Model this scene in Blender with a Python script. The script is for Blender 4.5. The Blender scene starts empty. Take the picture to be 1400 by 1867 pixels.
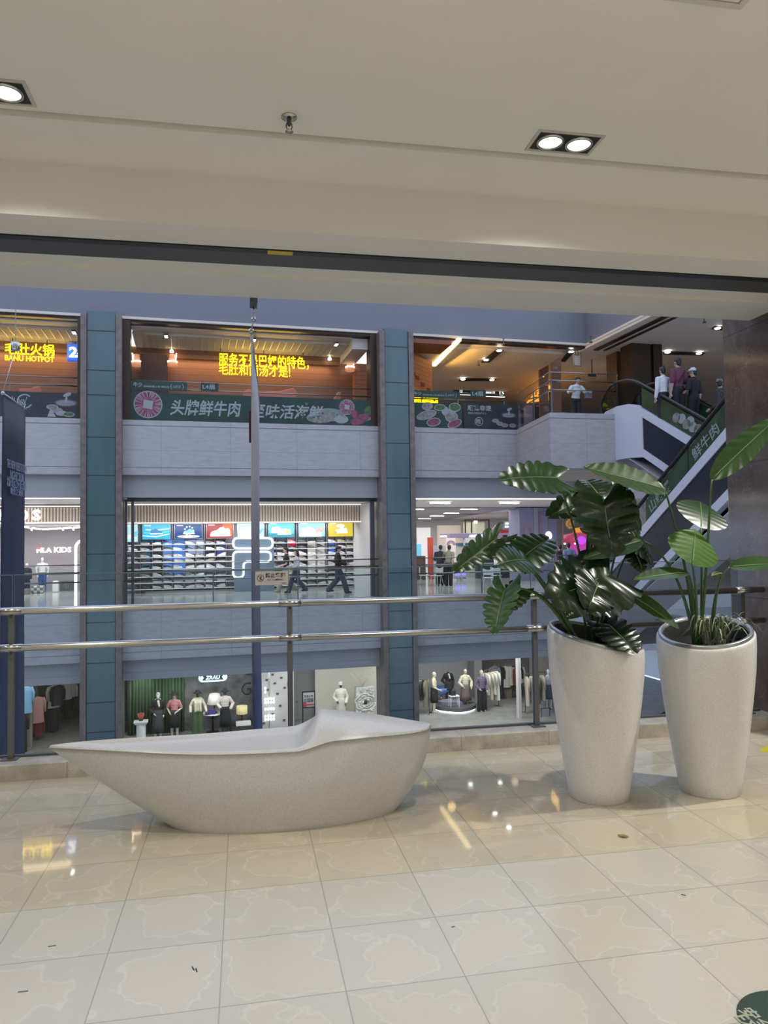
import bpy, bmesh, math, random
from mathutils import Vector, Matrix
random.seed(7)
SC = bpy.context.scene
COL = SC.collection
PI = math.pi

# ------------------------------------------------------------------ camera
CAM = Vector((0.0, 0.0, 1.65))
YAW, PITCH, ROLL, FPX = 0.18644, 0.040055, -0.014109, 1360.0
_f = Vector((math.sin(YAW)*math.cos(PITCH), math.cos(YAW)*math.cos(PITCH), math.sin(PITCH)))
_r = Vector((math.cos(YAW), -math.sin(YAW), 0.0))
_u = _r.cross(_f)
CR = _r*math.cos(ROLL) + _u*math.sin(ROLL)
CU = -_r*math.sin(ROLL) + _u*math.cos(ROLL)
CF = _f
cd = bpy.data.cameras.new('camera')
cam = bpy.data.objects.new('camera', cd)
COL.objects.link(cam)
m = Matrix((CR, CU, -CF)).transposed().to_4x4()
m.translation = CAM
cam.matrix_world = m
cd.sensor_fit = 'VERTICAL'
cd.sensor_height = 24.0
cd.lens = FPX/1867.0*24.0
cd.clip_start = 0.05
cd.clip_end = 300
SC.camera = cam

# ------------------------------------------------------------------ world, exposure
w = bpy.data.worlds.new('world')
SC.world = w
w.use_nodes = True
WBG = w.node_tree.nodes['Background']
WBG.inputs['Color'].default_value = (0.60, 0.71, 1.0, 1)
WBG.inputs['Strength'].default_value = 1.75
vs = SC.view_settings
vs.view_transform = 'Standard'
vs.look = 'None'
vs.gamma = 1.0
vs.exposure = 0.0
vs.use_curve_mapping = False
cy = SC.cycles
cy.max_bounces = 8
cy.diffuse_bounces = 3
cy.glossy_bounces = 3
cy.transmission_bounces = 2
cy.transparent_max_bounces = 24
cy.sample_clamp_indirect = 4.0
cy.caustics_reflective = False
cy.caustics_refractive = False

# ------------------------------------------------------------------ pixel -> place helpers
PHI = 0.0682
FO = Vector((-3.554, 24.071, 0.0))                 # a point on the edge of the far galleries
FU = Vector((math.cos(PHI), math.sin(PHI), 0))
FN = Vector((-math.sin(PHI), math.cos(PHI), 0))
FM = Matrix.Translation(FO) @ Matrix.Rotation(PHI, 4, 'Z')
def ray(x, y): return CF + CR*((x-700)/FPX) - CU*((y-933.5)/FPX)
def onz(x, y, z):
    d = ray(x, y); return CAM + d*((z-CAM.z)/d.z)
def ony(x, y, yy):
    d = ray(x, y); return CAM + d*((yy-CAM.y)/d.y)
def uvz(P): return Vector(((P-FO).dot(FU), (P-FO).dot(FN), P.z))
def fv(x, y, v):                                    # (u, z) on the far plane v
    d = ray(x, y); P = CAM + d*(((FO+FN*v)-CAM).dot(FN)/d.dot(FN))
    q = uvz(P); return q.x, q.z
def fz(x, y, z):                                    # (u, v) on a far level z
    q = uvz(onz(x, y, z)); return q.x, q.y
L4, L3, L2 = 5.55, -0.19, -5.9

# ------------------------------------------------------------------ object helpers
def tag(o, label=None, cat=None, group=None, kind=None):
    if label: o['label'] = label
    if cat: o['category'] = cat
    if group: o['group'] = group
    if kind: o['kind'] = kind
    return o
def link(o, parent=None, mw=None):
    COL.objects.link(o)
    if parent is not None: o.parent = parent
    if mw is not None: o.matrix_local = mw
    return o
def thing(name, label, cat, mw=None, group=None):
    o = bpy.data.objects.new(name, None)
    o.empty_display_size = 0.1
    link(o, None, mw if mw is not None else Matrix())
    return tag(o, label, cat, group)
def T(x, y, z, rz=0.0, s=1.0):
    return Matrix.Translation((x, y, z)) @ Matrix.Rotation(rz, 4, 'Z') @ Matrix.Scale(s, 4)
def FT(u, v, z, rz=0.0, s=1.0): return FM @ T(u, v, z, rz, s)

class MB:
    def __init__(self): self.v=[]; self.f=[]; self.m=[]; self.s=[]
    def add(self, vs_, fs_, m=0, smooth=False):
        o = len(self.v); self.v += [tuple(p) for p in vs_]
        for f in fs_:
            self.f.append(tuple(i+o for i in f)); self.m.append(m); self.s.append(smooth)
        return self
    def box(self, x0, x1, y0, y1, z0, z1, m=0):
        return self.add([(x0,y0,z0),(x1,y0,z0),(x1,y1,z0),(x0,y1,z0),(x0,y0,z1),(x1,y0,z1),(x1,y1,z1),(x0,y1,z1)],
            [(0,3,2,1),(4,5,6,7),(0,1,5,4),(1,2,6,5),(2,3,7,6),(3,0,4,7)], m)
    def poly(self, pts, y0, y1, m=0):
        """polygon given in x,z (counter-clockwise seen from -y), extruded from y0 to y1"""
        n=len(pts)
        vv=[(p[0],y0,p[1]) for p in pts]+[(p[0],y1,p[1]) for p in pts]
        ff=[tuple(range(n)), tuple(range(2*n-1,n-1,-1))]+[(i,i+n,(i+1)%n+n,(i+1)%n) for i in range(n)]
        return self.add(vv,ff,m)
    def polyx(self, pts, x0, x1, m=0):
        """polygon in y,z extruded along x"""
        n=len(pts)
        vv=[(x0,p[0],p[1]) for p in pts]+[(x1,p[0],p[1]) for p in pts]
        ff=[tuple(range(n)), tuple(range(2*n-1,n-1,-1))]+[(i,i+n,(i+1)%n+n,(i+1)%n) for i in range(n)]
        return self.add(vv,ff,m)
    def polyz(self, pts, z0, z1, m=0):
        n=len(pts)
        vv=[(p[0],p[1],z0) for p in pts]+[(p[0],p[1],z1) for p in pts]
        ff=[tuple(range(n-1,-1,-1)), tuple(range(n,2*n))]+[(i,(i+1)%n,(i+1)%n+n,i+n) for i in range(n)]
        return self.add(vv,ff,m)
    def tube(self, pts, r, n=8, m=0, caps=True, flat=1.0):
        pts=[Vector(p) for p in pts]; k=len(pts)
        rs=list(r) if isinstance(r,(list,tuple)) else [r]*k
        vv=[]; up=Vector((0,0,1)); prev=None
        for i,p in enumerate(pts):
            t=(pts[min(i+1,k-1)]-pts[max(i-1,0)])
            if t.length<1e-9: t=Vector((0,0,1))
            t.normalize()
            if prev is None:
                a=up if abs(t.z)<0.9 else Vector((0,1,0))
                x=t.cross(a).normalized()
            else:
                x=(prev-t*prev.dot(t))
                x=x.normalized() if x.length>1e-6 else t.orthogonal().normalized()
            y=t.cross(x); prev=x
            for j in range(n):
                a=2*PI*j/n
                vv.append(p+x*math.cos(a)*rs[i]+y*math.sin(a)*rs[i]*flat)
        ff=[]
        for i in range(k-1):
            for j in range(n):
                ff.append((i*n+j,i*n+(j+1)%n,(i+1)*n+(j+1)%n,(i+1)*n+j))
        if caps: ff.append(tuple(range(n-1,-1,-1))); ff.append(tuple(range((k-1)*n,k*n)))
        return self.add(vv,ff,m,True)
    def lathe(self, prof, n=24, c=(0,0,0), m=0, sx=1.0, sy=1.0, close=True):
        vv=[]; k=len(prof)
        for (r,z) in prof:
            for j in range(n):
                a=2*PI*j/n; vv.append((c[0]+r*math.cos(a)*sx,c[1]+r*math.sin(a)*sy,c[2]+z))
        ff=[]
        for i in range(k-1):
            for j in range(n): ff.append((i*n+j,i*n+(j+1)%n,(i+1)*n+(j+1)%n,(i+1)*n+j))
        if close: ff.append(tuple(range(n-1,-1,-1))); ff.append(tuple(range((k-1)*n,k*n)))
        return self.add(vv,ff,m,True)
    def ball(self, c, r, n=12, m=0):
        r=(r,r,r) if not isinstance(r,(list,tuple)) else r
        k=max(4,n//2); vv=[(c[0],c[1],c[2]-r[2])]
        for i in range(1,k):
            a=-PI/2+PI*i/k
            for j in range(n):
                b=2*PI*j/n; vv.append((c[0]+r[0]*math.cos(a)*math.cos(b),c[1]+r[1]*math.cos(a)*math.sin(b),c[2]+r[2]*math.sin(a)))
        vv.append((c[0],c[1],c[2]+r[2])); last=len(vv)-1
        ff=[(0,1+(j+1)%n,1+j) for j in range(n)]
        for i in range(k-2):
            for j in range(n): ff.append((1+i*n+j,1+i*n+(j+1)%n,1+(i+1)*n+(j+1)%n,1+(i+1)*n+j))
        ff+=[(last,1+(k-2)*n+j,1+(k-2)*n+(j+1)%n) for j in range(n)]
        return self.add(vv,ff,m,True)
    def disc(self, c, r, n=20, m=0, ry=None, th=0.004):
        """upright disc facing -y"""
        ry=ry or r
        return self.poly([(c[0]+r*math.cos(2*PI*j/n),c[2]+ry*math.sin(2*PI*j/n)) for j in range(n)],c[1],c[1]+th,m)
    def grid(self, P, m=0, smooth=True, double=False):
        """P[i][j] points"""
        a=len(P); b=len(P[0]); vv=[p for row in P for p in row]
        ff=[(i*b+j,i*b+j+1,(i+1)*b+j+1,(i+1)*b+j) for i in range(a-1) for j in range(b-1)]
        return self.add(vv,ff,m,smooth)
    def join(self, other, M4=None, moff=0):
        vv=[tuple(M4 @ Vector(p)) for p in other.v] if M4 is not None else other.v
        o=len(self.v); self.v+=vv
        self.f+=[tuple(i+o for i in f) for f in other.f]
        self.m+=[k+moff for k in other.m]; self.s+=other.s
        return self
    def mesh(self, name, mats):
        me=bpy.data.meshes.new(name); me.from_pydata(self.v,[],self.f)
        for x in (mats if isinstance(mats,(list,tuple)) else [mats]): me.materials.append(x)
        me.polygons.foreach_set('material_index',self.m)
        me.polygons.foreach_set('use_smooth',self.s)
        me.update(); return me
    def build(self, name, mats, parent=None, mw=None, bevel=0.0, solid=0.0, weld=False, sub=0, segs=2):
        o=bpy.data.objects.new(name,self.mesh(name,mats)); link(o,parent,mw)
        if weld:
            d=o.modifiers.new('weld','WELD'); d.merge_threshold=1e-4
        if solid:
            d=o.modifiers.new('solid','SOLIDIFY'); d.thickness=solid; d.offset=0
        if bevel:
            d=o.modifiers.new('bevel','BEVEL'); d.width=bevel; d.segments=segs; d.limit_method='ANGLE'; d.angle_limit=0.6
        if sub:
            d=o.modifiers.new('sub','SUBSURF'); d.levels=sub; d.render_levels=sub
        return o
def dup(o, parent=None, mw=None):
    """copy of a thing with its parts and their sub-parts"""
    c=o.copy(); COL.objects.link(c)
    c.parent=parent
    if mw is not None: c.matrix_local=mw
    for ch in o.children:
        dup(ch,c,ch.matrix_local.copy())
    return c

# ------------------------------------------------------------------ materials
MT={}
def mat(name, col=(0.8,0.8,0.8), rough=0.5, metal=0.0, emit=None, es=1.0, spec=0.5, var=0.0, vscale=6.0, bump=0.0, bscale=40.0, stretch=(1,1,1), coat=0.0):
    if name in MT: return MT[name]
    a=bpy.data.materials.new(name); a.use_nodes=True
    nt=a.node_tree; b=nt.nodes['Principled BSDF']
    b.inputs['Base Color'].default_value=(*col,1)
    b.inputs['Roughness'].default_value=rough
    b.inputs['Metallic'].default_value=metal
    b.inputs['Specular IOR Level'].default_value=spec
    if coat: b.inputs['Coat Weight'].default_value=coat; b.inputs['Coat Roughness'].default_value=0.08
    if emit:
        b.inputs['Emission Color'].default_value=(*emit,1); b.inputs['Emission Strength'].default_value=es
    if var or bump:
        tc=nt.nodes.new('ShaderNodeTexCoord'); mp=nt.nodes.new('ShaderNodeMapping')
        mp.inputs['Scale'].default_value=stretch
        nt.links.new(tc.outputs['Object'],mp.inputs['Vector'])
    if var:
        n=nt.nodes.new('ShaderNodeTexNoise'); n.inputs['Scale'].default_value=vscale; n.inputs['Detail'].default_value=5
        nt.links.new(mp.outputs['Vector'],n.inputs['Vector'])
        r=nt.nodes.new('ShaderNodeValToRGB')
        r.color_ramp.elements[0].position=0.3; r.color_ramp.elements[1].position=0.7
        r.color_ramp.elements[0].color=(*[c*(1-var) for c in col],1)
        r.color_ramp.elements[1].color=(*[min(1,c*(1+var)) for c in col],1)
        nt.links.new(n.outputs['Fac'],r.inputs['Fac']); nt.links.new(r.outputs['Color'],b.inputs['Base Color'])
    if bump:
        n=nt.nodes.new('ShaderNodeTexNoise'); n.inputs['Scale'].default_value=bscale; n.inputs['Detail'].default_value=3
        nt.links.new(mp.outputs['Vector'],n.inputs['Vector'])
        bp=nt.nodes.new('ShaderNodeBump'); bp.inputs['Strength'].default_value=bump; bp.inputs['Distance'].default_value=0.01
        nt.links.new(n.outputs['Fac'],bp.inputs['Height']); nt.links.new(bp.outputs['Normal'],b.inputs['Normal'])
    MT[name]=a; return a
def glass(name, tint=(0.9,0.95,0.95), ior=1.45, rough=0.0, gloss=(1,1,1)):
    """clear pane: see-through with a Fresnel reflection"""
    a=bpy.data.materials.new(name); a.use_nodes=True; nt=a.node_tree; nt.nodes.clear()
    o=nt.nodes.new('ShaderNodeOutputMaterial'); mx=nt.nodes.new('ShaderNodeMixShader')
    t=nt.nodes.new('ShaderNodeBsdfTransparent'); t.inputs['Color'].default_value=(*tint,1)
    g=nt.nodes.new('ShaderNodeBsdfGlossy'); g.inputs['Roughness'].default_value=rough; g.inputs['Color'].default_value=(*gloss,1)
    lw=nt.nodes.new('ShaderNodeLayerWeight'); lw.inputs['Blend'].default_value=0.5; f0=((ior-1)/(ior+1))**2
    nt.links.new(math_(nt,'ADD',f0,math_(nt,'MULTIPLY',1-f0,math_(nt,'POWER',lw.outputs['Facing'],5.0))),mx.inputs['Fac']); nt.links.new(t.outputs[0],mx.inputs[1]); nt.links.new(g.outputs[0],mx.inputs[2])
    nt.links.new(mx.outputs[0],o.inputs['Surface']); MT[name]=a; return a
def glow(name, col, s=1.0):
    return mat(name, col, 0.5, emit=col, es=s)
def N(nt, typ, **kw):
    n=nt.nodes.new(typ)
    for k,v in kw.items(): setattr(n,k,v)
    return n
def math_(nt, op, a, b=None, c=None):
    n=nt.nodes.new('ShaderNodeMath'); n.operation=op
    for i,x in enumerate((a,b,c)):
        if x is None: continue
        if isinstance(x,(int,float)): n.inputs[i].default_value=x
        else: nt.links.new(x,n.inputs[i])
    return n.outputs[0]
def mixc(nt, fac, a, b, blend='MIX'):
    n=nt.nodes.new('ShaderNodeMix'); n.data_type='RGBA'; n.blend_type=blend
    for sock,x in ((n.inputs[0],fac),(n.inputs[6],a),(n.inputs[7],b)):
        if isinstance(x,(int,float)): sock.default_value=x
        elif isinstance(x,tuple): sock.default_value=(*x[:3],1)
        else: nt.links.new(x,sock)
    return n.outputs[2]
def ramp(nt, fac, stops):
    r=nt.nodes.new('ShaderNodeValToRGB'); e=r.color_ramp.elements
    e[0].position=stops[0][0]; e[0].color=(*stops[0][1],1); e[1].position=stops[-1][0]; e[1].color=(*stops[-1][1],1)
    for p,c in stops[1:-1]:
        k=e.new(p); k.color=(*c,1)
    nt.links.new(fac,r.inputs['Fac']); return r.outputs['Color']

# ------------------------------------------------------------------ lights
def spot(name, loc, energy, size=2.4, blend=1.0, col=(1,1,1), rad=0.05, aim=None):
    l=bpy.data.lights.new(name,'SPOT'); l.energy=energy; l.spot_size=size; l.spot_blend=blend; l.color=col; l.shadow_soft_size=rad
    o=bpy.data.objects.new(name,l); COL.objects.link(o); o.location=loc
    if aim is not None: o.rotation_euler=(Vector(aim)-Vector(loc)).to_track_quat('-Z','Y').to_euler()
    return o
def area(name, mw, sx, sy, energy, col=(1,1,1)):
    l=bpy.data.lights.new(name,'AREA'); l.shape='RECTANGLE'; l.size=sx; l.size_y=sy; l.energy=energy; l.color=col
    o=bpy.data.objects.new(name,l); COL.objects.link(o); o.matrix_world=mw; return o

# ------------------------------------------------------------------ lettering
_tc={}
def letters(s, w=None, h=None, bold=0.0, depth=0.01, shear=0.0, m=0, align='L', res=2):
    """MB with the words s in the x-z plane, facing -y, lower left at 0,0 ; scaled to w and/or h"""
    key=(s,bold,shear,res)
    if key not in _tc:
        c=bpy.data.curves.new('tmp','FONT'); c.body=s; c.resolution_u=res; c.offset=bold; c.shear=shear
        o=bpy.data.objects.new('tmp',c); COL.objects.link(o)
        dg=bpy.context.evaluated_depsgraph_get()
        me=bpy.data.meshes.new_from_object(o.evaluated_get(dg))
        vv=[(v.co.x,v.co.y) for v in me.vertices]; ff=[tuple(p.vertices) for p in me.polygons]
        bpy.data.objects.remove(o); bpy.data.curves.remove(c); bpy.data.meshes.remove(me)
        _tc[key]=(vv,ff)
    vv,ff=_tc[key]
    x0=min(p[0] for p in vv); x1=max(p[0] for p in vv); y0=min(p[1] for p in vv); y1=max(p[1] for p in vv)
    sx=(w/(x1-x0)) if w else None; sy=(h/(y1-y0)) if h else None
    sx=sx or sy; sy=sy or sx
    b=MB(); n=len(vv)
    P=[((p[0]-x0)*sx,(p[1]-y0)*sy) for p in vv]
    W_=(x1-x0)*sx
    if align=='C': P=[(p[0]-W_/2,p[1]) for p in P]
    b.add([(p[0],-depth,p[1]) for p in P]+[(p[0],0,p[1]) for p in P],
          [f for f in ff]+[tuple(i+n for i in reversed(f)) for f in ff],m)
    # side walls along open edges
    ec={}
    for f in ff:
        for i in range(len(f)):
            e=(f[i],f[(i+1)%len(f)]); ec[e]=1
    side=[(e[1],e[0],e[0]+n,e[1]+n) for e in ec if (e[1],e[0]) not in ec]
    o=len(b.v)-2*n
    for f in side: b.f.append(tuple(i+o for i in f)); b.m.append(m); b.s.append(False)
    return b
# ================================================================== MATERIALS OF THE NEAR GALLERY
def floor_mat():
    a=bpy.data.materials.new('marble_tiles'); a.use_nodes=True; nt=a.node_tree; b=nt.nodes['Principled BSDF']; L=nt.links
    g=N(nt,'ShaderNodeNewGeometry'); sx=N(nt,'ShaderNodeSeparateXYZ'); L.new(g.outputs['Position'],sx.inputs[0])
    S=0.4555
    ux=math_(nt,'DIVIDE',math_(nt,'ADD',sx.outputs[0],0.0955),S); uy=math_(nt,'DIVIDE',math_(nt,'SUBTRACT',sx.outputs[1],3.250),S)
    ix=math_(nt,'FLOOR',ux); iy=math_(nt,'FLOOR',uy)
    fx=math_(nt,'SUBTRACT',ux,ix); fy=math_(nt,'SUBTRACT',uy,iy)
    dx=math_(nt,'MINIMUM',fx,math_(nt,'SUBTRACT',1.0,fx)); dy=math_(nt,'MINIMUM',fy,math_(nt,'SUBTRACT',1.0,fy))
    d=math_(nt,'MINIMUM',dx,dy)
    cid=N(nt,'ShaderNodeCombineXYZ'); L.new(ix,cid.inputs[0]); L.new(iy,cid.inputs[1])
    wn=N(nt,'ShaderNodeTexWhiteNoise',noise_dimensions='3D'); L.new(cid.outputs[0],wn.inputs['Vector'])
    off=N(nt,'ShaderNodeVectorMath',operation='SCALE'); off.inputs['Scale'].default_value=7.0; L.new(wn.outputs['Color'],off.inputs[0])
    pp=N(nt,'ShaderNodeVectorMath',operation='ADD'); L.new(g.outputs['Position'],pp.inputs[0]); L.new(off.outputs[0],pp.inputs[1])
    n1=N(nt,'ShaderNodeTexNoise'); n1.inputs['Scale'].default_value=4.2; n1.inputs['Detail'].default_value=3; n1.inputs['Roughness'].default_value=0.45; L.new(pp.outputs[0],n1.inputs['Vector'])
    n2=N(nt,'ShaderNodeTexNoise'); n2.inputs['Scale'].default_value=13; n2.inputs['Detail'].default_value=5; L.new(pp.outputs[0],n2.inputs['Vector'])
    n3=N(nt,'ShaderNodeTexNoise'); n3.inputs['Scale'].default_value=60; n3.inputs['Detail'].default_value=4; L.new(pp.outputs[0],n3.inputs['Vector'])
    # water-stain contour: distance to the joint, bent by noise
    dn=math_(nt,'ADD',d,math_(nt,'MULTIPLY',math_(nt,'SUBTRACT',n1.outputs['Fac'],0.5),1.25))
    dn=math_(nt,'ADD',dn,math_(nt,'MULTIPLY',math_(nt,'SUBTRACT',n2.outputs['Fac'],0.5),0.10))
    lvl=math_(nt,'ADD',0.10,math_(nt,'MULTIPLY',wn.outputs['Value'],0.10))
    q=math_(nt,'ABSOLUTE',math_(nt,'SUBTRACT',dn,lvl))
    ring=math_(nt,'SUBTRACT',1.0,math_(nt,'SMOOTH_MIN',math_(nt,'DIVIDE',q,0.028),1.0,0.2))
    ring=math_(nt,'MAXIMUM',ring,0.0)
    inside=math_(nt,'GREATER_THAN',dn,lvl)
    outer=(0.49,0.472,0.41); inner=(0.56,0.515,0.415)
    c=mixc(nt,math_(nt,'MULTIPLY',inside,0.5),outer,inner)
    c=mixc(nt,math_(nt,'MULTIPLY',n2.outputs['Fac'],0.3),c,(0.48,0.455,0.40))
    # the glossier, yellower field of tiles beyond the joint
    far=math_(nt,'GREATER_THAN',sx.outputs[1],3.7055)
    c=mixc(nt,math_(nt,'MULTIPLY',far,0.55),c,mixc(nt,n1.outputs['Fac'],(0.42,0.36,0.24),(0.62,0.53,0.36)))
    c=mixc(nt,math_(nt,'MULTIPLY',ring,0.38),c,(0.68,0.65,0.56))
    c=mixc(nt,math_(nt,'MULTIPLY',wn.outputs['Value'],0.22),c,(0.42,0.385,0.30))
    c=mixc(nt,math_(nt,'MULTIPLY',n3.outputs['Fac'],0.12),c,(0.25,0.22,0.17))
    joint=math_(nt,'LESS_THAN',d,0.0055)
    c=mixc(nt,math_(nt,'MULTIPLY',joint,0.6),c,(0.22,0.19,0.15))
    L.new(c,b.inputs['Base Color'])
    r=math_(nt,'ADD',math_(nt,'SUBTRACT',0.20,math_(nt,'MULTIPLY',far,0.185)),math_(nt,'MULTIPLY',n2.outputs['Fac'],0.04))
    L.new(r,b.inputs['Roughness'])
    b.inputs['Specular IOR Level'].default_value=0.5
    return a
def jointed(name, col, jx=0.73, ox=0.0, rough=0.3, var=0.18, spec=0.5, jz=None, oz=0.0, scale=9, speck=0.0, line=0.004, axis=0, stretch=(1,1,1), jcol=0.45):
    """stone with joints every jx along the axis (and every jz in height)"""
    a=bpy.data.materials.new(name); a.use_nodes=True; nt=a.node_tree; b=nt.nodes['Principled BSDF']; L=nt.links
    tc=N(nt,'ShaderNodeTexCoord'); sx=N(nt,'ShaderNodeSeparateXYZ'); L.new(tc.outputs['Object'],sx.inputs[0])
    mp=N(nt,'ShaderNodeMapping'); mp.inputs['Scale'].default_value=stretch; L.new(tc.outputs['Object'],mp.inputs[0])
    n=N(nt,'ShaderNodeTexNoise'); n.inputs['Scale'].default_value=scale; n.inputs['Detail'].default_value=6; L.new(mp.outputs[0],n.inputs['Vector'])
    c=ramp(nt,n.outputs['Fac'],[(0.3,[k*(1-var) for k in col]),(0.7,[min(1,k*(1+var)) for k in col])])
    if speck:
        v=N(nt,'ShaderNodeTexNoise'); v.inputs['Scale'].default_value=110; v.inputs['Detail'].default_value=1; L.new(tc.outputs['Object'],v.inputs['Vector'])
        c=mixc(nt,math_(nt,'MULTIPLY',math_(nt,'GREATER_THAN',v.outputs['Fac'],0.66),speck),c,tuple(k*0.3 for k in col))
    def lines(o,j,off):
        t=math_(nt,'FRACT',math_(nt,'DIVIDE',math_(nt,'ADD',o,off),j))
        return math_(nt,'LESS_THAN',t,line/j)
    f=lines(sx.outputs[axis],jx,ox)
    if jz: f=math_(nt,'MAXIMUM',f,lines(sx.outputs[2],jz,oz))
    c=mixc(nt,f,c,tuple(k*jcol for k in col))
    L.new(c,b.inputs['Base Color']); b.inputs['Roughness'].default_value=rough; b.inputs['Specular IOR Level'].default_value=spec
    MT[name]=a; return a
def terrazzo(nm='speckled_white_stone',k_=1.0):
    a=bpy.data.materials.new(nm); a.use_nodes=True; nt=a.node_tree; b=nt.nodes['Principled BSDF']; L=nt.links
    tc=N(nt,'ShaderNodeTexCoord')
    n=N(nt,'ShaderNodeTexNoise'); n.inputs['Scale'].default_value=170; n.inputs['Detail'].default_value=2; L.new(tc.outputs['Object'],n.inputs['Vector'])
    v=N(nt,'ShaderNodeTexVoronoi'); v.inputs['Scale'].default_value=75; L.new(tc.outputs['Object'],v.inputs['Vector'])
    k=N(nt,'ShaderNodeTexNoise'); k.inputs['Scale'].default_value=9; L.new(tc.outputs['Object'],k.inputs['Vector'])
    c=ramp(nt,n.outputs['Fac'],[(0.3,(0.60*k_,0.59*k_,0.58*k_)),(0.55,(0.70*k_,0.695*k_,0.69*k_)),(0.75,(0.76*k_,0.755*k_,0.75*k_))])
    dots=math_(nt,'MULTIPLY',math_(nt,'LESS_THAN',v.outputs['Distance'],0.17),math_(nt,'GREATER_THAN',N_sep(nt,v.outputs['Color']),0.72))
    c=mixc(nt,math_(nt,'MULTIPLY',dots,0.55),c,(0.30,0.28,0.26))
    L.new(c,b.inputs['Base Color']); b.inputs['Roughness'].default_value=0.28; b.inputs['Specular IOR Level'].default_value=0.4
    return a
def N_sep(nt, s):
    x=N(nt,'ShaderNodeSeparateColor'); nt.links.new(s,x.inputs[0]); return x.outputs[0]
def granite():
    a=bpy.data.materials.new('brown_marble'); a.use_nodes=True; nt=a.node_tree; b=nt.nodes['Principled BSDF']; L=nt.links
    tc=N(nt,'ShaderNodeTexCoord')
    n=N(nt,'ShaderNodeTexNoise'); n.inputs['Scale'].default_value=1.7; n.inputs['Detail'].default_value=9; n.inputs['Roughness'].default_value=0.62; n.inputs['Distortion'].default_value=0.9; L.new(tc.outputs['Object'],n.inputs['Vector'])
    v=N(nt,'ShaderNodeTexVoronoi',feature='DISTANCE_TO_EDGE'); v.inputs['Scale'].default_value=2.1
    nn=N(nt,'ShaderNodeTexNoise'); nn.inputs['Scale'].default_value=3; nn.inputs['Detail'].default_value=5; L.new(tc.outputs['Object'],nn.inputs['Vector'])
    ad=N(nt,'ShaderNodeVectorMath',operation='ADD'); L.new(tc.outputs['Object'],ad.inputs[0]); L.new(nn.outputs['Color'],ad.inputs[1]); L.new(ad.outputs[0],v.inputs['Vector'])
    c=ramp(nt,n.outputs['Fac'],[(0.28,(0.075,0.060,0.050)),(0.5,(0.135,0.105,0.088)),(0.72,(0.20,0.165,0.14))])
    c=mixc(nt,math_(nt,'MULTIPLY',math_(nt,'LESS_THAN',v.outputs['Distance'],0.006),0.35),c,(0.34,0.30,0.26))
    sx=N(nt,'ShaderNodeSeparateXYZ'); L.new(tc.outputs['Object'],sx.inputs[0])
    j=math_(nt,'LESS_THAN',math_(nt,'FRACT',math_(nt,'DIVIDE',math_(nt,'ADD',sx.outputs[2],0.12),1.22)),0.004)
    c=mixc(nt,j,c,(0.03,0.025,0.02))
    L.new(c,b.inputs['Base Color']); b.inputs['Roughness'].default_value=0.09
    return a
M_floor=floor_mat(); M_terra=terrazzo(); M_bench=terrazzo('speckled_bench_stone',0.84); M_gran=granite()
M_kerb=jointed('kerb_stone',(0.44,0.405,0.345),0.73,0.52,0.32,0.22,speck=0.5)
M_plaster=mat('cream_plaster',(0.84,0.82,0.78),0.75,var=0.02,vscale=1.5,bump=0.05,bscale=25)
M_white=mat('white_paint',(0.76,0.755,0.74),0.6)
M_black=mat('black_steel',(0.012,0.013,0.013),0.45)
M_dgrey=mat('dark_grey_steel',(0.075,0.078,0.082),0.5)
M_steel=mat('brushed_steel',(0.55,0.54,0.51),0.24,1.0,var=0.06,vscale=3,stretch=(0.2,20,20))
M_post=mat('grey_post_metal',(0.16,0.165,0.17),0.4,0.7)
M_glass=glass('clear_glass',(0.88,0.92,0.935),1.27)
M_gedge=mat('green_glass_edge',(0.10,0.16,0.17),0.25,spec=0.8)
M_yel=mat('yellow_tape',(0.55,0.48,0.02),0.5)
M_text_dk=mat('dark_print',(0.03,0.03,0.03),0.5)

# ================================================================== SETTING: NEAR GALLERY
b=MB(); b.box(-9,9,-7,6.0,-0.35,0.0); tag(b.build('floor',[M_floor]),'pale marble floor tiles with wavy water-stain outlines',kind='structure')
b=MB(); b.box(-9,4.5,5.72,6.02,-0.35,0.115); tag(b.build('trim_kerb',[M_kerb],bevel=0.006),'low stone kerb along the gallery edge',kind='structure')
b=MB()                                                     # ceiling field, shadow gap, then the strip in front of the beam
b.box(-9,9,-7,4.085,3.93,4.05); b.box(-9,9,4.085,4.118,3.965,4.05); b.box(-9,9,4.118,4.17,3.912,4.05); b.box(-9,9,4.17,4.64,3.926,4.05)
tag(b.build('ceiling',[M_plaster]),'cream plaster ceiling with a thin shadow gap',kind='structure')
b=MB(); b.box(-9,9,4.62,4.92,3.6,4.05); b.box(-9,9,5.27,5.46,3.625,4.05); b.box(-9,9,5.46,5.93,3.6,10.0); b.box(-9,9,4.92,5.27,3.75,4.05,1)
tag(b.build('ceiling_beam',[M_plaster,M_black]),'cream beam above the railing',kind='structure')
b=MB(); b.box(-9,9,4.925,4.985,3.592,3.72,0); b.box(-9,9,4.985,5.265,3.612,3.70,1)
for x in (-0.9,0.72,1.35,2.6): b.box(x,x+0.012,4.95,4.962,3.588,3.592,1)
tag(b.build('fire_shutter_track',[M_black,M_dgrey]),'dark shutter track in the ceiling beam',kind='structure')
b=MB(); b.box(-9.2,9.2,-7.2,-7,0,4.05); tag(b.build('wall_back',[mat('back_wall',(0.55,0.52,0.47),0.5)]),kind='structure')
b=MB(); b.box(-9.2,-9,-7,6,-0.35,15); tag(b.build('wall_left',[M_plaster]),kind='structure')
b=MB(); b.box(9,9.2,-7,6,0,4.05); tag(b.build('wall_right',[M_plaster]),kind='structure')
b=MB(); b.box(4.5,5.6,4.9,6.32,-7,15)
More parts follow.
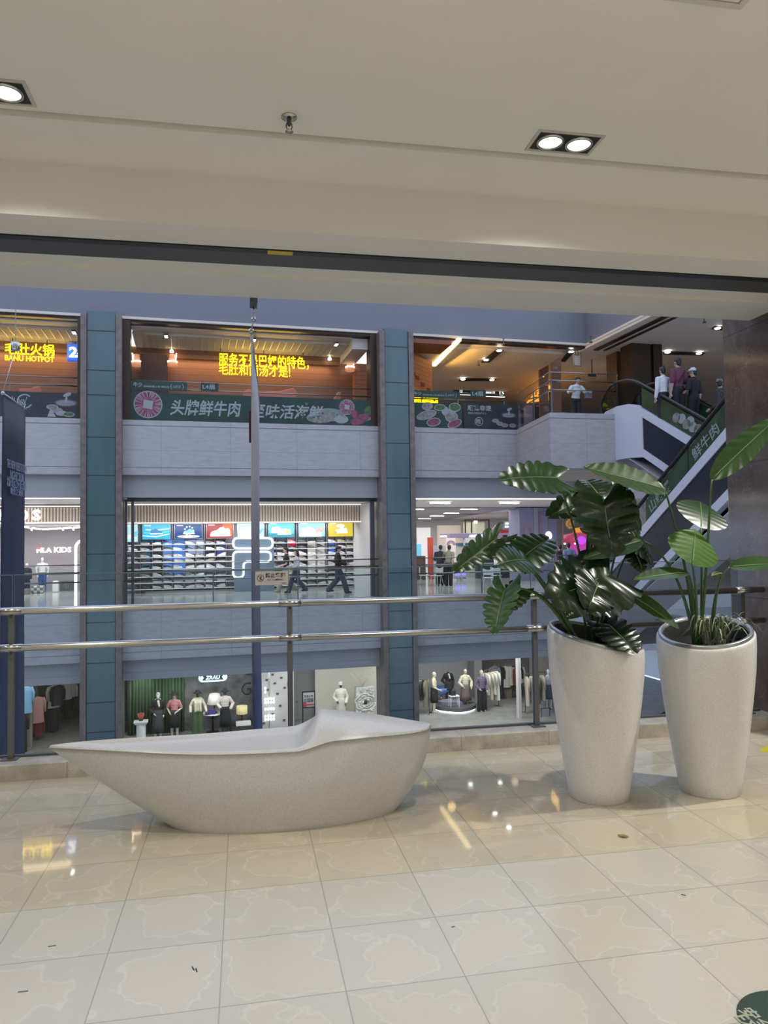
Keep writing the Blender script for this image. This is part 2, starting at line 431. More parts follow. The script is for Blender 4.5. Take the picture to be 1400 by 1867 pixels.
tag(b.build('pillar',[M_gran],bevel=0.008),'brown marble pillar at the end of the railing',kind='structure')

# yellow sticker on the shutter track
b=MB(); b.box(0.170,0.336,4.926,4.984,3.589,3.592,0)
tag(b.build('warning_sticker',[M_yel]),'small yellow sticker on the black shutter track','sticker')

# ------------------------------------------------------------------ recessed twin downlights
M_lamp=glow('downlight_lens',(1.0,0.97,0.88),6.0)
M_chip=mat('lamp_chip',(0.5,0.5,0.42),0.4,emit=(0.9,0.9,0.7),es=1.2)
M_frame=mat('downlight_frame',(0.55,0.53,0.49),0.5)
def downlight():
    t=thing('twin_downlight','recessed twin downlight with both round lamps in view','downlight',T(1.828,3.93,3.93))
    b=MB()
    for (x0,x1,y0,y1) in ((-.20,.20,-.11,-.092),(-.20,.20,.092,.11),(-.20,-.182,-.092,.092),(.182,.20,-.092,.092)): b.box(x0,x1,y0,y1,-0.006,0.004)
    b.build('frame',[M_frame],t)
    b=MB(); b.box(-.182,.182,-.092,.092,-0.001,0.002); b.build('black_plate',[M_black],t)
    for sx in (-1,1):
        l=MB(); c=(sx*0.0875,0.0,0.0)
        l.lathe([(0.078,-0.001),(0.078,-0.012),(0.066,-0.014),(0.064,-0.004)],28,c,0,close=False)
        o=l.build('lamp',[M_steel],t)
        e=MB(); e.lathe([(0.0,-0.007),(0.064,-0.007)],28,c,0,close=False)
        for k in range(6):
            a=2*PI*k/6+0.3; e.ball((c[0]+0.036*math.cos(a),c[1]+0.036*math.sin(a),-0.0085),(0.011,0.011,0.004),8,1)
        e.build('lens',[M_lamp,M_chip],o)
    return t
dl=downlight()
d2=dup(dl,None,T(-1.238,3.93,3.93)); d2['label']='recessed twin downlight cut by the photo edge, one round lamp in view'
DL_E=122.0
for gx in (-4.3,-1.24,1.83,4.89):
    for gy in (3.93,0.6,-2.6,-5.4):  # rearmost row added, rear rows boosted, for bounce onto the ceiling
        if gy!=3.93 or gx in (-4.3,4.89):
            o=dup(dl,None,T(gx,gy,3.93)); o['label']='recessed twin downlight further along the ceiling out of view'; o['group']='twin downlights out of view'
        spot('downlight_light',(gx,gy,3.90),DL_E*((4.2 if gx>3 else 1.0) if gy>3 else (0.85 if gy>0 else 2.3)),(2.55 if gy>3 else 2.75),(0.7 if gy>3 else 1.0),(1.0,0.965,0.89),0.06)
for x in (dl,d2): x['group']='twin downlights in the ceiling'

# ------------------------------------------------------------------ sprinkler, ceiling hatch
p=onz(527,213,3.93)
t=thing('sprinkler','chrome sprinkler head hanging from the cream ceiling','sprinkler',T(p.x,p.y,3.93))
b=MB(); b.lathe([(0.0,0.0),(0.042,0.0),(0.042,-0.006),(0.018,-0.012),(0.0,-0.012)],24,m=0); b.build('escutcheon',[M_steel],t)
b=MB(); b.lathe([(0.0,-0.01),(0.012,-0.01),(0.012,-0.04),(0.007,-0.05),(0.0,-0.05)],12)
for s in (-1,1): b.tube([(s*0.012,0,-0.035),(s*0.016,0,-0.055),(s*0.006,0,-0.078)],0.003,6)
b.build('body',[M_dgrey],t)
b=MB(); b.lathe([(0.0,-0.078),(0.020,-0.078),(0.022,-0.082),(0.0,-0.084)],16); b.build('deflector',[M_steel],t)
t=thing('access_hatch','white access hatch at the top of the ceiling','hatch',T(1.93,2.55,3.93))
b=MB()
for (x0,x1,y0,y1) in ((-.19,.19,.205,.235),(-.19,.19,-.235,-.205),(-.19,-.16,-.205,.205),(.16,.19,-.205,.205)): b.box(x0,x1,y0,y1,-0.012,0.0)
b.build('frame',[mat('hatch_frame',(0.66,0.64,0.6),0.5)],t,bevel=0.003)
b=MB(); b.box(-.155,.155,-.2,.2,-0.006,0.0); b.build('panel',[M_plaster],t)

# ------------------------------------------------------------------ railing on the kerb
RX=[-5.71,-3.69,-1.67,0.35,2.37,4.30]
rl=thing('glass_railing','steel and glass railing on the stone kerb behind the white bench','railing',T(0,5.93,0.115))
ZB=0.115
for zz,nm in ((1.185,'top_rail'),(0.92,'lower_rail')):
    b=MB(); b.tube([(-7.7,-0.085,zz-ZB),(4.48,-0.085,zz-ZB)],0.026,20)
    o=b.build(nm,[M_steel],rl)
    for x in RX:
        s=MB(); s.tube([(x-0.085,-0.085,zz-ZB),(x+0.085,-0.085,zz-ZB)],0.0285,20); s.box(x-0.085,x+0.085,-0.116,-0.11,zz-ZB-0.002,zz-ZB+0.002,1)
        s.build('sleeve',[M_steel,M_black],o)
for x in RX:
    b=MB()
    b.polyx([(-0.055,0.0),(-0.02,0.0),(-0.02,0.98),(-0.04,1.065),(-0.06,1.065),(-0.055,0.97)],x-0.020,x+0.020)
    for zz in (1.185,0.92): b.tube([(x,-0.085,zz-ZB-0.02),(x,-0.03,zz-ZB-0.06)],0.009,8)
    o=b.build('post',[M_post],rl,bevel=0.002)
    s=MB(); s.box(x-0.055,x+0.055,-0.10,0.0,0,0.008); s.build('base_plate',[M_post],o)
edges=[-7.7]+RX
for i in range(len(RX)):
    x0,x1=edges[i]+0.006,edges[i+1]-0.006
    b=MB(); b.box(x0,x1,0.0,0.012,0.004,1.325,0)
    o=b.build('glass_pane',[M_glass],rl)
    e=MB(); e.box(x0,x1,-0.001,0.013,1.325,1.333); e.box(x1-0.003,x1,-0.001,0.013,0.004,1.325); e.build('pane_edge',[M_gedge],o)
b=MB(); b.box(-7.7,4.47,-0.012,0.024,0.0,0.016); b.build('base_channel',[M_dgrey],rl)

# sign stuck on the glass
M_sign=mat('sign_white',(0.52,0.50,0.50),0.5); M_red=mat('sign_red',(0.30,0.03,0.04),0.5)
sg=thing('warning_sign','white no-climbing sign stuck on the glass pane','sign',T(0.088,5.926,1.325))
b=MB(); b.box(0,0.255,0,0.003,0,0.108); b.build('plate',[M_sign],sg)
b=MB(); b.join(letters('禁止攀爬',w=0.155,bold=0.025,depth=0.001),T(0.078,-0.0005,0.056)); b.join(letters('NO CLIMBING',w=0.125,bold=0.01,depth=0.001),T(0.092,-0.0005,0.034)); b.join(letters('山缓缓火锅',w=0.035,depth=0.001),T(0.205,-0.0005,0.010))
b.build('lettering',[M_text_dk],sg)
b=MB()
for k in range(24):
    a0,a1=2*PI*k/24,2*PI*(k+1)/24
    P=[(0.040+r*math.cos(a),0.056+r*math.sin(a)) for r,a in ((0.023,a0),(0.027,a0),(0.027,a1),(0.023,a1))]
    b.poly(P,-0.0015,0)
b.poly([(0.022,0.070),(0.025,0.073),(0.058,0.042),(0.055,0.039)],-0.0015,0)
b.build('prohibition_ring',[M_text_dk],sg)
b=MB(); b.disc((0.044,-0.001,0.068),0.005,8,th=0.001); b.tube([(0.043,-0.001,0.062),(0.037,-0.001,0.052),(0.043,-0.001,0.046),(0.036,-0.001,0.040)],0.003,5); b.tube([(0.043,-0.001,0.061),(0.052,-0.001,0.060)],0.002,5); b.build('climber_pictogram',[M_text_dk],sg)

# ------------------------------------------------------------------ the boat-shaped bench
def interp(x, P):
    for i in range(len(P)-1):
        if x<=P[i+1][0]:
            t=(x-P[i][0])/(P[i+1][0]-P[i][0]); return P[i][1]+t*(P[i+1][1]-P[i][1])
    return P[-1][1]
def sstep(a,b_,x):
    t=max(0,min(1,(x-a)/(b_-a))); return t*t*(3-2*t)
WP=[(0,0),(.04,.13),(.10,.28),(.225,.53),(.33,.71),(.44,.86),(.53,.95),(.62,1.0),(.70,1.0),(.78,.93),(.86,.78),(.92,.60),(.96,.42),(.985,.25),(1,0)]
def cr(x,P):
    """smooth (Catmull-Rom) interpolation"""
    xs=[p[0] for p in P]; ys=[p[1] for p in P]
    for i in range(len(P)-1):
        if x<=xs[i+1]: break
    h=xs[i+1]-xs[i]; t=(x-xs[i])/h
    d0=(ys[i+1]-ys[i-1])/(xs[i+1]-xs[i-1]) if i>0 else (ys[i+1]-ys[i])/h
    d1=(ys[i+2]-ys[i])/(xs[i+2]-xs[i]) if i+2<len(P) else (ys[i+1]-ys[i])/h
    t2,t3=t*t,t**3
    return (2*t3-3*t2+1)*ys[i]+(t3-2*t2+t)*h*d0+(-2*t3+3*t2)*ys[i+1]+(t3-t2)*h*d1
XL,XR,YC,HW=-1.115,1.158,4.64,0.287
def bench_mesh():
    b=MB()
    xs=[0.5-0.5*math.cos(PI*i/140) for i in range(141)]
    vs_=[-1,-0.985,-0.95,-0.88,-0.8,-0.7,-0.55,-0.4,-0.2,0,0.2,0.4,0.55,0.7,0.8,0.88,0.95,0.985,1]
    def zrim(x): return 0.492-0.038*sstep(-1.1,-0.1,x)+0.047*sstep(0.28,0.52,x)-0.02*sstep(0.7,1.15,x)
    def ztop(x,v):
        r=zrim(x); xr=0.405+0.085*(v*0.5+0.5)
        st=max(0.0,min(1.0,(x-xr+0.17)/0.17))**1.8
        dish=0.020*(1-sstep(0.72,0.86,abs(v)))*(sstep(-1.0,-0.75,x))
        crown=0.108*(1-abs(v)**2.2)*(1-0.93*max(0,min(1,(x-xr)/.72))**.85)
        crown+=0.018*max(0,v)*(1-sstep(.5,1.1,x))
        # seat part: thin raised lip near the edge, shallow dish inside
        lip=0.007*sstep(0.82,0.9,abs(v))*(1-sstep(0.93,1.0,abs(v)))
        seat=r-dish+lip
        edge=0.006*(1-sstep(0.93,1.0,abs(v)))
        return (seat+edge)*(1-st)+(r+crown+edge)*st
    P=[]
    for q in xs:
        x=XL+(XR-XL)*q; hw=HW*cr(q,WP); hw=max(hw,0.0)
        P.append([(x,YC+hw*v,ztop(x,v) if hw>0.004 else zrim(x)) for v in vs_])
    b.grid([list(r) for r in P],0,True)
    nl=14
    for side,vi in ((-1,0),(1,len(vs_)-1)):
        G=[]
        for i,q in enumerate(xs):
            xt,yt,zt=P[i][vi]; row=[]
            xb=-0.435+(0.935+0.435)*(0.5-0.5*math.cos(PI*q)*1.0)
            qq=q
            hb=0.262*math.sqrt(max(0,1-(2*qq-1)**2))**1.0
            xb=-0.435+1.37*q; yb=YC+0.005+side*hb
            for k in range(nl+1):
                t=k/nl
                bul=math.sin(PI*t)
                bl=1-(1-t)**1.0
                x=xt+(xb-xt)*bl; y=yt+(yb-yt)*bl; z=zt*(1-t)
                x+=0.055*bul*sstep(0.55,1.0,q)-0.012*bul*(1-sstep(0,0.3,q))
                y+=side*0.035*bul*math.sin(PI*min(1,max(0,q)))
                row.append((x,y,max(z,0.0)))
            G.append(row)
        if side==1: G=[list(reversed(r)) for r in G]
        b.grid(G,0,True)
    return b
bb=bench_mesh()
cx=0.2
bb.v=[(x-cx,y-YC,z) for x,y,z in bb.v]
bo=bb.build('bench',[M_bench],None,T(cx,YC,0.0),weld=True)
tag(bo,'white speckled stone bench shaped like a boat with a raised headrest','bench')

# ------------------------------------------------------------------ two tall planters
M_liner=mat('grey_liner_metal',(0.30,0.31,0.32),0.35,0.8)
M_soil=mat('dark_soil',(0.012,0.010,0.008),0.9,bump=0.6,bscale=60,var=0.5,vscale=30)
def planter(x,y,slant,tilt,label,rot):
    t=thing('planter',label,'planter',T(x,y,0,rot),'tall white planters')
    n=56; prof=[(0.182,0.0),(0.186,0.004),(0.202,0.10),(0.226,0.25),(0.253,0.43),(0.278,0.62),(0.297,0.80),(0.304,0.93),(0.304,1.0)]; K=0.304/0.34
    def sl(a): return slant*math.cos(a)+tilt*math.sin(a)
    def zt(a,r,base): return base+slant*r*math.cos(a)/0.34
    vv=[];rings=[]
    H=1.0
    body=MB(); G=[]
    for (r,z) in prof:
        G.append([(r*math.cos(2*PI*j/n),r*math.sin(2*PI*j/n), z*(1+sl(2*PI*j/n)*(z/H)**3) ) for j in range(n+1)])
    # rounded lip
    for (r,dz) in ((0.302,0.012),(0.297,0.020),(0.289,0.022),(0.281,0.016),(0.276,0.0),(0.268,-0.10)):
        G.append([(r*math.cos(2*PI*j/n),r*math.sin(2*PI*j/n),1.0+sl(2*PI*j/n)*r/0.304+dz) for j in range(n+1)])
    body.grid(G,0,True)
    body.v=[(a,b_,c) for a,b_,c in body.v]
    o=body.build('pot_body',[M_terra],t,weld=True)
    g=MB(); G=[]
    for (r,dz) in ((0.290,0.012),(0.290,0.038),(0.282,0.043),(0.264,0.038),(0.260,0.020)):
        G.append([(r*math.cos(2*PI*j/n),r*math.sin(2*PI*j/n),1.0+sl(2*PI*j/n)*r/0.304+dz) for j in range(n+1)])
    g.grid(G,0,True); g.build('inner_liner',[M_liner],t,weld=True)
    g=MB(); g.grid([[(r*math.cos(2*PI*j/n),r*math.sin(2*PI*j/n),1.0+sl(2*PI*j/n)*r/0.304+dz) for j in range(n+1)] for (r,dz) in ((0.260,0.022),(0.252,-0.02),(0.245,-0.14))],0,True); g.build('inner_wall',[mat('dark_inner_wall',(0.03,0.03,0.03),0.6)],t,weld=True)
    s=MB(); G=[]
    for k in range(8):
        r=0.25*k/7
        G.append([(r*math.cos(2*PI*j/24),r*math.sin(2*PI*j/24),0.93+0.9*sl(2*PI*j/24)*r/0.304+0.012*math.sin(j*2.7+k*3)) for j in range(25)])
    s.grid(G,0,True); s.build('soil',[M_soil],t,weld=True)
    return t
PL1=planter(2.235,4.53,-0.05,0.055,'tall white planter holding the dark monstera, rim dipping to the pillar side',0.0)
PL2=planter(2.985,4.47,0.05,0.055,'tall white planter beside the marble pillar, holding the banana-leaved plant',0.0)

# ------------------------------------------------------------------ marks and litter on the floor
M_dgreen=mat('decal_green',(0.010,0.030,0.020),0.45); M_dyel=mat('decal_yellow_green',(0.55,0.58,0.12),0.5); M_dtxt=mat('decal_text',(0.32,0.36,0.26),0.5)
dc=thing('floor_decal','round dark green exit sticker on the floor tiles','sticker',T(1.835,2.285,0.0005))
b=MB(); n=48; b.polyz([(0.195*math.cos(2*PI*j/n),0.195*math.sin(2*PI*j/n)) for j in range(n)],0,0.0008); b.build('disc',[M_dgreen],dc)
b=MB(); b.polyz([(-0.03,0.085),(0.10,0.125),(0.12,0.02),(0.07,0.035),(0.03,-0.06),(-0.02,-0.04),(0.01,0.055)],0.0008,0.0013); b.build('arrow',[M_dyel],dc)
FL=Matrix.Rotation(-PI/2,4,'X')
b=MB(); Rz=Matrix.Rotation(math.radians(-86),4,'Z')
b.join(letters('安全出口',w=0.24,bold=0.02,depth=0.0005),T(-0.155,0.115,0.0012)@Rz@FL); b.join(letters('EXIT',w=0.13,bold=0.02,depth=0.0005),T(-0.19,0.085,0.0012)@Rz@FL)
b.build('lettering',[M_dtxt],dc)
b=MB(); b.polyz([(3.895,5.20),(4.25,5.42),(4.28,5.36),(3.93,5.13)],0.0004,0.001); tag(b.build('floor_tape',[M_yel]),'yellow tape mark on the floor beside the marble pillar','tape')
p=onz(1136,1526,0)
b=MB(); b.grid([[(0.018*(1-v*v)*u,0.03*v,0.004+0.004*abs(u)) for u in (-1,-.5,0,.5,1)] for v in (-1,-.6,-.2,.2,.6,1)]); o=b.build('fallen_leaf',[mat('dry_leaf',(0.20,0.17,0.03),0.6)],None,T(p.x,p.y,0.0,0.9)); tag(o,'small dry leaf lying on the yellow floor tiles','leaf')
for (px,py,ang,ln) in ((352,1766,1.9,0.028),(358,1769,1.8,0.024),(1246,1632,2.4,0.02),(826,1690,0.2,0.014),(95,1725,0.1,0.03),(42,1808,0.0,0.035)):
    p=onz(px,py,0); b=MB(); b.box(-ln/2,ln/2,-0.0025,0.0025,0,0.0015)
    o=b.build('dirt_streak',[M_text_dk if py not in (1725,1808) else M_post],None,T(p.x,p.y,0.0003,ang)); tag(o,'thin dark scuff mark on the pale floor tiles','scuff','scuff marks on the floor')
# ================================================================== FAR GALLERIES: materials
M_stone=jointed('pale_limestone',(0.39,0.37,0.355),2.13,1.1,0.55,0.10,jz=0.76,oz=0.72,scale=3,line=0.012,stretch=(1,1,3),jcol=0.7)
M_bulk=mat('grey_bulkhead',(0.32,0.315,0.305),0.5)
M_cstone=mat('brown_grey_stone',(0.16,0.125,0.10),0.35,var=0.25,vscale=5)
M_teal=mat('teal_glass',(0.060,0.118,0.116),0.22,var=0.12,vscale=0.8,stretch=(3,3,.3),spec=0.6)
M_joint=mat('joint_dark',(0.02,0.03,0.035),0.6)
M_beige=mat('beige_soffit',(0.55,0.50,0.42),0.6)
M_void=mat('dark_void',(0.010,0.009,0.008),0.9)
M_bronze=mat('bronze_trim',(0.05,0.032,0.020),0.35,0.6)
M_gbar=mat('grid_bar',(0.55,0.47,0.32),0.45)
def planks(name,c0,c1,pitch=0.22,rough=0.4):
    a=bpy.data.materials.new(name); a.use_nodes=True; nt=a.node_tree; b=nt.nodes['Principled BSDF']; L=nt.links
    tc=N(nt,'ShaderNodeTexCoord'); sx=N(nt,'ShaderNodeSeparateXYZ'); L.new(tc.outputs['Object'],sx.inputs[0])
    q=math_(nt,'DIVIDE',sx.outputs[2],pitch); i=math_(nt,'FLOOR',q); f=math_(nt,'FRACT',q)
    wn=N(nt,'ShaderNodeTexWhiteNoise',noise_dimensions='1D'); L.new(i,wn.inputs['W'])
    mp=N(nt,'ShaderNodeMapping'); mp.inputs['Scale'].default_value=(1.2,1.2,22); L.new(tc.outputs['Object'],mp.inputs[0])
    n=N(nt,'ShaderNodeTexNoise'); n.inputs['Scale'].default_value=2; n.inputs['Detail'].default_value=6; L.new(mp.outputs[0],n.inputs['Vector'])
    k=math_(nt,'ADD',math_(nt,'MULTIPLY',wn.outputs['Value'],0.6),math_(nt,'MULTIPLY',n.outputs['Fac'],0.5))
    c=ramp(nt,k,[(0.1,c0),(0.95,c1)])
    c=mixc(nt,math_(nt,'LESS_THAN',f,0.04),c,tuple(x*0.35 for x in c0))
    L.new(c,b.inputs['Base Color']); b.inputs['Roughness'].default_value=rough; MT[name]=a; return a
M_wood=planks('brown_wood_planks',(0.15,0.070,0.035),(0.27,0.135,0.065))
M_dwood=mat('dark_wood',(0.050,0.022,0.013),0.4,var=0.3,vscale=4,stretch=(6,6,.6))
def bricks(name,c0,c1,mc,bw=0.42,bh=0.16):
    a=bpy.data.materials.new(name); a.use_nodes=True; nt=a.node_tree; b=nt.nodes['Principled BSDF']; L=nt.links
    tc=N(nt,'ShaderNodeTexCoord'); sx=N(nt,'ShaderNodeSeparateXYZ'); L.new(tc.outputs['Object'],sx.inputs[0])
    cb=N(nt,'ShaderNodeCombineXYZ'); L.new(math_(nt,'ADD',sx.outputs[0],sx.outputs[1]),cb.inputs[0]); L.new(sx.outputs[2],cb.inputs[1])
    k=N(nt,'ShaderNodeTexBrick'); k.inputs['Scale'].default_value=1; k.inputs['Brick Width'].default_value=bw; k.inputs['Row Height'].default_value=bh; k.inputs['Mortar Size'].default_value=0.008
    k.inputs['Color1'].default_value=(*c0,1); k.inputs['Color2'].default_value=(*c1,1); k.inputs['Mortar'].default_value=(*mc,1)
    L.new(cb.outputs[0],k.inputs['Vector']); L.new(k.outputs['Color'],b.inputs['Base Color']); b.inputs['Roughness'].default_value=0.6; return a
M_brick=bricks('orange_brick',(0.42,0.18,0.08),(0.36,0.15,0.065),(0.20,0.08,0.04))
M_shopfloor=mat('pale_shop_floor',(0.50,0.50,0.48),0.12,var=0.06,vscale=2)
M_gfloor=mat('grey_shop_floor',(0.26,0.255,0.24),0.25,var=0.12,vscale=2)
M_shopwall=mat('light_shop_wall',(0.70,0.68,0.68),0.6)
M_ceilw=mat('white_shop_ceiling',(0.72,0.71,0.71),0.6)
M_ceilb=mat('beige_mall_ceiling',(0.62,0.55,0.45),0.7)

def S(name, mb, mats, label=None, bevel=0.0):
    return tag(mb.build(name,mats,None,FM.copy(),bevel=bevel),label,kind='structure')

# ================================================================== shell of the far side
UL,UR=-24.0,13.1
b=MB()
for (z0,z1) in ((3.83,4.06),(4.075,5.375),(5.39,5.55)): b.box(UL,UR,0,0.3,z0,z1)
b.box(UL,UR,0.03,0.3,3.9,5.5)
S('wall_far_upper',b,[M_stone],'pale stone fascia of the upper gallery')
b=MB()
for (z0,z1) in ((-1.87,-1.64),(-1.625,-0.355),(-0.34,L3)): b.box(UL,17.0,0,0.3,z0,z1)
b.box(UL,17,0.03,0.3,-1.8,-0.25)
S('wall_far_lower',b,[M_stone],'pale stone fascia of the gallery at our level')
for nm,z0,z1,ur in (('trim_bulkhead_upper',3.14,3.86,17.5),('trim_bulkhead_lower',-2.51,-1.86,17.5)):
    b=MB()
    for (a,c) in ((UL,-1.28),(-0.1,8.05),(9.23,ur)): b.box(a,c,0.22,0.42,z0,z1); b.box(a,c,0.18,0.42,z0,z0+0.22)
    S(nm,b,[M_bulk],'grey bulkhead band over the shop fronts')
# stepped balcony on the upper gallery, towards us
B1=uvz(onz(945,778,5.55)); B2=uvz(onz(1002,752,5.55)); B3=uvz(onz(1130,755,5.55))
bal=[(B1.x,0.0),(B1.x,B1.y*0+0.0),(B2.x,B2.y),(B3.x,B3.y),(B3.x+5.5,B3.y-0.2),(B3.x+5.5,0.6),(B1.x,0.6)]
bal=[(UR,0.0),(B2.x,B2.y),(B3.x+0.05,B3.y),(24.0,B3.y-0.4),(24.0,0.6),(UR,0.6)]
b=MB(); b.polyz(bal,3.83,5.38); b.polyz([(x,y-0.004) if y<0 else (x,y) for x,y in bal],5.39,5.55)
S('wall_balcony',b,[M_stone],'stone balcony stepping forward beside the escalators')
b=MB(); b.polyz([(UR+.1,0.2),(B2.x+.15,B2.y+.15),(24,B3.y+.1),(24,0.6),(UR+.1,0.6)],3.74,3.83); S('trim_balcony_soffit',b,[M_beige])
# floors / ceilings
b=MB(); b.box(UL,26,0.3,18,5.2,L4); S('floor_upper',b,[mat('upper_floor',(0.35,0.30,0.24),0.25)])
b=MB(); b.box(UL,30,0.3,26,-0.6,L3); b.box(14.5,24,-3.6,0.3,-0.6,L3); S('floor_far',b,[M_shopfloor],'shiny pale floor of the gallery opposite')
b=MB(); b.box(UL,26,-19,18,-6.2,L2); S('floor_lower',b,[M_gfloor],'grey floor one storey below')
b=MB(); b.box(UL,9.3,0.42,12.5,3.15,3.4); b.box(9.3,30,0.42,26,3.15,3.4); S('ceiling_far',b,[M_ceilw])
b=MB(); b.box(UL,26,0.42,18,-2.55,-2.3); S('ceiling_lower',b,[M_ceilw])
# floor above, with its opening turning towards us on the right
CU_=15.95
b=MB(); b.box(UL,CU_,0.0,0.35,8.80,10.4); b.box(CU_-0.02,CU_+0.3,-20,0.35,8.80,10.4)
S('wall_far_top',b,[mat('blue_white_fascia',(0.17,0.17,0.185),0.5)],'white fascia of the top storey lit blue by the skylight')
b=MB(); b.box(UL,CU_+.3,0.0,1.2,8.72,8.80); b.box(CU_-0.02,30,-20,0.3,8.72,8.80); b.box(CU_,30,-20,18,8.62,8.72); b.box(9.2,CU_,1.0,18,8.62,8.72)
S('ceiling_upper',b,[M_ceilb],'beige ceiling of the upper gallery')
b=MB(); b.box(UL,CU_,0.10,0.42,8.64,8.73); b.box(CU_+0.35,CU_+0.55,-20,0.10,8.58,8.64); b.box(CU_+0.75,CU_+0.85,-20,0.10,8.58,8.64)
S('trim_soffit_groove',b,[M_bronze])
b=MB(); b.box(UL,30,18,18.3,5.2,8.8); S('wall_back_upper',b,[M_ceilb])
b=MB(); b.box(9.25,30,24,24.3,-0.2,3.2); S('wall_back_far',b,[M_shopwall])
b=MB(); b.box(UL,26,14,14.3,-5.9,-2.3); S('wall_back_lower',b,[M_shopwall])
b=MB(); b.box(UL-.3,UL,-19,26,-7,15); S('wall_atrium_left',b,[M_bulk])
b=MB(); b.box(29.8,30,-20,26,-7,15); S('wall_atrium_right',b,[M_bulk])

# columns with teal glass fronts
zj=[fv(185,y,-0.35)[1] for y in (603,675,720,797,867,939,1010,1058,1135,1209,1281)]
for i,(u0,u1) in enumerate(((-10.6,-9.42),(-1.28,-0.10),(8.05,9.23))):
    b=MB(); b.box(u0,u0+0.17,-0.38,0.7,-6,8.72,0); b.box(u1-0.17,u1,-0.38,0.7,-6,8.72,0)
    b.box(u0+0.17,u1-0.17,-0.33,0.7,-6,8.80,1)
    for z in zj+[-3.9,-5.2]: b.box(u0+0.17,u1-0.17,-0.338,-0.32,z-0.012,z+0.012,2)
    for x in (u0+0.17,u1-0.19): b.box(x,x+0.02,-0.345,-0.3,-6,8.72,2)
    tag(b.build('column',[M_cstone,M_teal,M_joint],None,FM.copy()),'tall teal glass column framed in brown stone',kind='structure')
# bronze jambs beside the columns at the upper gallery, dark frame of the shoe shop front
b=MB()
for (u0,u1) in ((-0.1,0.12),(7.83,8.05),(-1.42,-1.28),(9.23,9.33)): b.box(u0,u1,0.05,0.6,5.55,8.72)
S('trim_bronze_jambs',b,[M_bronze])
b=MB()
u0,u1=fv(232,1000,0.45)[0],fv(688,1000,0.45)[0]
b.box(u0-.08,u0,0.40,0.55,L3,3.10); b.box(u0+.12,u0+.20,0.40,0.55,L3,3.10); b.box(u1-.24,u1-.10,0.40,0.55,L3,3.10); b.box(u0,u1,0.40,0.55,3.03,3.14)
S('trim_shopfront_frame',b,[M_dgrey])

# ------------------------------------------------------------------ far railings
M_frail=mat('far_rail_steel',(0.30,0.29,0.28),0.3,1.0)
M_fglass=glass('far_glass',(0.93,0.96,0.965),1.12)
def far_railing(label, pts, z, joints=2.0, parent_name='glass_railing'):
    t=thing(parent_name,label,'railing',FT(pts[0][0],pts[0][1],z),'far glass railings')
    o0=Vector((pts[0][0],pts[0][1],0)); P=[Vector((p[0],p[1],0))-o0 for p in pts]
    for h,r,nm in ((1.27,0.016,'edge_cap'),(1.03,0.022,'top_rail'),(0.74,0.022,'lower_rail')):
        off=0.0 if nm=='edge_cap' else 0.07
        b=MB()
        for i in range(len(P)-1):
            d=(P[i+1]-P[i]).normalized(); n=Vector((-d.y,d.x,0))*off
            b.tube([P[i]+n+Vector((0,0,h)),P[i+1]+n+Vector((0,0,h))],r,8)
        b.build(nm,[M_frail],t)
    for i in range(len(P)-1):
        L_=(P[i+1]-P[i]).length; k=max(1,round(L_/joints)); d=(P[i+1]-P[i]).normalized(); nn=Vector((-d.y,d.x,0))
        for j in range(k):
            a=P[i]+d*(L_*j/k+0.01); c=P[i]+d*(L_*(j+1)/k-0.01)
            b=MB(); q=nn*0.008
            b.add([a-q,c-q,c+q,a+q]+[p+Vector((0,0,1.26)) for p in (a-q,c-q,c+q,a+q)],[(0,3,2,1),(4,5,6,7),(0,1,5,4),(1,2,6,5),(2,3,7,6),(3,0,4,7)])
            b.build('glass_pane',[M_fglass],t)
            b=MB(); p=c+nn*0.05; b.box(p.x-0.02,p.x+0.02,p.y-0.02,p.y+0.02,0,1.03); b.build('post',[M_post],t)
    return t
far_railing('railing above the stone fascia in front of the 24 sign, upper gallery',[(-9.4,0.12),(-1.30,0.12)],L4)
far_railing('railing in front of the hotpot restaurant, carrying the long green banner',[(-0.08,0.12),(8.03,0.12)],L4,2.7)
far_railing('railing with green banners right of the second teal column, upper gallery',[(9.25,0.12),(12.75,0.12)],L4,1.8)
far_railing('railing of the stepped stone balcony where the man leans',[(UR+.05,0.0),(B2.x+.06,B2.y+.08),(B3.x,B3.y+.08)],L4,1.6)
far_railing('railing in front of the kids shop opposite',[(-9.4,0.12),(-1.30,0.12)],L3,2.7)
far_railing('railing in front of the shoe shop opposite',[(-0.08,0.12),(8.03,0.12)],L3,2.7)
far_railing('railing in front of the play area with white chairs',[(9.25,0.12),(16.8,0.12)],L3,2.5)

# ================================================================== UPPER GALLERY: hotpot restaurant
GB=[(-9.4,-1.42),(0.12,7.30)]
for i,(u0,u1) in enumerate(GB):
    b=MB(); b.box(u0,u1,0.42,1.00,8.60,8.66); S('ceiling_front_strip',b,[M_beige])
    b=MB(); b.box(u0,u1,1.0,2.72,8.95,9.0); S('ceiling_void',b,[M_void])
    b=MB()
    k=int((u1-u0)/0.235)
    for j in range(k+1):
        x=u0+(u1-u0)*j/k; b.box(x-0.014,x+0.014,1.0,2.72,8.525,8.60)
    for j in range(13):
        y=1.0+1.72*j/12; b.box(u0,u1,y-0.011,y+0.011,8.525,8.60)
    S('ceiling_grid',b,[M_gbar],'open grid ceiling over the restaurant front')
    b=MB(); b.box(u0,u1,2.72,2.85,8.22,8.66); S('trim_wood_fascia',b,[M_wood])
M_warm=glow('warm_light_strip',(1.0,0.72,0.42),5.0)
zs=fv(400,637,2.9)[1]
b=MB(); b.box(-9.4,-1.3,3.0,3.3,L4,8.66); b.box(-0.1,7.9,3.0,3.3,L4,8.66); S('wall_restaurant',b,[M_wood],'brown plank wall of the restaurant')
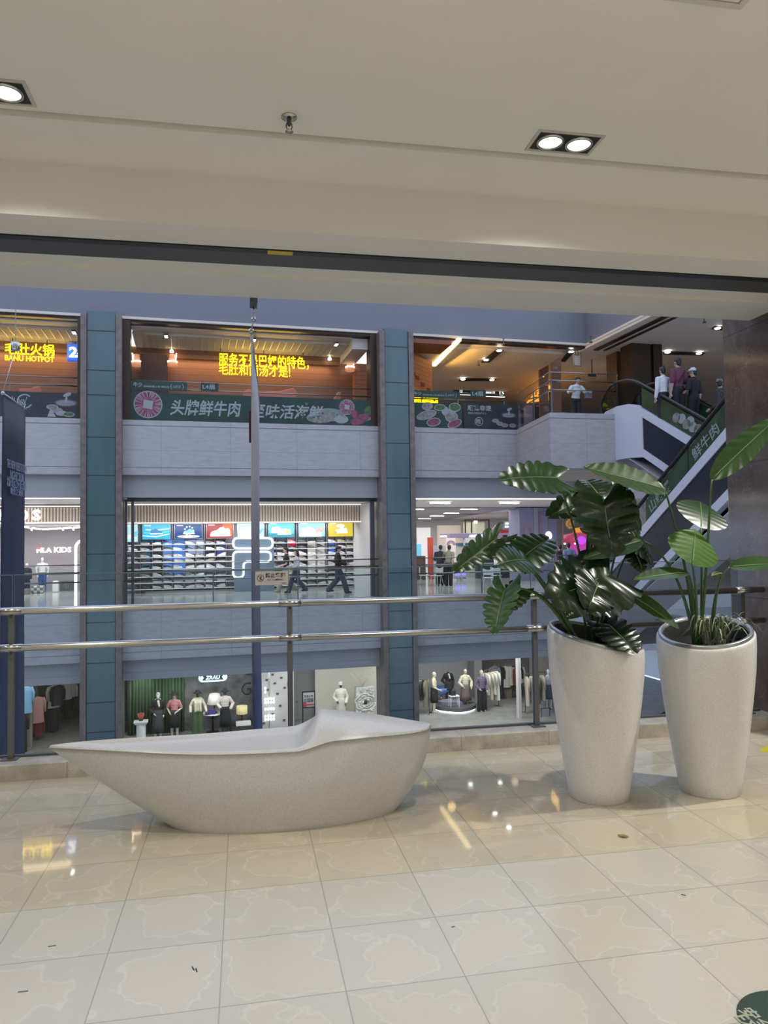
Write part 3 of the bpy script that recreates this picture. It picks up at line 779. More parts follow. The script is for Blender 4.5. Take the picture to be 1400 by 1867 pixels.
def lightstrip(name,label,x0,x1,y,v,matl=M_warm,th=0.03):
    a=fv(x0,y,v)[0]; c=fv(x1,y,v)[0]
    t=MB(); t.box(0,c-a,-0.02,0.02,-th/2,th/2)
    o=t.build(name,[matl],None,FT(a,v,fv((x0+x1)/2,y,v)[1])); return tag(o,label,'light strip')
lightstrip('light_strip','warm light strip at the top of the plank wall behind the yellow hotpot sign',0,148,623,2.94)
lightstrip('light_strip','short warm light strip left of the dark wood pillar',233,257,630,2.94)
lightstrip('light_strip','long warm light strip above the two-line yellow sign',306,645,640,2.94)
for (x0,x1,n_) in ((-8.6,-1.8,'l'),(0.3,7.0,'m')):
    area('restaurant_glow',FM @ T((x0+x1)/2,2.7,8.20) @ Matrix.Rotation(math.radians(12),4,'X'),x1-x0,0.12,40,(1.0,0.55,0.25))
    area('neon_glow_fill',FM @ T((x0+x1)/2+(0.8 if n_=='m' else 2.0),2.0,7.9) @ Matrix.Rotation(PI,4,'X'),2.6,0.3,28,(1.0,0.72,0.25))  # added upward area lamp, stands in for neon glow on the grid
    area('restaurant_fill',FM @ T((x0+x1)/2,1.7,8.45),x1-x0,0.6,38,(1.0,0.70,0.42))
# dark pillar, brick pier, dropped beam
u0,z1=fv(257,640,2.5); u1,_=fv(305,640,2.5)
b=MB(); b.box(u0,u1,2.5,3.0,L4,8.25); S('pillar_dark_wood',b,[M_dwood],'dark wood pillar inside the restaurant')
u0=fv(646,660,2.6)[0]; u1=fv(692,660,2.6)[0]
b=MB(); b.box(u0,u1,2.6,2.99,L4,8.3); S('wall_brick_pier',b,[M_brick],'orange brick pier at the restaurant end')
b=MB(); b.box(7.30,7.85,0.42,2.6,8.25,8.62); S('ceiling_drop',b,[M_beige])
# grid lamps
M_gl=glow('grid_lamp_glow',(1.0,0.98,0.92),14.0)
for (x,y,l) in ((135,604,'small bright lamp in the grid ceiling above the blue 24 sign'),(303,611,'small bright lamp in the grid ceiling near the dark wood pillar'),(463,618,'small bright lamp in the grid ceiling behind the hanging banner'),(613,626,'small bright lamp in the grid ceiling near the brick pier')):
    u,v=fz(x,y,8.52); b=MB(); b.box(-0.06,0.06,-0.16,0.16,-0.03,0.03,1); b.box(-0.045,0.045,-0.14,0.14,-0.036,-0.03,0)
    tag(b.build('ceiling_lamp',[M_gl,M_dgrey],None,FT(u,v,8.50)),l,'lamp','lamps in the grid ceiling')
# yellow neon signs
M_neon=glow('yellow_neon',(1.0,0.80,0.0),1.5); M_neonside=mat('neon_side',(0.4,0.3,0.02),0.5)
M_blue=glow('blue_light_box',(0.02,0.11,0.70),0.85); M_lwhite=glow('white_light',(1.0,1.0,1.0),3.0)
def plc(x0,y0,x1,y1,v):
    """u, z of lower left and width, height for a pixel box on the far plane v"""
    a,zb=fv(x0,y1,v); c,_=fv(x1,y1,v); _,zt=fv(x0,y0,v); return a,zb,c-a,zt-zb
def textline(parent, s, base, x0,y0,x1,y1,v, bold=0.03, depth=0.012, mats=None, name='lettering', sl=0.0, res=2):
    a,zb,w_,h_=plc(x0,y0,x1,y1,v)
    mb=letters(s,w_,h_,bold,depth,res=res)
    if sl: mb.v=[(p[0],p[1],p[2]+sl*p[0]) for p in mb.v]
    o=mb.build(name,mats or [M_neon],parent,T(a-base[0],v-base[1],zb-base[2])); return o
a,zb,w_,h_=plc(9,625,99,656,2.2); bs=(a,2.2,zb)
t=thing('neon_sign','yellow glowing hotpot sign with large characters over English words','sign',FT(*bs))
textline(t,'毛肚火锅',bs,9,624,99,646,2.2,0.012); textline(t,'BANU HOTPOT',bs,9,647,99,657,2.2,0.018)
b=MB(); 
for k in (0.15,0.85): b.box(w_*k-0.012,w_*k+0.012,0.0,0.03,h_*0.8,8.5-zb)
b.build('hanger',[M_black],t)
a,zb,w_,h_=plc(122,626,196,658,2.25); bs=(a,2.25,zb)
t=thing('light_box_sign','blue light box sign with a white 24','sign',FT(*bs))
b=MB(); b.box(0,w_,0,0.12,0,h_); b.build('blue_panel',[M_blue],t,bevel=0.03); textline(t,'24H',bs,126,632,178,651,2.24,0.03,0.01,[M_lwhite])
b=MB(); b.box(w_*.2-0.012,w_*.2+0.012,0.03,0.06,h_-.02,8.5-zb); b.build('hanger',[M_black],t)
a,zb,w_,h_=plc(399,643,561,683,2.2); bs=(a,2.2,zb)
t=thing('neon_sign','two-line yellow glowing sign hanging in the middle of the restaurant','sign',FT(*bs))
textline(t,'服务不是巴奴的特色，',bs,399,643,563,667,2.2,0.008,sl=0.0); textline(t,'毛肚和菌汤才是!',bs,399,662,529,683,2.2,0.008)
b=MB()
for k in (0.02,0.5,0.95): b.box(w_*k-0.012,w_*k+0.012,0.0,0.03,h_*0.85,8.5-zb)
b.build('hanger',[M_black],t)
# wall lamps, booth backs
M_lantern=mat('salmon_lampshade',(0.75,0.36,0.24),0.5,emit=(1.0,0.45,0.22),es=0.35)
M_lglow=glow('lamp_filament',(1.0,0.85,0.62),7.0)
for (x,y,fl,l) in ((249,657,-1,'salmon bell-shaped wall lamp left of the dark wood pillar'),(314,657,1,'salmon bell-shaped wall lamp right of the dark wood pillar'),(638,667,1,'salmon bell-shaped wall lamp beside the brick pier')):
    u,z=fv(x,y,2.6); t=thing('wall_lamp',l,'lamp',FT(u,2.6,z),'salmon bell-shaped wall lamps')
    b=MB(); b.lathe([(0.17,-0.20),(0.165,-0.12),(0.12,0.0),(0.10,0.14),(0.10,0.20)],14,(0,0,0),0,close=False); o=b.build('lamp_shade',[M_lantern],t,Matrix(),solid=0.01)
    b=MB(); b.lathe([(0.172,-0.02),(0.176,0.0),(0.172,0.02)],14,(0,0,-0.05),close=False); b.tube([(fl*0.12,-0.05,0.02),(fl*0.14,-0.05,0.24)],0.018,6); b.build('light_ring',[M_lglow],t)
    b=MB(); b.box(-0.03,0.03,0.08,0.40,0.1,0.16); b.build('wall_bracket',[M_bronze],t)
for (x,y,l) in ((313,640,'tiny white ceiling lamp beside the dark wood pillar'),(601,654,'tiny white lamp near the brick pier wall lamp')):
    u,z=fv(x,y,2.5); b=MB(); b.lathe([(0.0,-0.06),(0.06,-0.05),(0.07,0.0),(0.03,0.06),(0.0,0.06)],12); b.box(-0.01,0.01,-0.01,0.01,0.05,8.6-z); tag(b.build('spot_lamp',[M_lglow],None,FT(u,2.5,z)),l,'lamp')
M_salmon=mat('salmon_leather',(0.62,0.20,0.13),0.45)
def booth(pts,l,v=1.9,th=0.22):
    P=[fv(x,y,v) for x,y in pts]; u0=P[0][0]; t=thing('booth_seat',l,'booth seat',FT(u0,v,L4),'salmon booth seats behind the railing')
    b=MB(); k=len(P)
    up=[(p[0]-u0,p[1]-L4) for p in P]
    b.poly([(up[0][0],0.45)]+[(up[-1][0],0.45)]+list(reversed(up)),0,th); b.build('backrest',[M_salmon],t,bevel=0.03)
    b=MB(); b.box(up[0][0],up[-1][0],-0.55,0.0,0.0,0.45); b.build('seat_base',[M_dwood],t)
booth([(35,708),(55,708),(62,705),(72,704),(76,712)],'salmon booth backrest behind the dark pot banner')
booth([(443,716),(452,709),(475,714),(510,713),(527,709),(535,707),(541,713)],'curved salmon booth backrest below the two-line yellow sign')
booth([(606,730),(612,722),(616,714),(622,714),(622,728)],'slanted salmon booth backrest near the brick pier')

# ------------------------------------------------------------------ printed banners on the railings
M_bgreen=mat('banner_green',(0.006,0.034,0.020),0.5,var=0.35,vscale=1.2); M_bdark=mat('banner_dark',(0.012,0.018,0.018),0.45,var=0.4,vscale=2)
M_btext=mat('banner_silver',(0.27,0.30,0.28),0.5); M_meat=mat('banner_meat',(0.19,0.045,0.075),0.5,var=0.5,vscale=9); M_bwhite=mat('banner_white',(0.28,0.28,0.27),0.5)
M_pale=mat('banner_pale_food',(0.20,0.19,0.16),0.5,var=0.4,vscale=8); M_leafy=mat('banner_leafy',(0.05,0.12,0.03),0.5,var=0.5,vscale=12)
def ellip(b,cx,cz,rx,rz,m,y=-0.004,n=20,th=0.003,rot=0.0):
    b.poly([(cx+rx*math.cos(2*PI*j/n)*math.cos(rot)-rz*math.sin(2*PI*j/n)*math.sin(rot),cz+rx*math.cos(2*PI*j/n)*math.sin(rot)+rz*math.sin(2*PI*j/n)*math.cos(rot)) for j in range(n)],y,y+th,m)
def meat_disc(b,cx,cz,r,y):
    ellip(b,cx,cz,r,r,1,y); ellip(b,cx,cz,r*0.93,r*0.93,2,y-0.002)
    for k in range(26):
        a=2*PI*k/26+0.1*math.sin(k*5); a2=a+0.06
        b.poly([(cx+r*0.36*math.cos(a),cz+r*0.36*math.sin(a)),(cx+r*0.9*math.cos(a-0.02),cz+r*0.9*math.sin(a-0.02)),(cx+r*0.9*math.cos(a2),cz+r*0.9*math.sin(a2))],y-0.004,y-0.001,1)
    q=r*0.36; b.poly([(cx-q,cz-q*0.7),(cx+q*0.8,cz-q),(cx+q,cz+q*0.7),(cx-q*0.8,cz+q)],y-0.006,y-0.001,1)
V_B=0.075
def banner(label,x0,x1,yt,yb,back,group='printed banners on the upper railings'):
    xm=(x0+x1)/2; a=fv(x0,yb,V_B)[0]; c=fv(x1,yb,V_B)[0]; zt=fv(xm,yt,V_B)[1]; h=zt-L4-0.02
    t=thing('printed_banner',label,'banner',FT(a,V_B,L4+0.02),group)
    b=MB(); b.box(0,c-a,0,0.01,0,h); b.build('cloth',[back],t)
    return t,c-a,h
# long green banner: beef disc, big brush characters, seafood
t,w_,h_=banner('long green banner with white brush characters and a round slice of meat',229,686,722,772,M_bgreen)
FPM=[M_pale,M_bwhite,M_meat,mat('banner_green_plate',(0.16,0.22,0.18),0.5),M_leafy]
b=MB(); meat_disc(b,w_*0.083,h_*0.56,h_*0.50,-0.004); b.build('meat_print',FPM,t)
b=MB(); meat_disc(b,w_*0.875,h_*0.70,h_*0.30,-0.004)
ellip(b,w_*0.80,h_*0.38,0.55,0.22,3,-0.005); ellip(b,w_*0.76,h_*0.20,0.40,0.13,0,-0.006); ellip(b,w_*0.85,h_*0.22,0.24,0.14,1,-0.007); ellip(b,w_*0.93,h_*0.24,0.34,0.16,2,-0.008,rot=0.4)
ellip(b,w_*0.96,h_*0.30,0.3,0.10,0,-0.003,rot=0.3); ellip(b,w_*0.73,h_*0.25,0.2,0.14,3,-0.004)
ellip(b,w_*0.905,h_*0.45,0.13,0.13,2,-0.009); ellip(b,w_*0.97,h_*0.55,0.16,0.2,4,-0.003)
for k in range(9): ellip(b,w_*(0.765+0.012*k),h_*(0.42+0.06*math.sin(k*2.2)),0.10,0.05,0,-0.009,rot=k*0.7)
b.build('food_print',FPM,t)
b=MB(); b.join(letters('头牌鲜牛肉',w_*0.275,h_*0.58,0.02,0.003,0.18),T(w_*0.165,-0.003,h_*0.20)); b.build('brush_lettering',[M_btext],t)
b=MB(); b.join(letters('至味活海鲜',w_*0.30,h_*0.54,0.02,0.003,0.18),T(w_*0.475,-0.003,h_*0.18)); b.build('brush_lettering',[M_btext],t); b=MB()
b.join(letters('鲜活海产',w_*0.012,h_*0.1,0,0.003),T(w_*0.70,-0.003,h_*0.72))
b.build('seal_lettering',[M_btext],t)
# narrow boards tied to the rail above it, and their twins in the right bay
def board(label,x0,y0,x1,y1,kind):
    a,zb,ww,hh=plc(x0,y0,x1,y1,0.06); t=thing('rail_board',label,'sign',FT(a,0.06,zb),'green boards tied to the upper rail')
    b=MB(); b.box(0,ww,0,0.012,0,hh); b.build('panel',[M_bgreen],t)
    b=MB()
    if kind: b.join(letters('L4层',ww*0.72,hh*0.66,0.02,0.003),T(ww*0.1,-0.003,hh*0.17))
    else:
        b.join(letters('牛少',ww*0.16,hh*0.5,0.02,0.003),T(ww*0.04,-0.003,hh*0.3)); b.join(letters('顺德鲜煮火锅·精选店',ww*0.46,hh*0.22,0.01,0.003),T(ww*0.22,-0.003,hh*0.28))
        b.join(letters('(',None,hh*0.62,0.0,0.003),T(ww*0.70,-0.003,hh*0.16)); b.join(letters('山缓缓',ww*0.15,hh*0.32,0.01,0.003),T(ww*0.745,-0.003,hh*0.3)); b.join(letters(')',None,hh*0.62,0.0,0.003),T(ww*0.91,-0.003,hh*0.16))
    b.build('lettering',[M_btext],t)
    b=MB()
    for q in (0.08,0.92): b.box(ww*q-0.008,ww*q+0.008,0.0,0.03,hh*0.9,hh+0.03)
    b.build('tie',[M_dgrey],t)
board('long green lettered board on the rail above the meat disc banner',239,693,341,710,0)
board('short green board reading L4 on the rail above the brush-lettered banner',366,698,398,712,1)
board('long green lettered board on the rail right of the second teal column',751,711,838,724,0)
board('short green board reading L4 on the rail below the hanging L5 sign',858,711,886,724,1)
# left banner: dark with a pot
t,w_,h_=banner('dark banner with a round black soup pot, left of the first teal column',-55,145,714,763,M_bdark)
def pot(b,cx,cz,s):
    ellip(b,cx,cz-0.10*s,0.36*s,0.26*s,0,-0.004); ellip(b,cx,cz+0.02*s,0.36*s,0.13*s,1,-0.006); ellip(b,cx,cz+0.01*s,0.30*s,0.095*s,2,-0.008)
    b.poly([(cx-0.04*s,cz+0.03*s),(cx+0.04*s,cz+0.03*s),(cx+0.05*s,cz+0.25*s),(cx-0.01*s,cz+0.22*s)],-0.011,-0.008,3); ellip(b,cx+0.04*s,cz+0.28*s,0.13*s,0.06*s,3,-0.011,rot=0.4)
PM=[mat('pot_black',(0.022,0.018,0.022),0.3),mat('pot_rim',(0.06,0.05,0.06),0.3),mat('broth',(0.20,0.20,0.21),0.5),M_bwhite,M_pale,M_leafy]
b=MB(); pot(b,w_*0.872,h_*0.58,0.95)
for (q,r,k) in ((0.745,0.42,4),(0.785,0.30,4),(0.83,0.18,3),(0.90,0.14,5)): ellip(b,w_*q,h_*r,0.17,0.08,3,-0.005); ellip(b,w_*q,h_*r+0.01,0.14,0.06,k,-0.008)
b.poly([(w_*.70,0.02),(w_*.78,0.02),(w_*.73,0.30)],-0.004,0,3)
b.build('food_print',PM,t)
b=MB(); b.join(letters('出山',w_*0.09,h_*0.22,0.02,0.003),T(w_*0.31,-0.003,h_*0.58)); b.join(letters('360',w_*0.06,h_*0.26,0.02,0.003),T(w_*0.43,-0.003,h_*0.45))
for k in range(20):
    a0,a1=2*PI*k/20*0.8+0.8,2*PI*(k+1)/20*0.8+0.8; c0=(w_*0.492,h_*0.62); R0,R1=h_*0.24,h_*0.29
    b.poly([(c0[0]+r*math.cos(a),c0[1]+r*math.sin(a)) for r,a in ((R0,a0),(R1,a0),(R1,a1),(R0,a1))],-0.004,0)
b.poly([(w_*.485,h_*.58),(w_*.492,h_*.50),(w_*.515,h_*.78),(w_*.51,h_*.8),(w_*.493,h_*.58),(w_*.488,h_*.62)],-0.006,0)
b.build('lettering',[M_btext],t)
# right bay: food banner, then text banner
t,w_,h_=banner('dark green banner with trays of raw food, right of the second teal column',752,843,735,778,M_bgreen)
b=MB()
for (q,r,rx,rz,rot,k) in ((.30,.86,.20,.14,.2,0),(.55,.82,.22,.12,.1,4),(.85,.85,.22,.16,0,4),(.28,.50,.38,.15,.3,0),(.42,.22,.26,.15,.2,2),(.66,.68,.14,.16,0,1),(.80,.70,.13,.15,0,1),(.78,.46,.24,.20,0,0),(.84,.18,.28,.14,.4,2)):
    ellip(b,w_*q,h_*r,rx,rz,1,-0.005-.002*r,rot=rot); ellip(b,w_*q,h_*r+.005,rx*.86,rz*.8,k,-0.008-.002*r,rot=rot)
b.build('food_print',[M_pale,M_bwhite,M_meat,M_bwhite,M_leafy],t)
t,w_,h_=banner('dark banner with four bold characters and a soup pot, left of the balcony step',846,944,736,778,M_bdark)
b=MB(); pot(b,w_*0.83,h_*0.55,0.8)
for (q,r) in ((.58,.33),(.66,.22),(.75,.16),(.90,.16)): ellip(b,w_*q,h_*r,0.13,0.07,3,-0.005); ellip(b,w_*q,h_*r+.01,0.10,0.05,4,-0.008)
b.build('food_print',PM,t)
b=MB(); b.join(letters('顺德非遗',w_*0.44,h_*0.22,0.03,0.003),T(w_*0.07,-0.003,h_*0.70)); b.join(letters('顺德火锅鼎粥牛少',w_*0.34,h_*0.085,0.005,0.003),T(w_*0.075,-0.003,h_*0.56))
for k in range(16):
    a0,a1=2*PI*k/16,2*PI*(k+1)/16; c0=(w_*0.275,h_*0.28); R0,R1=h_*0.15,h_*0.175
    b.poly([(c0[0]+r*math.cos(a),c0[1]+r*math.sin(a)) for r,a in ((R0,a0),(R1,a0),(R1,a1),(R0,a1))],-0.004,0)
b.join(letters('鼎',h_*0.2,h_*0.2,0.02,0.003),T(w_*0.215,-0.003,h_*0.18)); b.build('lettering',[M_btext],t)
# ================================================================== PEOPLE AND MANNEQUINS
def remesh(mb, name, mats, voxel, parent=None, smooth=2, mw=None):
    """one continuous surface grown round overlapping tapered limbs"""
    me=mb.mesh('tmp_body',[M_white])
    o=bpy.data.objects.new('tmp_body',me); COL.objects.link(o)
    d=o.modifiers.new('r','REMESH'); d.mode='VOXEL'; d.voxel_size=voxel; d.use_smooth_shade=True
    if smooth:
        d=o.modifiers.new('s','SMOOTH'); d.factor=0.5; d.iterations=smooth
    d=o.modifiers.new('d','DECIMATE'); d.ratio=0.35
    dg=bpy.context.evaluated_depsgraph_get(); dg.update()
    ev=bpy.data.meshes.new_from_object(o.evaluated_get(dg))
    bpy.data.objects.remove(o); bpy.data.meshes.remove(me)
    ev.name=name; ev.materials.clear()
    for x in mats: ev.materials.append(x)
    ev.polygons.foreach_set('use_smooth',[True]*len(ev.polygons)); ev.polygons.foreach_set('material_index',[0]*len(ev.polygons))
    r=bpy.data.objects.new(name,ev); link(r,parent,mw); return r
def limb(mb,pts,rs,n=10):
    """closed tapered tube with round ends and joints"""
    mb.tube(pts,rs,n)
    for p,r in zip(pts,rs): mb.ball(p,r*1.0,10)
STAND=dict(pelvis=(0,0,.525),waist=(0,.0,.61),chest=(0,.005,.725),neck=(0,.006,.825),head=(0,-.008,.925),
  shL=(-.108,.008,.79),elL=(-.130,.02,.615),wrL=(-.135,-.01,.475),shR=(.108,.008,.79),elR=(.130,.02,.615),wrR=(.135,-.01,.475),
  hipL=(-.052,0,.505),knL=(-.056,-.008,.28),anL=(-.056,.012,.045),hipR=(.052,0,.505),knR=(.056,-.008,.28),anR=(.056,.012,.045),look=(0,-1,0),toeL=(0,-1,0),toeR=(0,-1,0))
def figure(name,label,cat,mw,H,skin,wear,pose=None,group=None,hair=None,stand=None,female=False,face=True,headless=False,vox=0.013):
    """a standing, walking or leaning figure; wear = list of (kind, material)"""
    J={k:Vector(v) for k,v in STAND.items()}
    for k,v in (pose or {}).items(): J[k]=Vector(v)
    if female:
        for k in ('shL','shR','elL','elR'): J[k].x*=.86
    for k in ('shL','shR'): J[k].z-=.010
    t=thing(name,label,cat,mw,group)
    P=lambda k: J[k]*H
    def add(mb,grow=0.0,what=('torso','arms','legs','head','hands','feet'),sleeve=1.0,hem=0.0,leg=1.0,flare=0.0):
        g=grow
        sc=0.92 if female else 1.0
        if 'torso' in what:
            c,wz,pv,nk=J['chest'],J['waist'],J['pelvis'],J['neck']
            ax=(J['shR']-J['shL']); yaw=math.atan2(ax.y,ax.x)
            def eb(c,r):
                m2=MB(); m2.ball((0,0,0),tuple((q+g)*H for q in r),12); mb.join(m2,Matrix.Translation(c*H)@Matrix.Rotation(yaw,4,'Z'))
            eb(c,(.092*sc,.062,.095)); eb((c+wz)/2,(.083*sc,.06,.08)); eb(wz,(.076*sc,.056,.07)); eb((wz+pv)/2,(.082*sc,.06,.06)); eb(pv,(.088,.066,.065))
            limb(mb,[J['shL']*H,(c+Vector((0,0,.055)))*H,J['shR']*H],[(.031*sc+g)*H,(.048+g)*H,(.031*sc+g)*H])
            for s in 'LR': limb(mb,[(J['sh'+s]+Vector((0,0,.004)))*H,(nk-Vector((0,0,.022)))*H],[(.024+g)*H,(.032+g)*H])
            if 'head' in what: limb(mb,[(nk-Vector((0,0,.03)))*H,(nk+(J['head']-nk)*.5)*H],[(.036)*H,.030*H])
            else: mb.ball((nk-Vector((0,0,.02)))*H,(.044+g)*H,10)
        if 'arms' in what:
            for s in 'LR':
                e=J['el'+s]; w_=J['wr'+s]; s0=J['sh'+s]
                if sleeve>=1: limb(mb,[s0*H,e*H,(e+(w_-e)*min(1,sleeve))*H],[(.029*sc+g)*H,(.025+g)*H,(.019+g)*H])
                else: limb(mb,[s0*H,(s0+(e-s0)*sleeve)*H],[(.034*sc+g)*H,(.029+g)*H])
        if 'legs' in what:
            for s in 'LR':
                h_,k,a=J['hip'+s],J['kn'+s],J['an'+s]
                if leg>=1: limb(mb,[h_*H,k*H,a*H],[(.056+g)*H,(.038+g+flare*.5)*H,(.026+g*1.5+flare)*H])
                else: limb(mb,[h_*H,(h_+(k-h_)*leg)*H],[(.056+g)*H,(.045+g)*H])
        if 'hands' in what:
            for s,sg in (('L',-1),('R',1)):
                e,w_=J['el'+s],J['wr'+s]; d=(w_-e).normalized(); side=d.cross(Vector((sg*1.0,0.25,0.0))).normalized()
                pal=w_+d*.030
                limb(mb,[w_*H,(pal+d*.018)*H],[.016*H,.020*H])
                for k in range(4):
                    b0=pal+d*.02+side*(.0075*(k-1.5)*1.5); ln=(.040,.046,.044,.034)[k]
                    cur=d.cross(side)*sg*-.010
                    limb(mb,[b0*H,(b0+d*ln*.55+cur*.4)*H,(b0+d*ln+cur)*H],[.0066*H,.006*H,.005*H],6)
                b0=pal-side*.016
                limb(mb,[b0*H,(b0-side*.016+d*.018)*H,(b0-side*.018+d*.034)*H],[.008*H,.007*H,.0055*H],6)
        if 'feet' in what:
            for s in 'LR':
                a=J['an'+s]; q=J['toe'+s].normalized(); h=a-Vector((0,0,.025))
                limb(mb,[(h-q*.025)*H,(h+q*.05)*H,(h+q*.088-Vector((0,0,.004)))*H],[.021*H,.020*H,.015*H])
        if 'head' in what:
            hd=J['head']; lk=J['look'].normalized(); yaw=math.atan2(lk.x,-lk.y); M4=Matrix.Translation(hd*H)@Matrix.Rotation(yaw,4,'Z')@Matrix.Rotation(-math.asin(max(-1,min(1,lk.z))),4,'X')
            h=MB(); h.ball((0,.004*H,.008*H),(.044*H,.053*H,.058*H),16); h.ball((0,-.012*H,-.028*H),(.033*H,.037*H,.040*H),12)
            if face:
                h.ball((0,-.050*H,-.008*H),(.0085*H,.013*H,.013*H),8); h.ball((0,-.045*H,-.038*H),(.014*H,.008*H,.006*H),8); h.ball((0,-.044*H,.008*H),(.03*H,.009*H,.006*H),8)
                for sg in (-1,1): h.ball((sg*.045*H,.004*H,-.006*H),(.007*H,.011*H,.017*H),8)
            mb.join(h,M4)
        return mb
    what=['torso','arms','legs','hands','feet']+([] if headless else ['head'])
    remesh(add(MB(),0.0,what),'body',[skin],vox,t)
    lk=J['look'].normalized(); yaw=math.atan2(lk.x,-lk.y)
    HM=Matrix.Translation(J['head']*H)@Matrix.Rotation(yaw,4,'Z')@Matrix.Rotation(-math.asin(max(-1,min(1,lk.z))),4,'X')
    if face and not headless and cat=='person':
        for sg in (-1,1):
            e=MB(); e.ball((sg*.017*H,-.049*H,.002*H),(.007*H,.004*H,.0042*H),8); e.build('eye',[mat('dark_eye',(0.01,0.008,0.006),0.2)],t,HM)
    for w_ in wear:
        kind,mt=w_[0],w_[1]; mb=MB()
        if kind=='shirt': add(mb,.010,('torso','arms'),sleeve=w_[2] if len(w_)>2 else 1.0); nm='shirt'
        elif kind=='jacket':
            add(mb,.017,('torso','arms'),sleeve=1.0); nm='jacket'
            pv=J['pelvis']; mb.ball(pv*H,(.105*H,.085*H,.07*H),12)
        elif kind=='coat':
            add(mb,.020,('torso','arms'),sleeve=1.0); nm='coat'; pv=J['pelvis']
            mb.tube([(J['waist'])*H,(pv-Vector((0,0,.02)))*H,(pv-Vector((0,0,.14)))*H],[.095*H,.115*H,.13*H],14)
        elif kind=='trousers':
            add(mb,.010,('legs',),flare=w_[2] if len(w_)>2 else 0.006); mb.ball(J['pelvis']*H,(.097*H,.077*H,.075*H),12); mb.ball((J['pelvis']*.6+J['waist']*.4)*H,(.090*H,.070*H,.05*H),12); nm='trousers'
        elif kind=='skirt':
            ln=w_[2]; pv=J['pelvis']; wz=J['waist']; nm='skirt'; fl=w_[3] if len(w_)>3 else .135
            n=28; G=[]
            for (z,r) in ((wz.z,.085),(pv.z+.02,.100),(pv.z-.05,.108),((pv.z-.05+ln)/2,.5*(.108+fl)),(ln,fl)):
                k=(wz.z-z)/(wz.z-ln)
                G.append([((pv.x+(r+.008*k*math.cos(9*2*PI*j/n))*math.cos(2*PI*j/n))*H,(pv.y+(r*.82+.008*k*math.cos(9*2*PI*j/n))*math.sin(2*PI*j/n))*H,z*H) for j in range(n+1)])
            mb.grid(G,0,True); mb.build(nm,[mt],t,solid=0.01); continue
        elif kind=='shoes':
            for s in 'LR':
                a=J['an'+s]; q=J['toe'+s].normalized(); h=a-Vector((0,0,.024))
                limb(mb,[(h-q*.03)*H,(h+q*.05)*H,(h+q*.095-Vector((0,0,.003)))*H],[.026*H,.025*H,.019*H])
            nm='shoes'
        elif kind=='scarf':
            limb(mb,[(J['neck']+Vector((-.04,.02,.0)))*H,(J['neck']+Vector((0,-.045,-.02)))*H,(J['neck']+Vector((.04,.02,0)))*H],[.03*H]*3)
            limb(mb,[(J['neck']+Vector((.0,-.05,-.02)))*H,(J['neck']+Vector((.02,-.075,-.12)))*H],[.026*H,.022*H]); nm='scarf'
        elif kind=='stole':
            for sg in (-1,1): limb(mb,[(J['neck']+Vector((0,.05,-.0)))*H,(J['neck']+Vector((sg*.06,0,-.01)))*H,(J['neck']+Vector((sg*.05,-.07,-.1)))*H,(J['neck']+Vector((sg*.055,-.08,-.27)))*H],[.03*H,.034*H,.03*H,.026*H])
            nm='stole'
        elif kind=='hat':
            h=MB(); h.lathe([(0,.075*H),(.040*H,.068*H),(.050*H,.02*H),(.095*H,.008*H),(.095*H,.002*H),(.045*H,.010*H)],18,(0,0.004*H,.012*H),0,close=False)
            h.build('hat',[mt],t,HM,solid=0.006); continue
        elif kind=='cap':
            h=MB(); h.lathe([(0,.066*H),(.030*H,.060*H),(.050*H,.035*H),(.052*H,.008*H)],18,(0,0.004*H,.006*H),0,close=False,sy=1.12); h.grid([[(x*.045*H,(-.045-.05*d*(1-.5*x*x))*H,(.016-.012*d)*H) for x in (-1,-.5,0,.5,1)] for d in (0,.5,1)])
            h.build('cap',[mt],t,HM,solid=0.006); continue
        elif kind=='bag':
            off=Vector(w_[2])*H; h=MB(); h.box(-.07*H,.07*H,-.03*H,.03*H,-.06*H,.05*H); h.tube([(-.04*H,0,.05*H),(-.03*H,0,.09*H),(.03*H,0,.09*H),(.04*H,0,.05*H)],.005*H,6)
            h.build('bag',[mt],t,Matrix.Translation(off),bevel=.012*H); continue
        elif kind=='strap':
            h=MB(); c=J['chest']; h.tube([(c+Vector((-.09,.03,.08)))*H,(c+Vector((-.02,.085,.0)))*H,(c+Vector((.07,.075,-.12)))*H],.008*H,6); h.build('shoulder_strap',[mt],t); continue
        remesh(mb,nm,[mt],vox,t)
    if hair:
        mtl,ln=hair; h=MB()
        h.ball((0,.012*H,.018*H),(.049*H,.054*H,.056*H),14)
        h.ball((0,-.012*H,.048*H),(.040*H,.044*H,.026*H),12)
        h.ball((0,.034*H,-.018*H),(.040*H,.028*H,.040*H),10)
        if ln>0:
            h.tube([(0,.035*H,.0),(0,.048*H,-.08*H),(0,.045*H,-(.06+ln)*H)],[.05*H,.052*H,.030*H],12,flat=.6)
            for sg in (-1,1): h.tube([(sg*.040*H,.008*H,.01*H),(sg*.048*H,.014*H,-.05*H),(sg*.048*H,.02*H,-.11*H)],[.016*H,.020*H,.012*H],8)
        if ln<0: h.ball((0,.035*H,.075*H),(.02*H,.02*H,.022*H),10)
        o=remesh(h,'hair',[mtl],vox*.8,t,1); o.matrix_local=HM
    if stand:
        mtl,hh=stand; b=MB(); b.tube([(0,.05*H,.012),(0,.02*H,J['pelvis'].z*H*.9)],.012,8); b.lathe([(0,0),(.15,0),(.15,.01),(.02,.014)],20,(0,.05*H,0)); b.build('base_rod',[mtl],t)
    return t
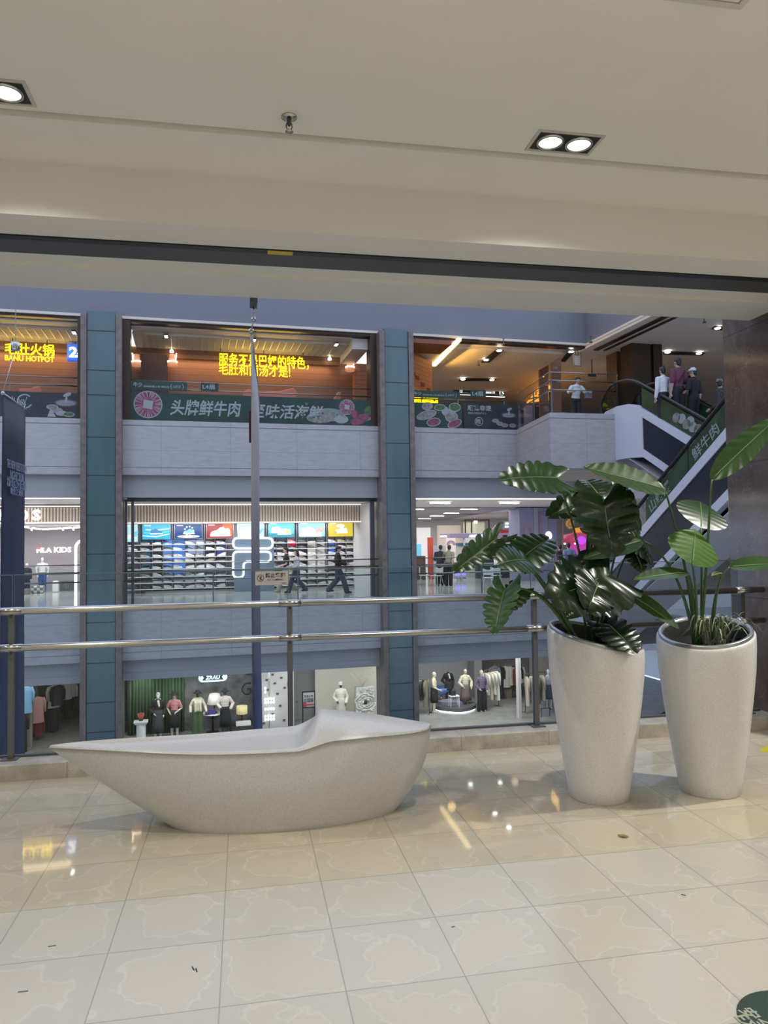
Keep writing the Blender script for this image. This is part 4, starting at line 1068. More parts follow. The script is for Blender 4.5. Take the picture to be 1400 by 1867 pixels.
M_skin=mat('skin',(0.42,0.27,0.20),0.55); M_skin2=mat('fair_skin',(0.55,0.37,0.29),0.55); M_hair=mat('black_hair',(0.012,0.010,0.009),0.5,bump=0.3,bscale=80,stretch=(4,4,.5)); M_hairb=mat('brown_black_hair',(0.022,0.013,0.010),0.45,bump=0.3,bscale=80,stretch=(4,4,.5))
M_clblack=mat('black_cloth',(0.014,0.014,0.016),0.8); M_clnavy=mat('navy_cloth',(0.018,0.024,0.042),0.8); M_clgrey=mat('grey_cloth',(0.16,0.165,0.17),0.85); M_clwhite=mat('white_cloth',(0.62,0.62,0.61),0.85); M_denim=mat('dark_denim',(0.035,0.048,0.072),0.85,var=.2,vscale=10); M_cldgrey=mat('charcoal_cloth',(0.045,0.047,0.05),0.85)
M_clwine=mat('wine_cloth',(0.13,0.035,0.060),0.8); M_clblue=mat('blue_shirt_cloth',(0.12,0.17,0.30),0.8); M_olive=mat('olive_cloth',(0.19,0.20,0.15),0.85); M_cream=mat('cream_cloth',(0.60,0.54,0.42),0.9,bump=.3,bscale=60); M_khaki=mat('khaki_cloth',(0.36,0.33,0.27),0.85)
# ================================================================== UPPER GALLERY, RIGHT BAY
ZC=8.62
# slatted wood soffit with a cove light along its edge
P=[fz(748,621,8.5),fz(829,621,8.5),fz(806,640,8.5),fz(748,641,8.5)]
a0=fz(834,621,8.5); a1=fz(788,668,8.5)
b=MB()
for k in range(9):
    t0=k/9; v0=P[0][1]+(P[3][1]-P[0][1])*t0; ur=P[1][0]+(P[2][0]-P[1][0])*t0
    b.box(P[0][0]-0.3,ur,v0,v0+0.12*(P[3][1]-P[0][1])/1.6,8.44,8.58)
S('ceiling_slats',b,[mat('red_brown_slat',(0.22,0.06,0.03),0.5)],'red-brown wooden ceiling slats')
M_cove=glow('cove_glow',(1.0,0.72,0.32),3.0)
b=MB(); d=Vector((a1[0]-a0[0],a1[1]-a0[1])); n=Vector((-d.y,d.x)).normalized()*-0.14
b.add([(a0[0],a0[1],8.5),(a0[0]+n.x,a0[1]+n.y,8.5),(a1[0]+n.x,a1[1]+n.y,8.5),(a1[0],a1[1],8.5)]+[(a0[0],a0[1],8.6),(a0[0]+n.x,a0[1]+n.y,8.6),(a1[0]+n.x,a1[1]+n.y,8.6),(a1[0],a1[1],8.6)],[(0,1,2,3),(7,6,5,4),(0,4,5,1),(1,5,6,2),(2,6,7,3),(3,7,4,0)])
o=b.build('light_strip',[M_cove],None,FM.copy()); tag(o,'slanting yellow cove light beside the red-brown ceiling slats','light strip')
area('cove_light',FM @ T(a0[0]+.8,(a0[1]+a1[1])/2,8.3)@Matrix.Rotation(math.radians(-70),4,'Y'),0.3,4,60,(1.0,0.55,0.12))
# orange brick wall with the yellow vertical sign
q0=fz(748,643,8.5); q1=fz(787,659,8.5)
b=MB(); dd=Vector((q1[0]-q0[0],q1[1]-q0[1])); s0=Vector(q0)-dd*0.5
b.polyz([(s0.x,s0.y),(q1[0],q1[1]),(q1[0]-0.3,q1[1]+0.4),(s0.x-0.3,s0.y+0.4)],L4,8.5); S('wall_orange_brick',b,[M_brick],'orange brick wall with dark niches')
ang=math.atan2(dd.y,dd.x)
t=thing('niche_tiles','dark brick-shaped niches in the orange brick wall','niche',FT(q0[0],q0[1],7.3,ang))
for (x,z) in ((.05,.42),(.35,.30),(.75,.12),(1.2,-.02),(.55,-.2),(1.0,-.32),(1.5,-.5)):
    b=MB(); b.box(x,x+.26,-0.02,0.0,z,z+.14); b.build('niche',[mat('niche_dark',(0.16,0.05,0.02),0.6)],t)
t=thing('neon_sign','chunky yellow glowing sign on the orange brick wall','sign',FT(q0[0],q0[1],6.2,ang))
b=MB(); b.join(letters('火锅',1.9,1.0,0.03,0.05),T(0.0,-0.06,0.0)); b.build('lettering',[M_neon],t)
b=MB()
for k in range(4): b.join(letters('牛',0.2,0.28,0.02,0.05),T(0.05,-0.06,-0.42-0.34*k))
b.build('small_lettering',[M_neon],t)
# black trough downlights
def trough(px,label,lamps,grp='black trough downlights of the upper gallery'):
    Q=[fz(x,y,ZC) for x,y in px]; o0=Q[0]; t=thing('trough_light',label,'downlight',FT(o0[0],o0[1],ZC-0.05),grp)
    b=MB(); b.polyz([(q[0]-o0[0],q[1]-o0[1]) for q in Q],0,0.03); 
    b.build('black_trough',[M_void],t)
    for (x,y) in lamps:
        u,v=fz(x,y,ZC-0.03); b=MB(); b.ball((u-o0[0],v-o0[1],-0.01),(0.10,0.10,0.03),12); b.build('lamp',[M_gl],t)
trough([(877,659),(892,659),(918,637),(904,636)],'black trough downlight nearest the railing in the right bay, two lamps lit',[(910,638),(886,655)])
trough([(836,693),(900,693),(905,690),(842,689)],'black trough downlight seen edge-on above the hanging L5 sign',[(844,690.5),(897,691.5)])
trough([(1022,657),(1030,658),(1046,641),(1037,638)],'black trough downlight beside the hanging L5 plate',[(1041,640)])
trough([(1209,644),(1278,646),(1285,642),(1214,640)],'black trough downlight above the people on the escalator',[(1217,641),(1274,643)])
trough([(1297,598),(1318,600),(1318,595),(1305,594)],'black trough downlight next to the marble pillar top',[(1308,597)])
for (u,v,e,c) in ((11.5,3.0,80,(1,.62,.25)),(11.5,7.5,80,(1,.66,.33)),(15,5,60,(1,.75,.45)),(19.5,2,120,(1,.85,.62)),(19.5,-6,150,(1,.88,.68)),(22,8,50,(1,.85,.6))):
    p=FM@Vector((u,v,8.45)); spot('upper_downlight',p,e,2.7,1.0,c,0.15)
for (x,y,l) in ((918,626,'small dark sprinkler at the front edge of the right bay ceiling'),(872,664,'small dark sprinkler behind the trough downlight'),(1077,622,'dark dome camera under the bronze soffit strip'),(1284,586,'small dark sprinkler near the marble pillar')):
    u,v=fz(x,y,8.5); b=MB(); b.lathe([(0.0,-0.10),(0.06,-0.10),(0.05,-0.06),(0.015,-0.05),(0.015,0.10),(0.05,0.11)],10); tag(b.build('ceiling_sprinkler',[M_dgrey],None,FT(u,v,8.55)),l,'sprinkler')
# hanging directory sign L5
v=8.0; a,zb,ww,hh=plc(829,707,920,720,v); t=thing('hanging_sign','long dark hanging direction sign reading L5 on its lit end','sign',FT(a,v,zb))
b=MB(); b.box(0,ww,0,0.10,0,hh); b.build('sign_box',[mat('sign_dark_green',(0.025,0.035,0.030),0.4)],t,bevel=0.01)
b=MB(); b.join(letters('L5',ww*0.09,hh*0.62,0.03,0.005),T(ww*0.895,-0.005,hh*0.2)); b.join(letters('国际影城',ww*0.11,hh*0.3,0.0,0.005),T(ww*0.62,-0.005,hh*0.35)); b.join(letters('(3)',ww*0.05,hh*0.45,0.0,0.005),T(ww*0.75,-0.005,hh*0.3)); b.join(letters('L3',ww*0.05,hh*0.4,0.02,0.005),T(ww*0.1,-0.005,hh*0.35)); b.box(ww*0.1,ww*0.31,-0.005,0,hh*0.02,hh*0.1)
b.build('lit_lettering',[glow('soft_white_light',(0.85,0.95,1.0),1.6)],t)
b=MB(); b.box(ww*.61,ww,-.006,0,-.03,.0); b.build('light_edge',[M_lwhite],t)
for q in (0.37,0.61):
    b=MB(); b.tube([(ww*q,0.05,hh),(ww*q,0.05,8.62-zb)],0.02,6); b.build('suspension_rod',[M_bronze],t)
# big orange sign, angled towards us, and the lilac shop below
g0=fz(1003,752,L4); 
v0,v1=13.0,4.0
A0=fv(946,721,v0); A1=fv(946,737,v0); C0=fv(1003,702,v1); C1=fv(1003,728,v1)
t=thing('orange_sign','large angled orange glowing shop sign with dark strokes','sign',FT(A1[0],v0,A1[1]))
b=MB(); o=Vector((A1[0],v0,A1[1])); pts=[Vector((A1[0],v0,A1[1])),Vector((C1[0],v1,C1[1])),Vector((C0[0],v1,C0[1])),Vector((A0[0],v0,A0[1]))]
n=(pts[1]-pts[0]).cross(pts[3]-pts[0]).normalized()*-0.15
b.add([p-o for p in pts]+[p-o+n for p in pts],[(0,1,2,3),(7,6,5,4),(0,4,5,1),(1,5,6,2),(2,6,7,3),(3,7,4,0)])
b.build('panel',[glow('orange_light_box',(1.0,0.36,0.02),1.7)],t)
b=MB(); 
def onp4(s,q): return pts[0].lerp(pts[1],s).lerp(pts[3].lerp(pts[2],s),q)-o-n*0.1
for (s0,s1,q0_,q1_) in ((.06,.10,.35,.8),(.10,.16,.3,.5),(.16,.20,.4,.85),(.34,.66,.25,.40),(.42,.48,.55,.75),(.60,.64,.5,.85),(.64,.72,.78,.86),(.68,.78,.45,.55),(.80,.86,.6,.7),(.70,.82,.2,.3)):
    b.add([onp4(s0,q0_),onp4(s1,q0_+.06),onp4(s1,q1_),onp4(s0,q1_)],[(0,1,2,3)])
b.build('strokes',[mat('stroke_brown',(0.10,0.035,0.01),0.6)],t)
a,zb,ww,hh=plc(950,738,1003,772,9.0)
b=MB(); b.box(a,a+ww,9.0,9.3,L4,zb+hh); S('wall_lilac_shop',b,[mat('lilac_shopfront',(0.22,0.20,0.34),0.5,emit=(0.30,0.28,0.5),es=0.12)])
b=MB(); 
for x in (952,974,1000): q,_=fv(x,750,8.95); b.box(q-.06,q+.06,8.9,9.0,L4,zb+hh)
q,_=fv(977,750,8.9); b.box(q,q+.35,8.9,9.0,L4,zb+hh*.92); S('trim_lilac_posts',b,[M_bronze])
# slanted brown boards
for (pp,v,l,txt) in (([(984,703),(1000,700),(1000,665),(984,674)],2.5,'shorter brown wooden shop board with a slanted top',0),([(1006,697),(1023,694),(1023,650),(1005,661)],0.9,'taller brown wooden shop board with small white lettering',1)):
    Q=[fv(x,y,v) for x,y in pp]; o=Q[0]; t=thing('wood_board',l,'sign',FT(o[0],v,o[1]))
    b=MB(); b.poly([(q[0]-o[0],q[1]-o[1]) for q in Q],0,0.12); b.poly([(0,-2.2),(Q[1][0]-o[0],-2.2),(Q[1][0]-o[0],0.02),(0,0.02)],0.02,0.10); b.build('board',[mat('sign_brown',(0.16,0.062,0.03),0.5)],t)
    if txt: b=MB(); b.join(letters('火锅',0.18,0.12,0.0,0.003),T(0.06,-0.003,0.5)); b.build('lettering',[M_btext],t)
# hanging L5 plate
a,zb,ww,hh=plc(1046,627,1059,667,0.6); t=thing('hanging_sign','narrow vertical hanging plate marked L5','sign',FT(a,0.6,zb))
b=MB(); b.box(0,ww,0,0.05,0,hh); b.build('plate',[mat('plate_beige',(0.42,0.38,0.30),0.4)],t)
b=MB(); b.join(letters('L5',ww*.55,hh*.14,0.02,0.004),T(ww*.25,-0.004,hh*.48)); b.box(0,ww*.06,-.003,0,0,hh); b.box(ww*.94,ww,-.003,0,0,hh); b.box(0,ww,-.003,0,0,hh*.02); b.build('lettering',[M_bronze],t)
b=MB(); b.box(ww*.4,ww*.6,0.01,0.04,hh,8.62-zb); b.build('hanger',[M_bronze],t)
# things behind the balcony railing
a,zb,ww,hh=plc(1024,716,1030,752,0.3); b=MB(); b.box(0,ww,0,.12,0,hh); tag(b.build('light_box',[glow('cyan_light_box',(0.03,0.35,0.75),1.4)],None,FT(a,0.3,L4)),'narrow cyan light box standing behind the leaning man','light box')
a,zb,ww,hh=plc(1003,730,1008,752,0.6); b=MB(); b.box(0,ww,0,.12,0,hh); tag(b.build('light_box',[glow('pale_light_box',(0.5,0.62,0.8),1.3)],None,FT(a,0.6,L4)),'small pale light box behind the corner of the balcony railing','light box')
a,zb,ww,hh=plc(1008,712,1022,752,1.2); b=MB(); b.box(a,a+ww,1.2,1.5,L4,zb+hh); S('pillar_dark_shop',b,[M_void])
a,zb,ww,hh=plc(1074,727,1114,755,2.2); t=thing('service_counter','long dark counter with a white edge behind the leaning man','counter',FT(a-1.2,2.2,L4))
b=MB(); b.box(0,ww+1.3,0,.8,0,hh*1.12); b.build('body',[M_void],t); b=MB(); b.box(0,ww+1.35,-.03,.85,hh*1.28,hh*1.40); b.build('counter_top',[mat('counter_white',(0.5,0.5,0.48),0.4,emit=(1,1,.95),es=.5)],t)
CTZ=hh*1.40+.002; b=MB(); b.box(0.05,ww+1.25,.05,.75,hh*1.12,hh*1.28); b.build('counter_neck',[M_dgrey],t)
a,zb,ww,hh=plc(1101,723,1112,727,2.1); b=MB(); b.box(0,ww,0,.06,0,hh); tag(b.build('light_box',[glow('orange_small_box',(1.0,0.38,0.08),1.3)],None,FT(a,2.4,L4+CTZ)),'small orange light box on the dark counter','light box')
a,zb,ww,hh=plc(1073,681,1087,686,1.5); b=MB(); b.box(0,ww,0,.05,0,hh); b.box(ww*.45,ww*.55,.015,.035,hh,8.62-zb); tag(b.build('exit_plate',[mat('plate_greengrey',(0.05,0.075,0.07),0.5)],None,FT(a,1.5,zb)),'small dark grey plate hanging right of the leaning man','sign')
# bronze portal posts and the dark glass corner pier
a,_=fv(1125,700,0.2); c,_=fv(1153,700,0.2)
b=MB(); b.box(a,c+.1,0.2,0.9,L4,8.62); S('pillar_bronze_portal',b,[mat('bronze_panel',(0.15,0.085,0.04),0.35,0.3,var=.3,vscale=2,stretch=(4,4,.4))])
p0=uvz(onz(1153,752,L4)); 
a,_=fv(1153,700,-1.0); c,_=fv(1207,700,-1.0)
b=MB(); b.box(a,a+.75,-1.0,-.3,L4,8.70); b.box(a+.85,c,-1.05,-.2,L4,8.70); b.box(a+.75,a+.85,-.95,-.4,L4,8.7); S('pillar_dark_corner',b,[M_bronze],'dark bronze corner pier behind the escalator')
# far stair running up behind the escalator
t=thing('staircase','stair flight with thin railing rising behind the escalator riders','stairs',FT(17.6,3.2,L4))
b=MB()
n_=14
for k in range(n_): b.box(0.6+.36*k,0.6+.36*(k+1),0,1.6,.0+.2*k,.0+.2*(k+1))
b.build('flight',[mat('stair_beige',(0.45,0.40,0.32),0.6)],t)
for (h,nm) in ((0.95,'handrail'),(0.5,'middle_rail')):
    b=MB(); b.tube([(0.5,-.03,h),(0.6+.36*n_,-.03,h+.2*n_)],0.03,8); b.build(nm,[M_bronze],t)
for k in (0,4,8,12):
    b=MB(); b.tube([(0.6+.36*k,-.03,.2*k),(0.6+.36*k,-.03,.2*k+.98)],0.025,6); b.build('post',[M_bronze],t)

# ================================================================== ESCALATORS
M_epanel=mat('white_escalator_panel',(0.58,0.585,0.63),0.4); M_edark=mat('escalator_dark_inset',(0.012,0.016,0.028),0.25); M_rubber=mat('black_rubber',(0.012,0.012,0.012),0.4); M_step=mat('step_grey',(0.10,0.10,0.105),0.5,0.5)
M_ead=glass('ad_film',(0.25,0.42,0.28),1.35); M_eadg=mat('green_ad_print',(0.012,0.040,0.014),0.45,var=0.6,vscale=2,stretch=(1,6,1)); M_eglass=glass('escalator_glass',(0.55,0.6,0.6),1.4); M_soff=mat('escalator_soffit',(0.40,0.39,0.38),0.5)
kind_txt={2.2:'鲜牛肉',4.3:'山缓缓',0.2:'出息火锅'}
def escalator(label,mw,rise,run,width,depth,ads,group='escalators'):
    """local x runs along the slope from the top landing at x=0 downwards to x=run; y=0 is the side nearest us"""
    t=thing('escalator',label,'escalator',mw,group); sl=rise/run; L_=1.9
    prof=[(-L_,0.0)]+[(-L_+.25,.12),(-.9,.18),(-.35,.12),(0.15,-.08)]
    top=[(-L_,-.02),(-L_+.3,.10),(-1.0,.16),(-.45,.12),(.0,-.03)]
    low=[(run,-rise+.02),(run+1.2,-rise+.05)]
    bot=[(run+1.2,-rise-.35),(run-.4,-rise-.35)]
    # continuous side face: band, inset, band
    dz=depth
    def band(mb,h0,h1,y0,y1,x0,x1,m=0):
        mb.poly([(x0,-sl*x0+h0),(x1,-sl*x1+h0),(x1,-sl*x1+h1),(x0,-sl*x0+h1)],y0,y1,m)
    for y0,y1 in ((0,.16),(width-.16,width)):
        b=MB()
        b.poly([(-L_,-dz-.05),(-.55,-dz-.05),(.18,-dz-sl*.18+.0),(.18,-.02-sl*.18)]+[( .0,.03),(-.45,.14),(-1.0,.17),(-L_+.3,.10),(-L_,-.03)],y0,y1)
        band(b,-.26,.0,y0,y1,.18,run); band(b,-dz,-dz+.24,y0,y1,.18,run)
        b.poly([(run,-rise-dz),(run+1.6,-rise-.5),(run+1.6,-rise+.05),(run,-rise+.0)],y0,y1)
        b.build('side_panel',[M_epanel],t)
        i0=.03 if y0==0 else 0; 
        b=MB(); band(b,-dz+.24,-.26,y0+.03,y1-.03,.17,run)
        b.build('dark_inset',[M_edark],t)
        g=MB(); yy=(y0+y1)/2
        hb,ht=.0,.62
        g.poly([(run+1.3,-rise+.0),(run+1.3,-rise+.55),(run,-rise+ht),(.0,ht+.02),(-.5,ht+.20),(-1.0,ht+.26),(-1.7,ht+.12),(-L_+.05,.5),(-L_,.2),(-L_+.1,.02),(-1.0,.15),(-.45,.12),(.0,.0),(run,-rise+.0)][::-1],yy-.006,yy+.006)
        g.build('balustrade_glass',[M_eglass],t)
        r=MB(); r.tube([(run+1.5,yy,-rise+.1),(run+1.62,yy,-rise+.4),(run+1.4,yy,-rise+.62),(run,yy,-rise+.70),(.0,yy,.70),(-.3,yy,.83),(-.6,yy,.91),(-1.0,yy,.94),(-1.4,yy,.89),(-1.75,yy,.68),(-L_-.03,yy,.42),(-L_-.03,yy,.15),(-L_+.02,yy,.02)],.045,10); r.build('handrail',[M_rubber],t)
        for (x0,x1,kind) in ads:
            h=MB(); y_=yy-.012 if y0==0 else yy-.012
            h.poly([(x0,-sl*x0+.03),(x1,-sl*x1+.03),(x1,-sl*x1+.60),(x0,-sl*x0+.60)],y_,y_+.004,0 if kind!='pale' else 2)
            if kind=='text':
                R_=Matrix.Translation((x1-.25,y_-.002,-sl*(x1-.25)+.12))@Matrix.Rotation(math.atan(sl),4,'Y')@Matrix.Scale(-1,4,(1,0,0))
                h.join(letters(kind_txt.get(x0,'山缓缓'),1.1,.30,0.01,.003),R_,1)
            if kind=='food':
                for (q,r_,k) in ((.2,.3,2),(.32,.36,1),(.42,.28,2),(.55,.30,1),(.66,.33,2),(.5,.42,1)):
                    ellip(h,x0+(x1-x0)*q,-sl*(x0+(x1-x0)*q)+r_,.16,.14,k,y_-.005)
            h.build('printed_film',[M_eadg,M_btext,M_pale],t)
    b=MB(); b.poly([(-L_,-dz-.06),(-.55,-dz-.06),(run,-rise-dz-.01),(run,-rise-dz+.02),(-.55,-dz-.03),(-L_,-dz-.03)],.02,width-.02); b.build('underside',[M_soff],t)
    b=MB()
    n_=int(run/.4)
    for k in range(n_): b.box(.4*k,.4*(k+1)+.02,.18,width-.18,-sl*.4*(k+1)-.35,-sl*.4*(k+1)-.02)
    b.box(-L_,0,.18,width-.18,-.4,-.03); b.build('steps',[M_step],t)
    return t
# the one rising towards us (in front): bottom far away, top behind the marble pillar
RB=Matrix.Rotation(-PI/2+0.0,4,'Z')
SLP=math.tan(math.radians(30)); RISE=5.72
yB=14.277; zB=3.97; yTop=yB-(5.6-zB)/SLP
eb=escalator('escalator in front, its dark lettered balustrade rising to the marble pillar',Matrix.Translation((10.15,yTop,5.6))@Matrix.Rotation(PI/2,4,'Z')@Matrix.Scale(-1,4,(0,1,0)),RISE,RISE/SLP,1.35,1.55,[(2.2,4.28,'text'),(4.3,6.2,'text'),(6.22,7.6,'pale'),(0.2,2.18,'text')])
e2=dup(eb,None,Matrix.Translation((10.15,yTop,5.6-5.74))@Matrix.Rotation(PI/2,4,'Z')@Matrix.Scale(-1,4,(0,1,0))); e2['label']='escalator one storey lower, glimpsed between the two white planters'
ea=escalator('escalator with riders, white end panel and green food film, at the stone balcony',Matrix.Translation((11.60,20.35,5.60))@Matrix.Rotation(-PI/2+0.14,4,'Z'),RISE,RISE/SLP,1.35,1.45,[(.1,1.2,'plain'),(1.2,3.0,'food'),(3.0,5.0,'plain')])
# ------------------------------------------------------------------ riders and the leaning man
def at_px(x,y,z): return onz(x,y,z)
EA=ea.matrix_world.copy()
EAM=Matrix.Translation((11.60,20.35,5.60))@Matrix.Rotation(-PI/2+0.14,4,'Z')
def rider(name,x,y,H,label,wear,hair,pose,rot=0.0,skin=M_skin):
    k=math.floor(x/.4); z=-SLP*.4*(k+1)-.02
    p=EAM@Vector((x,y,z)); 
    return figure('person',label,'person',T(p.x,p.y,p.z,rot),H,skin,wear,pose,'people on the escalator',hair)
ARMF=dict(elL=(-.155,-.01,.62),wrL=(-.10,-.09,.545))
rider('person',1.10,.56,1.95,'person in a wine-coloured shirt with a shoulder strap, seen from behind on the escalator',[('shirt',M_clwine,.9),('trousers',M_clblack),('shoes',M_clblack),('strap',M_clblack)],(M_hair,0),{},PI+.2)
rider('person',1.21,.99,1.90,'person in a white cap and black shirt, seen from behind on the escalator',[('shirt',M_clblack,.9),('trousers',M_clblack),('shoes',M_clblack),('cap',M_clwhite)],(M_hair,0),dict(elR=(.17,.03,.63),wrR=(.17,-.12,.56),look=(.5,-1,0)),PI+.35)
rider('person',.86,.22,1.72,'person with hair in a bun, half hidden ahead of the wine-coloured shirt',[('shirt',M_clwhite,1.0),('trousers',M_clblack),('shoes',M_clblack)],(M_hair,-1),{},PI+.1)
rider('person',2.3,.93,1.80,'person in a dark patterned top and grey cap leaning on the handrail by the pillar',[('shirt',mat('dark_pattern_cloth',(0.035,0.035,0.04),0.8,var=.8,vscale=25),1.0),('trousers',M_clblack),('shoes',M_clblack),('cap',M_clgrey)],(M_hair,0),dict(elL=(-.15,-.05,.64),wrL=(-.17,-.2,.58),look=(-1,-.5,0)),PI+.6)
p=uvz(onz(1046,752,L4)); pv=p.y+2.3; pb=FM@Vector((fv(1049,730,pv)[0],pv,L4))
figure('person','person in a light shirt leaning forward with a bag behind the upper balcony railing','person',T(pb.x,pb.y,pb.z,PHI),1.66,M_skin,[('shirt',M_clwhite,.9),('trousers',M_clblack),('shoes',M_clblack),('bag',M_clgrey,(.22,-.13,.60))],
 dict(waist=(0,-.02,.61),chest=(0,-.05,.72),neck=(0,-.08,.815),head=(0,-.11,.905),shL=(-.108,-.055,.785),shR=(.108,-.055,.785),elL=(-.19,-.06,.66),wrL=(-.16,-.15,.66),elR=(.18,-.09,.67),wrR=(.20,-.17,.66),look=(.3,-1,-.2)),None,(M_hair,0))
# ================================================================== GALLERY AT OUR LEVEL: shop lighting
M_strip=glow('white_light_strip',(1.0,0.96,0.88),4.0); M_stripw=glow('warm_white_strip',(1.0,0.86,0.68),1.3)
b=MB(); b.box(-9.4,-1.3,0.50,0.62,3.13,3.15); b.box(0.2,7.7,0.50,0.62,3.10,3.13); b.box(9.3,17.5,0.50,0.66,3.12,3.15)
for (u0,u1,l) in ((-9.4,-1.3,'long white light strip over the kids shop front'),(0.2,7.7,'long white light strip over the shoe shop front'),(9.3,17.5,'long white light strip at the front of the play area ceiling')):
    b=MB(); b.box(0,u1-u0,0,0.14,0,0.02); tag(b.build('light_strip',[M_strip],None,FT(u0,0.50,3.125)),l,'light strip')
# slatted fascias with wall-washing strips
M_slat=mat('warm_white_slat',(0.62,0.56,0.48),0.5)
def slat_fascia(label,x0,x1,yt,yb,v):
    a,zb,ww,hh=plc(x0,yt,x1,yb,v); t=thing('slatted_fascia',label,'fascia',FT(a,v,zb))
    b=MB(); n_=int(ww/0.105); b.box(0,ww,0.06,0.12,0,hh,1)
    for k in range(n_): x=ww*k/n_; b.tube([(x+.03,0.055,0),(x+.03,0.055,hh)],0.038,8,caps=False)
    b.build('slats',[M_slat,mat('slat_gap',(.26,.22,.18),.7)],t)
    for z,nm in ((hh+.02,'upper_light'),(-.03,'lower_light')):
        s=MB(); s.box(0,ww,-0.10,-0.06,z,z+.03); s.build(nm,[M_stripw],t)
    s=MB(); s.box(0,ww,-0.10,0.12,hh+.05,min(hh+.09,3.145-zb)); s.box(0,ww,-.10,.12,-.06,-.03); s.build('edge_trim',[M_white],t)
    return a,zb,ww,hh
fs1=slat_fascia('long warm white slatted fascia over the shoe wall',230,690,922,953,4.4)
fs0=slat_fascia('warm white slatted fascia carrying the big KIDS letters',-60,150,926,953,4.4)
area('shoe_shop_light',FM@T(4.0,2.6,3.09),7.5,2.0,110,(1.0,0.97,0.93))
area('shoe_wall_light',FM@T(4.0,5.0,2.36)@Matrix.Rotation(math.radians(25),4,'X'),7.6,0.3,95,(0.95,0.97,1.0))
area('kids_shop_light',FM@T(-5,2.6,3.09),7.5,2.0,110,(1.0,0.97,0.93)); area('kids_inside_light',FM@T(-4.5,7.0,2.36),7,3,190,(1.0,0.96,0.95))
area('play_area_light',FM@T(13,3.0,3.05),7,3.5,170,(1.0,0.95,0.9)); area('play_inside_light',FM@T(14,11.0,3.05),10,6,330,(1.0,0.93,0.92)); area('play_back_light',FM@T(17,19.0,3.05),12,5,260,(1.0,0.93,0.92))
# partitions
b=MB(); b.box(-1.2,-0.85,0.45,12.4,L3,3.14); b.box(8.4,8.9,0.45,6.2,L3,3.14); S('wall_shop_partition',b,[M_shopwall])
b=MB(); b.box(-0.5,8.45,6.25,6.4,L3,3.14); S('wall_shoe_back',b,[mat('shoe_back_wall',(0.38,0.40,0.42),0.5)])
b=MB(); b.box(-9.5,-.9,10.1,10.3,L3,3.14); S('wall_kids_back',b,[mat('kids_back_wall',(0.42,0.39,0.42),0.6)])
b=MB(); b.box(-9.5,-1.2,4.55,10.1,2.44,2.57); S('ceiling_kids',b,[M_ceilw])

# ------------------------------------------------------------------ shoe wall
VS=5.85
a,zb,ww,hh=plc(230,955,688,1075,VS); WU,WZ=a,L3
t=thing('shoe_display_shelf','wide shelf wall holding rows of shoes under lit posters','display shelf',FT(a,VS,L3))
b=MB(); b.box(0,ww,0.25,0.30,0,2.62); b.build('back_panel',[mat('display_back',(0.48,0.50,0.53),0.4,var=.25,vscale=.8)],t)
rowsL=[993,1003.5,1015.5,1024,1036,1049.5,1060,1071]; 
rowz=[fv(450,y-2.5,VS)[1]-L3 for y in rowsL]
M_shelf=mat('shelf_steel',(0.28,0.28,0.29),0.35,0.6); M_shelf2=mat('shelf_white',(0.55,0.55,0.55),0.4); M_sfill=glow('shelf_fill_glow',(1.0,0.98,0.95),1.1)
for z in rowz:
    b=MB(); b.box(0,ww,-0.16,0.25,z-0.018,z); o_=b.build('shelf',[M_shelf2],t)
    b=MB(); b.box(0.02,ww-.02,-.15,-.12,z-.026,z-.018); b.build('shelf_fill_strip',[M_sfill],o_)  # glowing strip added under each shelf to brighten the shoe wall
for x in (256,278,297,314,336,357,373,392,412,486,503,524,540,560,577,595,612,630,646,664):
    u=fv(x,1000,VS)[0]-a; b=MB(); b.box(u-.012,u+.012,-.10,.25,0,2.62); b.build('upright',[M_shelf],t)
b=MB(); b.box(0.7,ww-0.2,-0.2,.25,0,rowz[-1]-.10); b.build('plinth',[mat('plinth_grey',(0.22,0.22,0.22),0.4)],t)
# backlit coloured panels between the shelves
for k,(x0,x1,y0,y1,c) in enumerate(((297,314,985,1047,(0.14,0.40,0.95)),(316,338,985,1045,(0.10,0.34,0.92)),(343,371,985,1010,(0.45,0.55,0.80)),(258,274,1008,1036,(0.05,0.14,0.24)),(378,391,1010,1034,(0.04,0.05,0.07)),(560,592,990,1040,(0.75,0.72,0.68)),(600,612,990,1010,(0.10,0.20,0.65)),(655,676,998,1050,(0.05,0.16,0.75)),(396,410,995,1012,(0.08,0.12,0.35)),(523,540,985,996,(0.7,0.03,0.08)))):
    q,z0,w2,h2=plc(x0,y0,x1,y1,VS+.2); b=MB(); b.box(q-a,q-a+w2,0.20,0.245,z0-L3,z0-L3+h2); b.build('coloured_panel',[mat('display_panel_%d'%k,c,0.4,emit=c,es=0.55)],t)
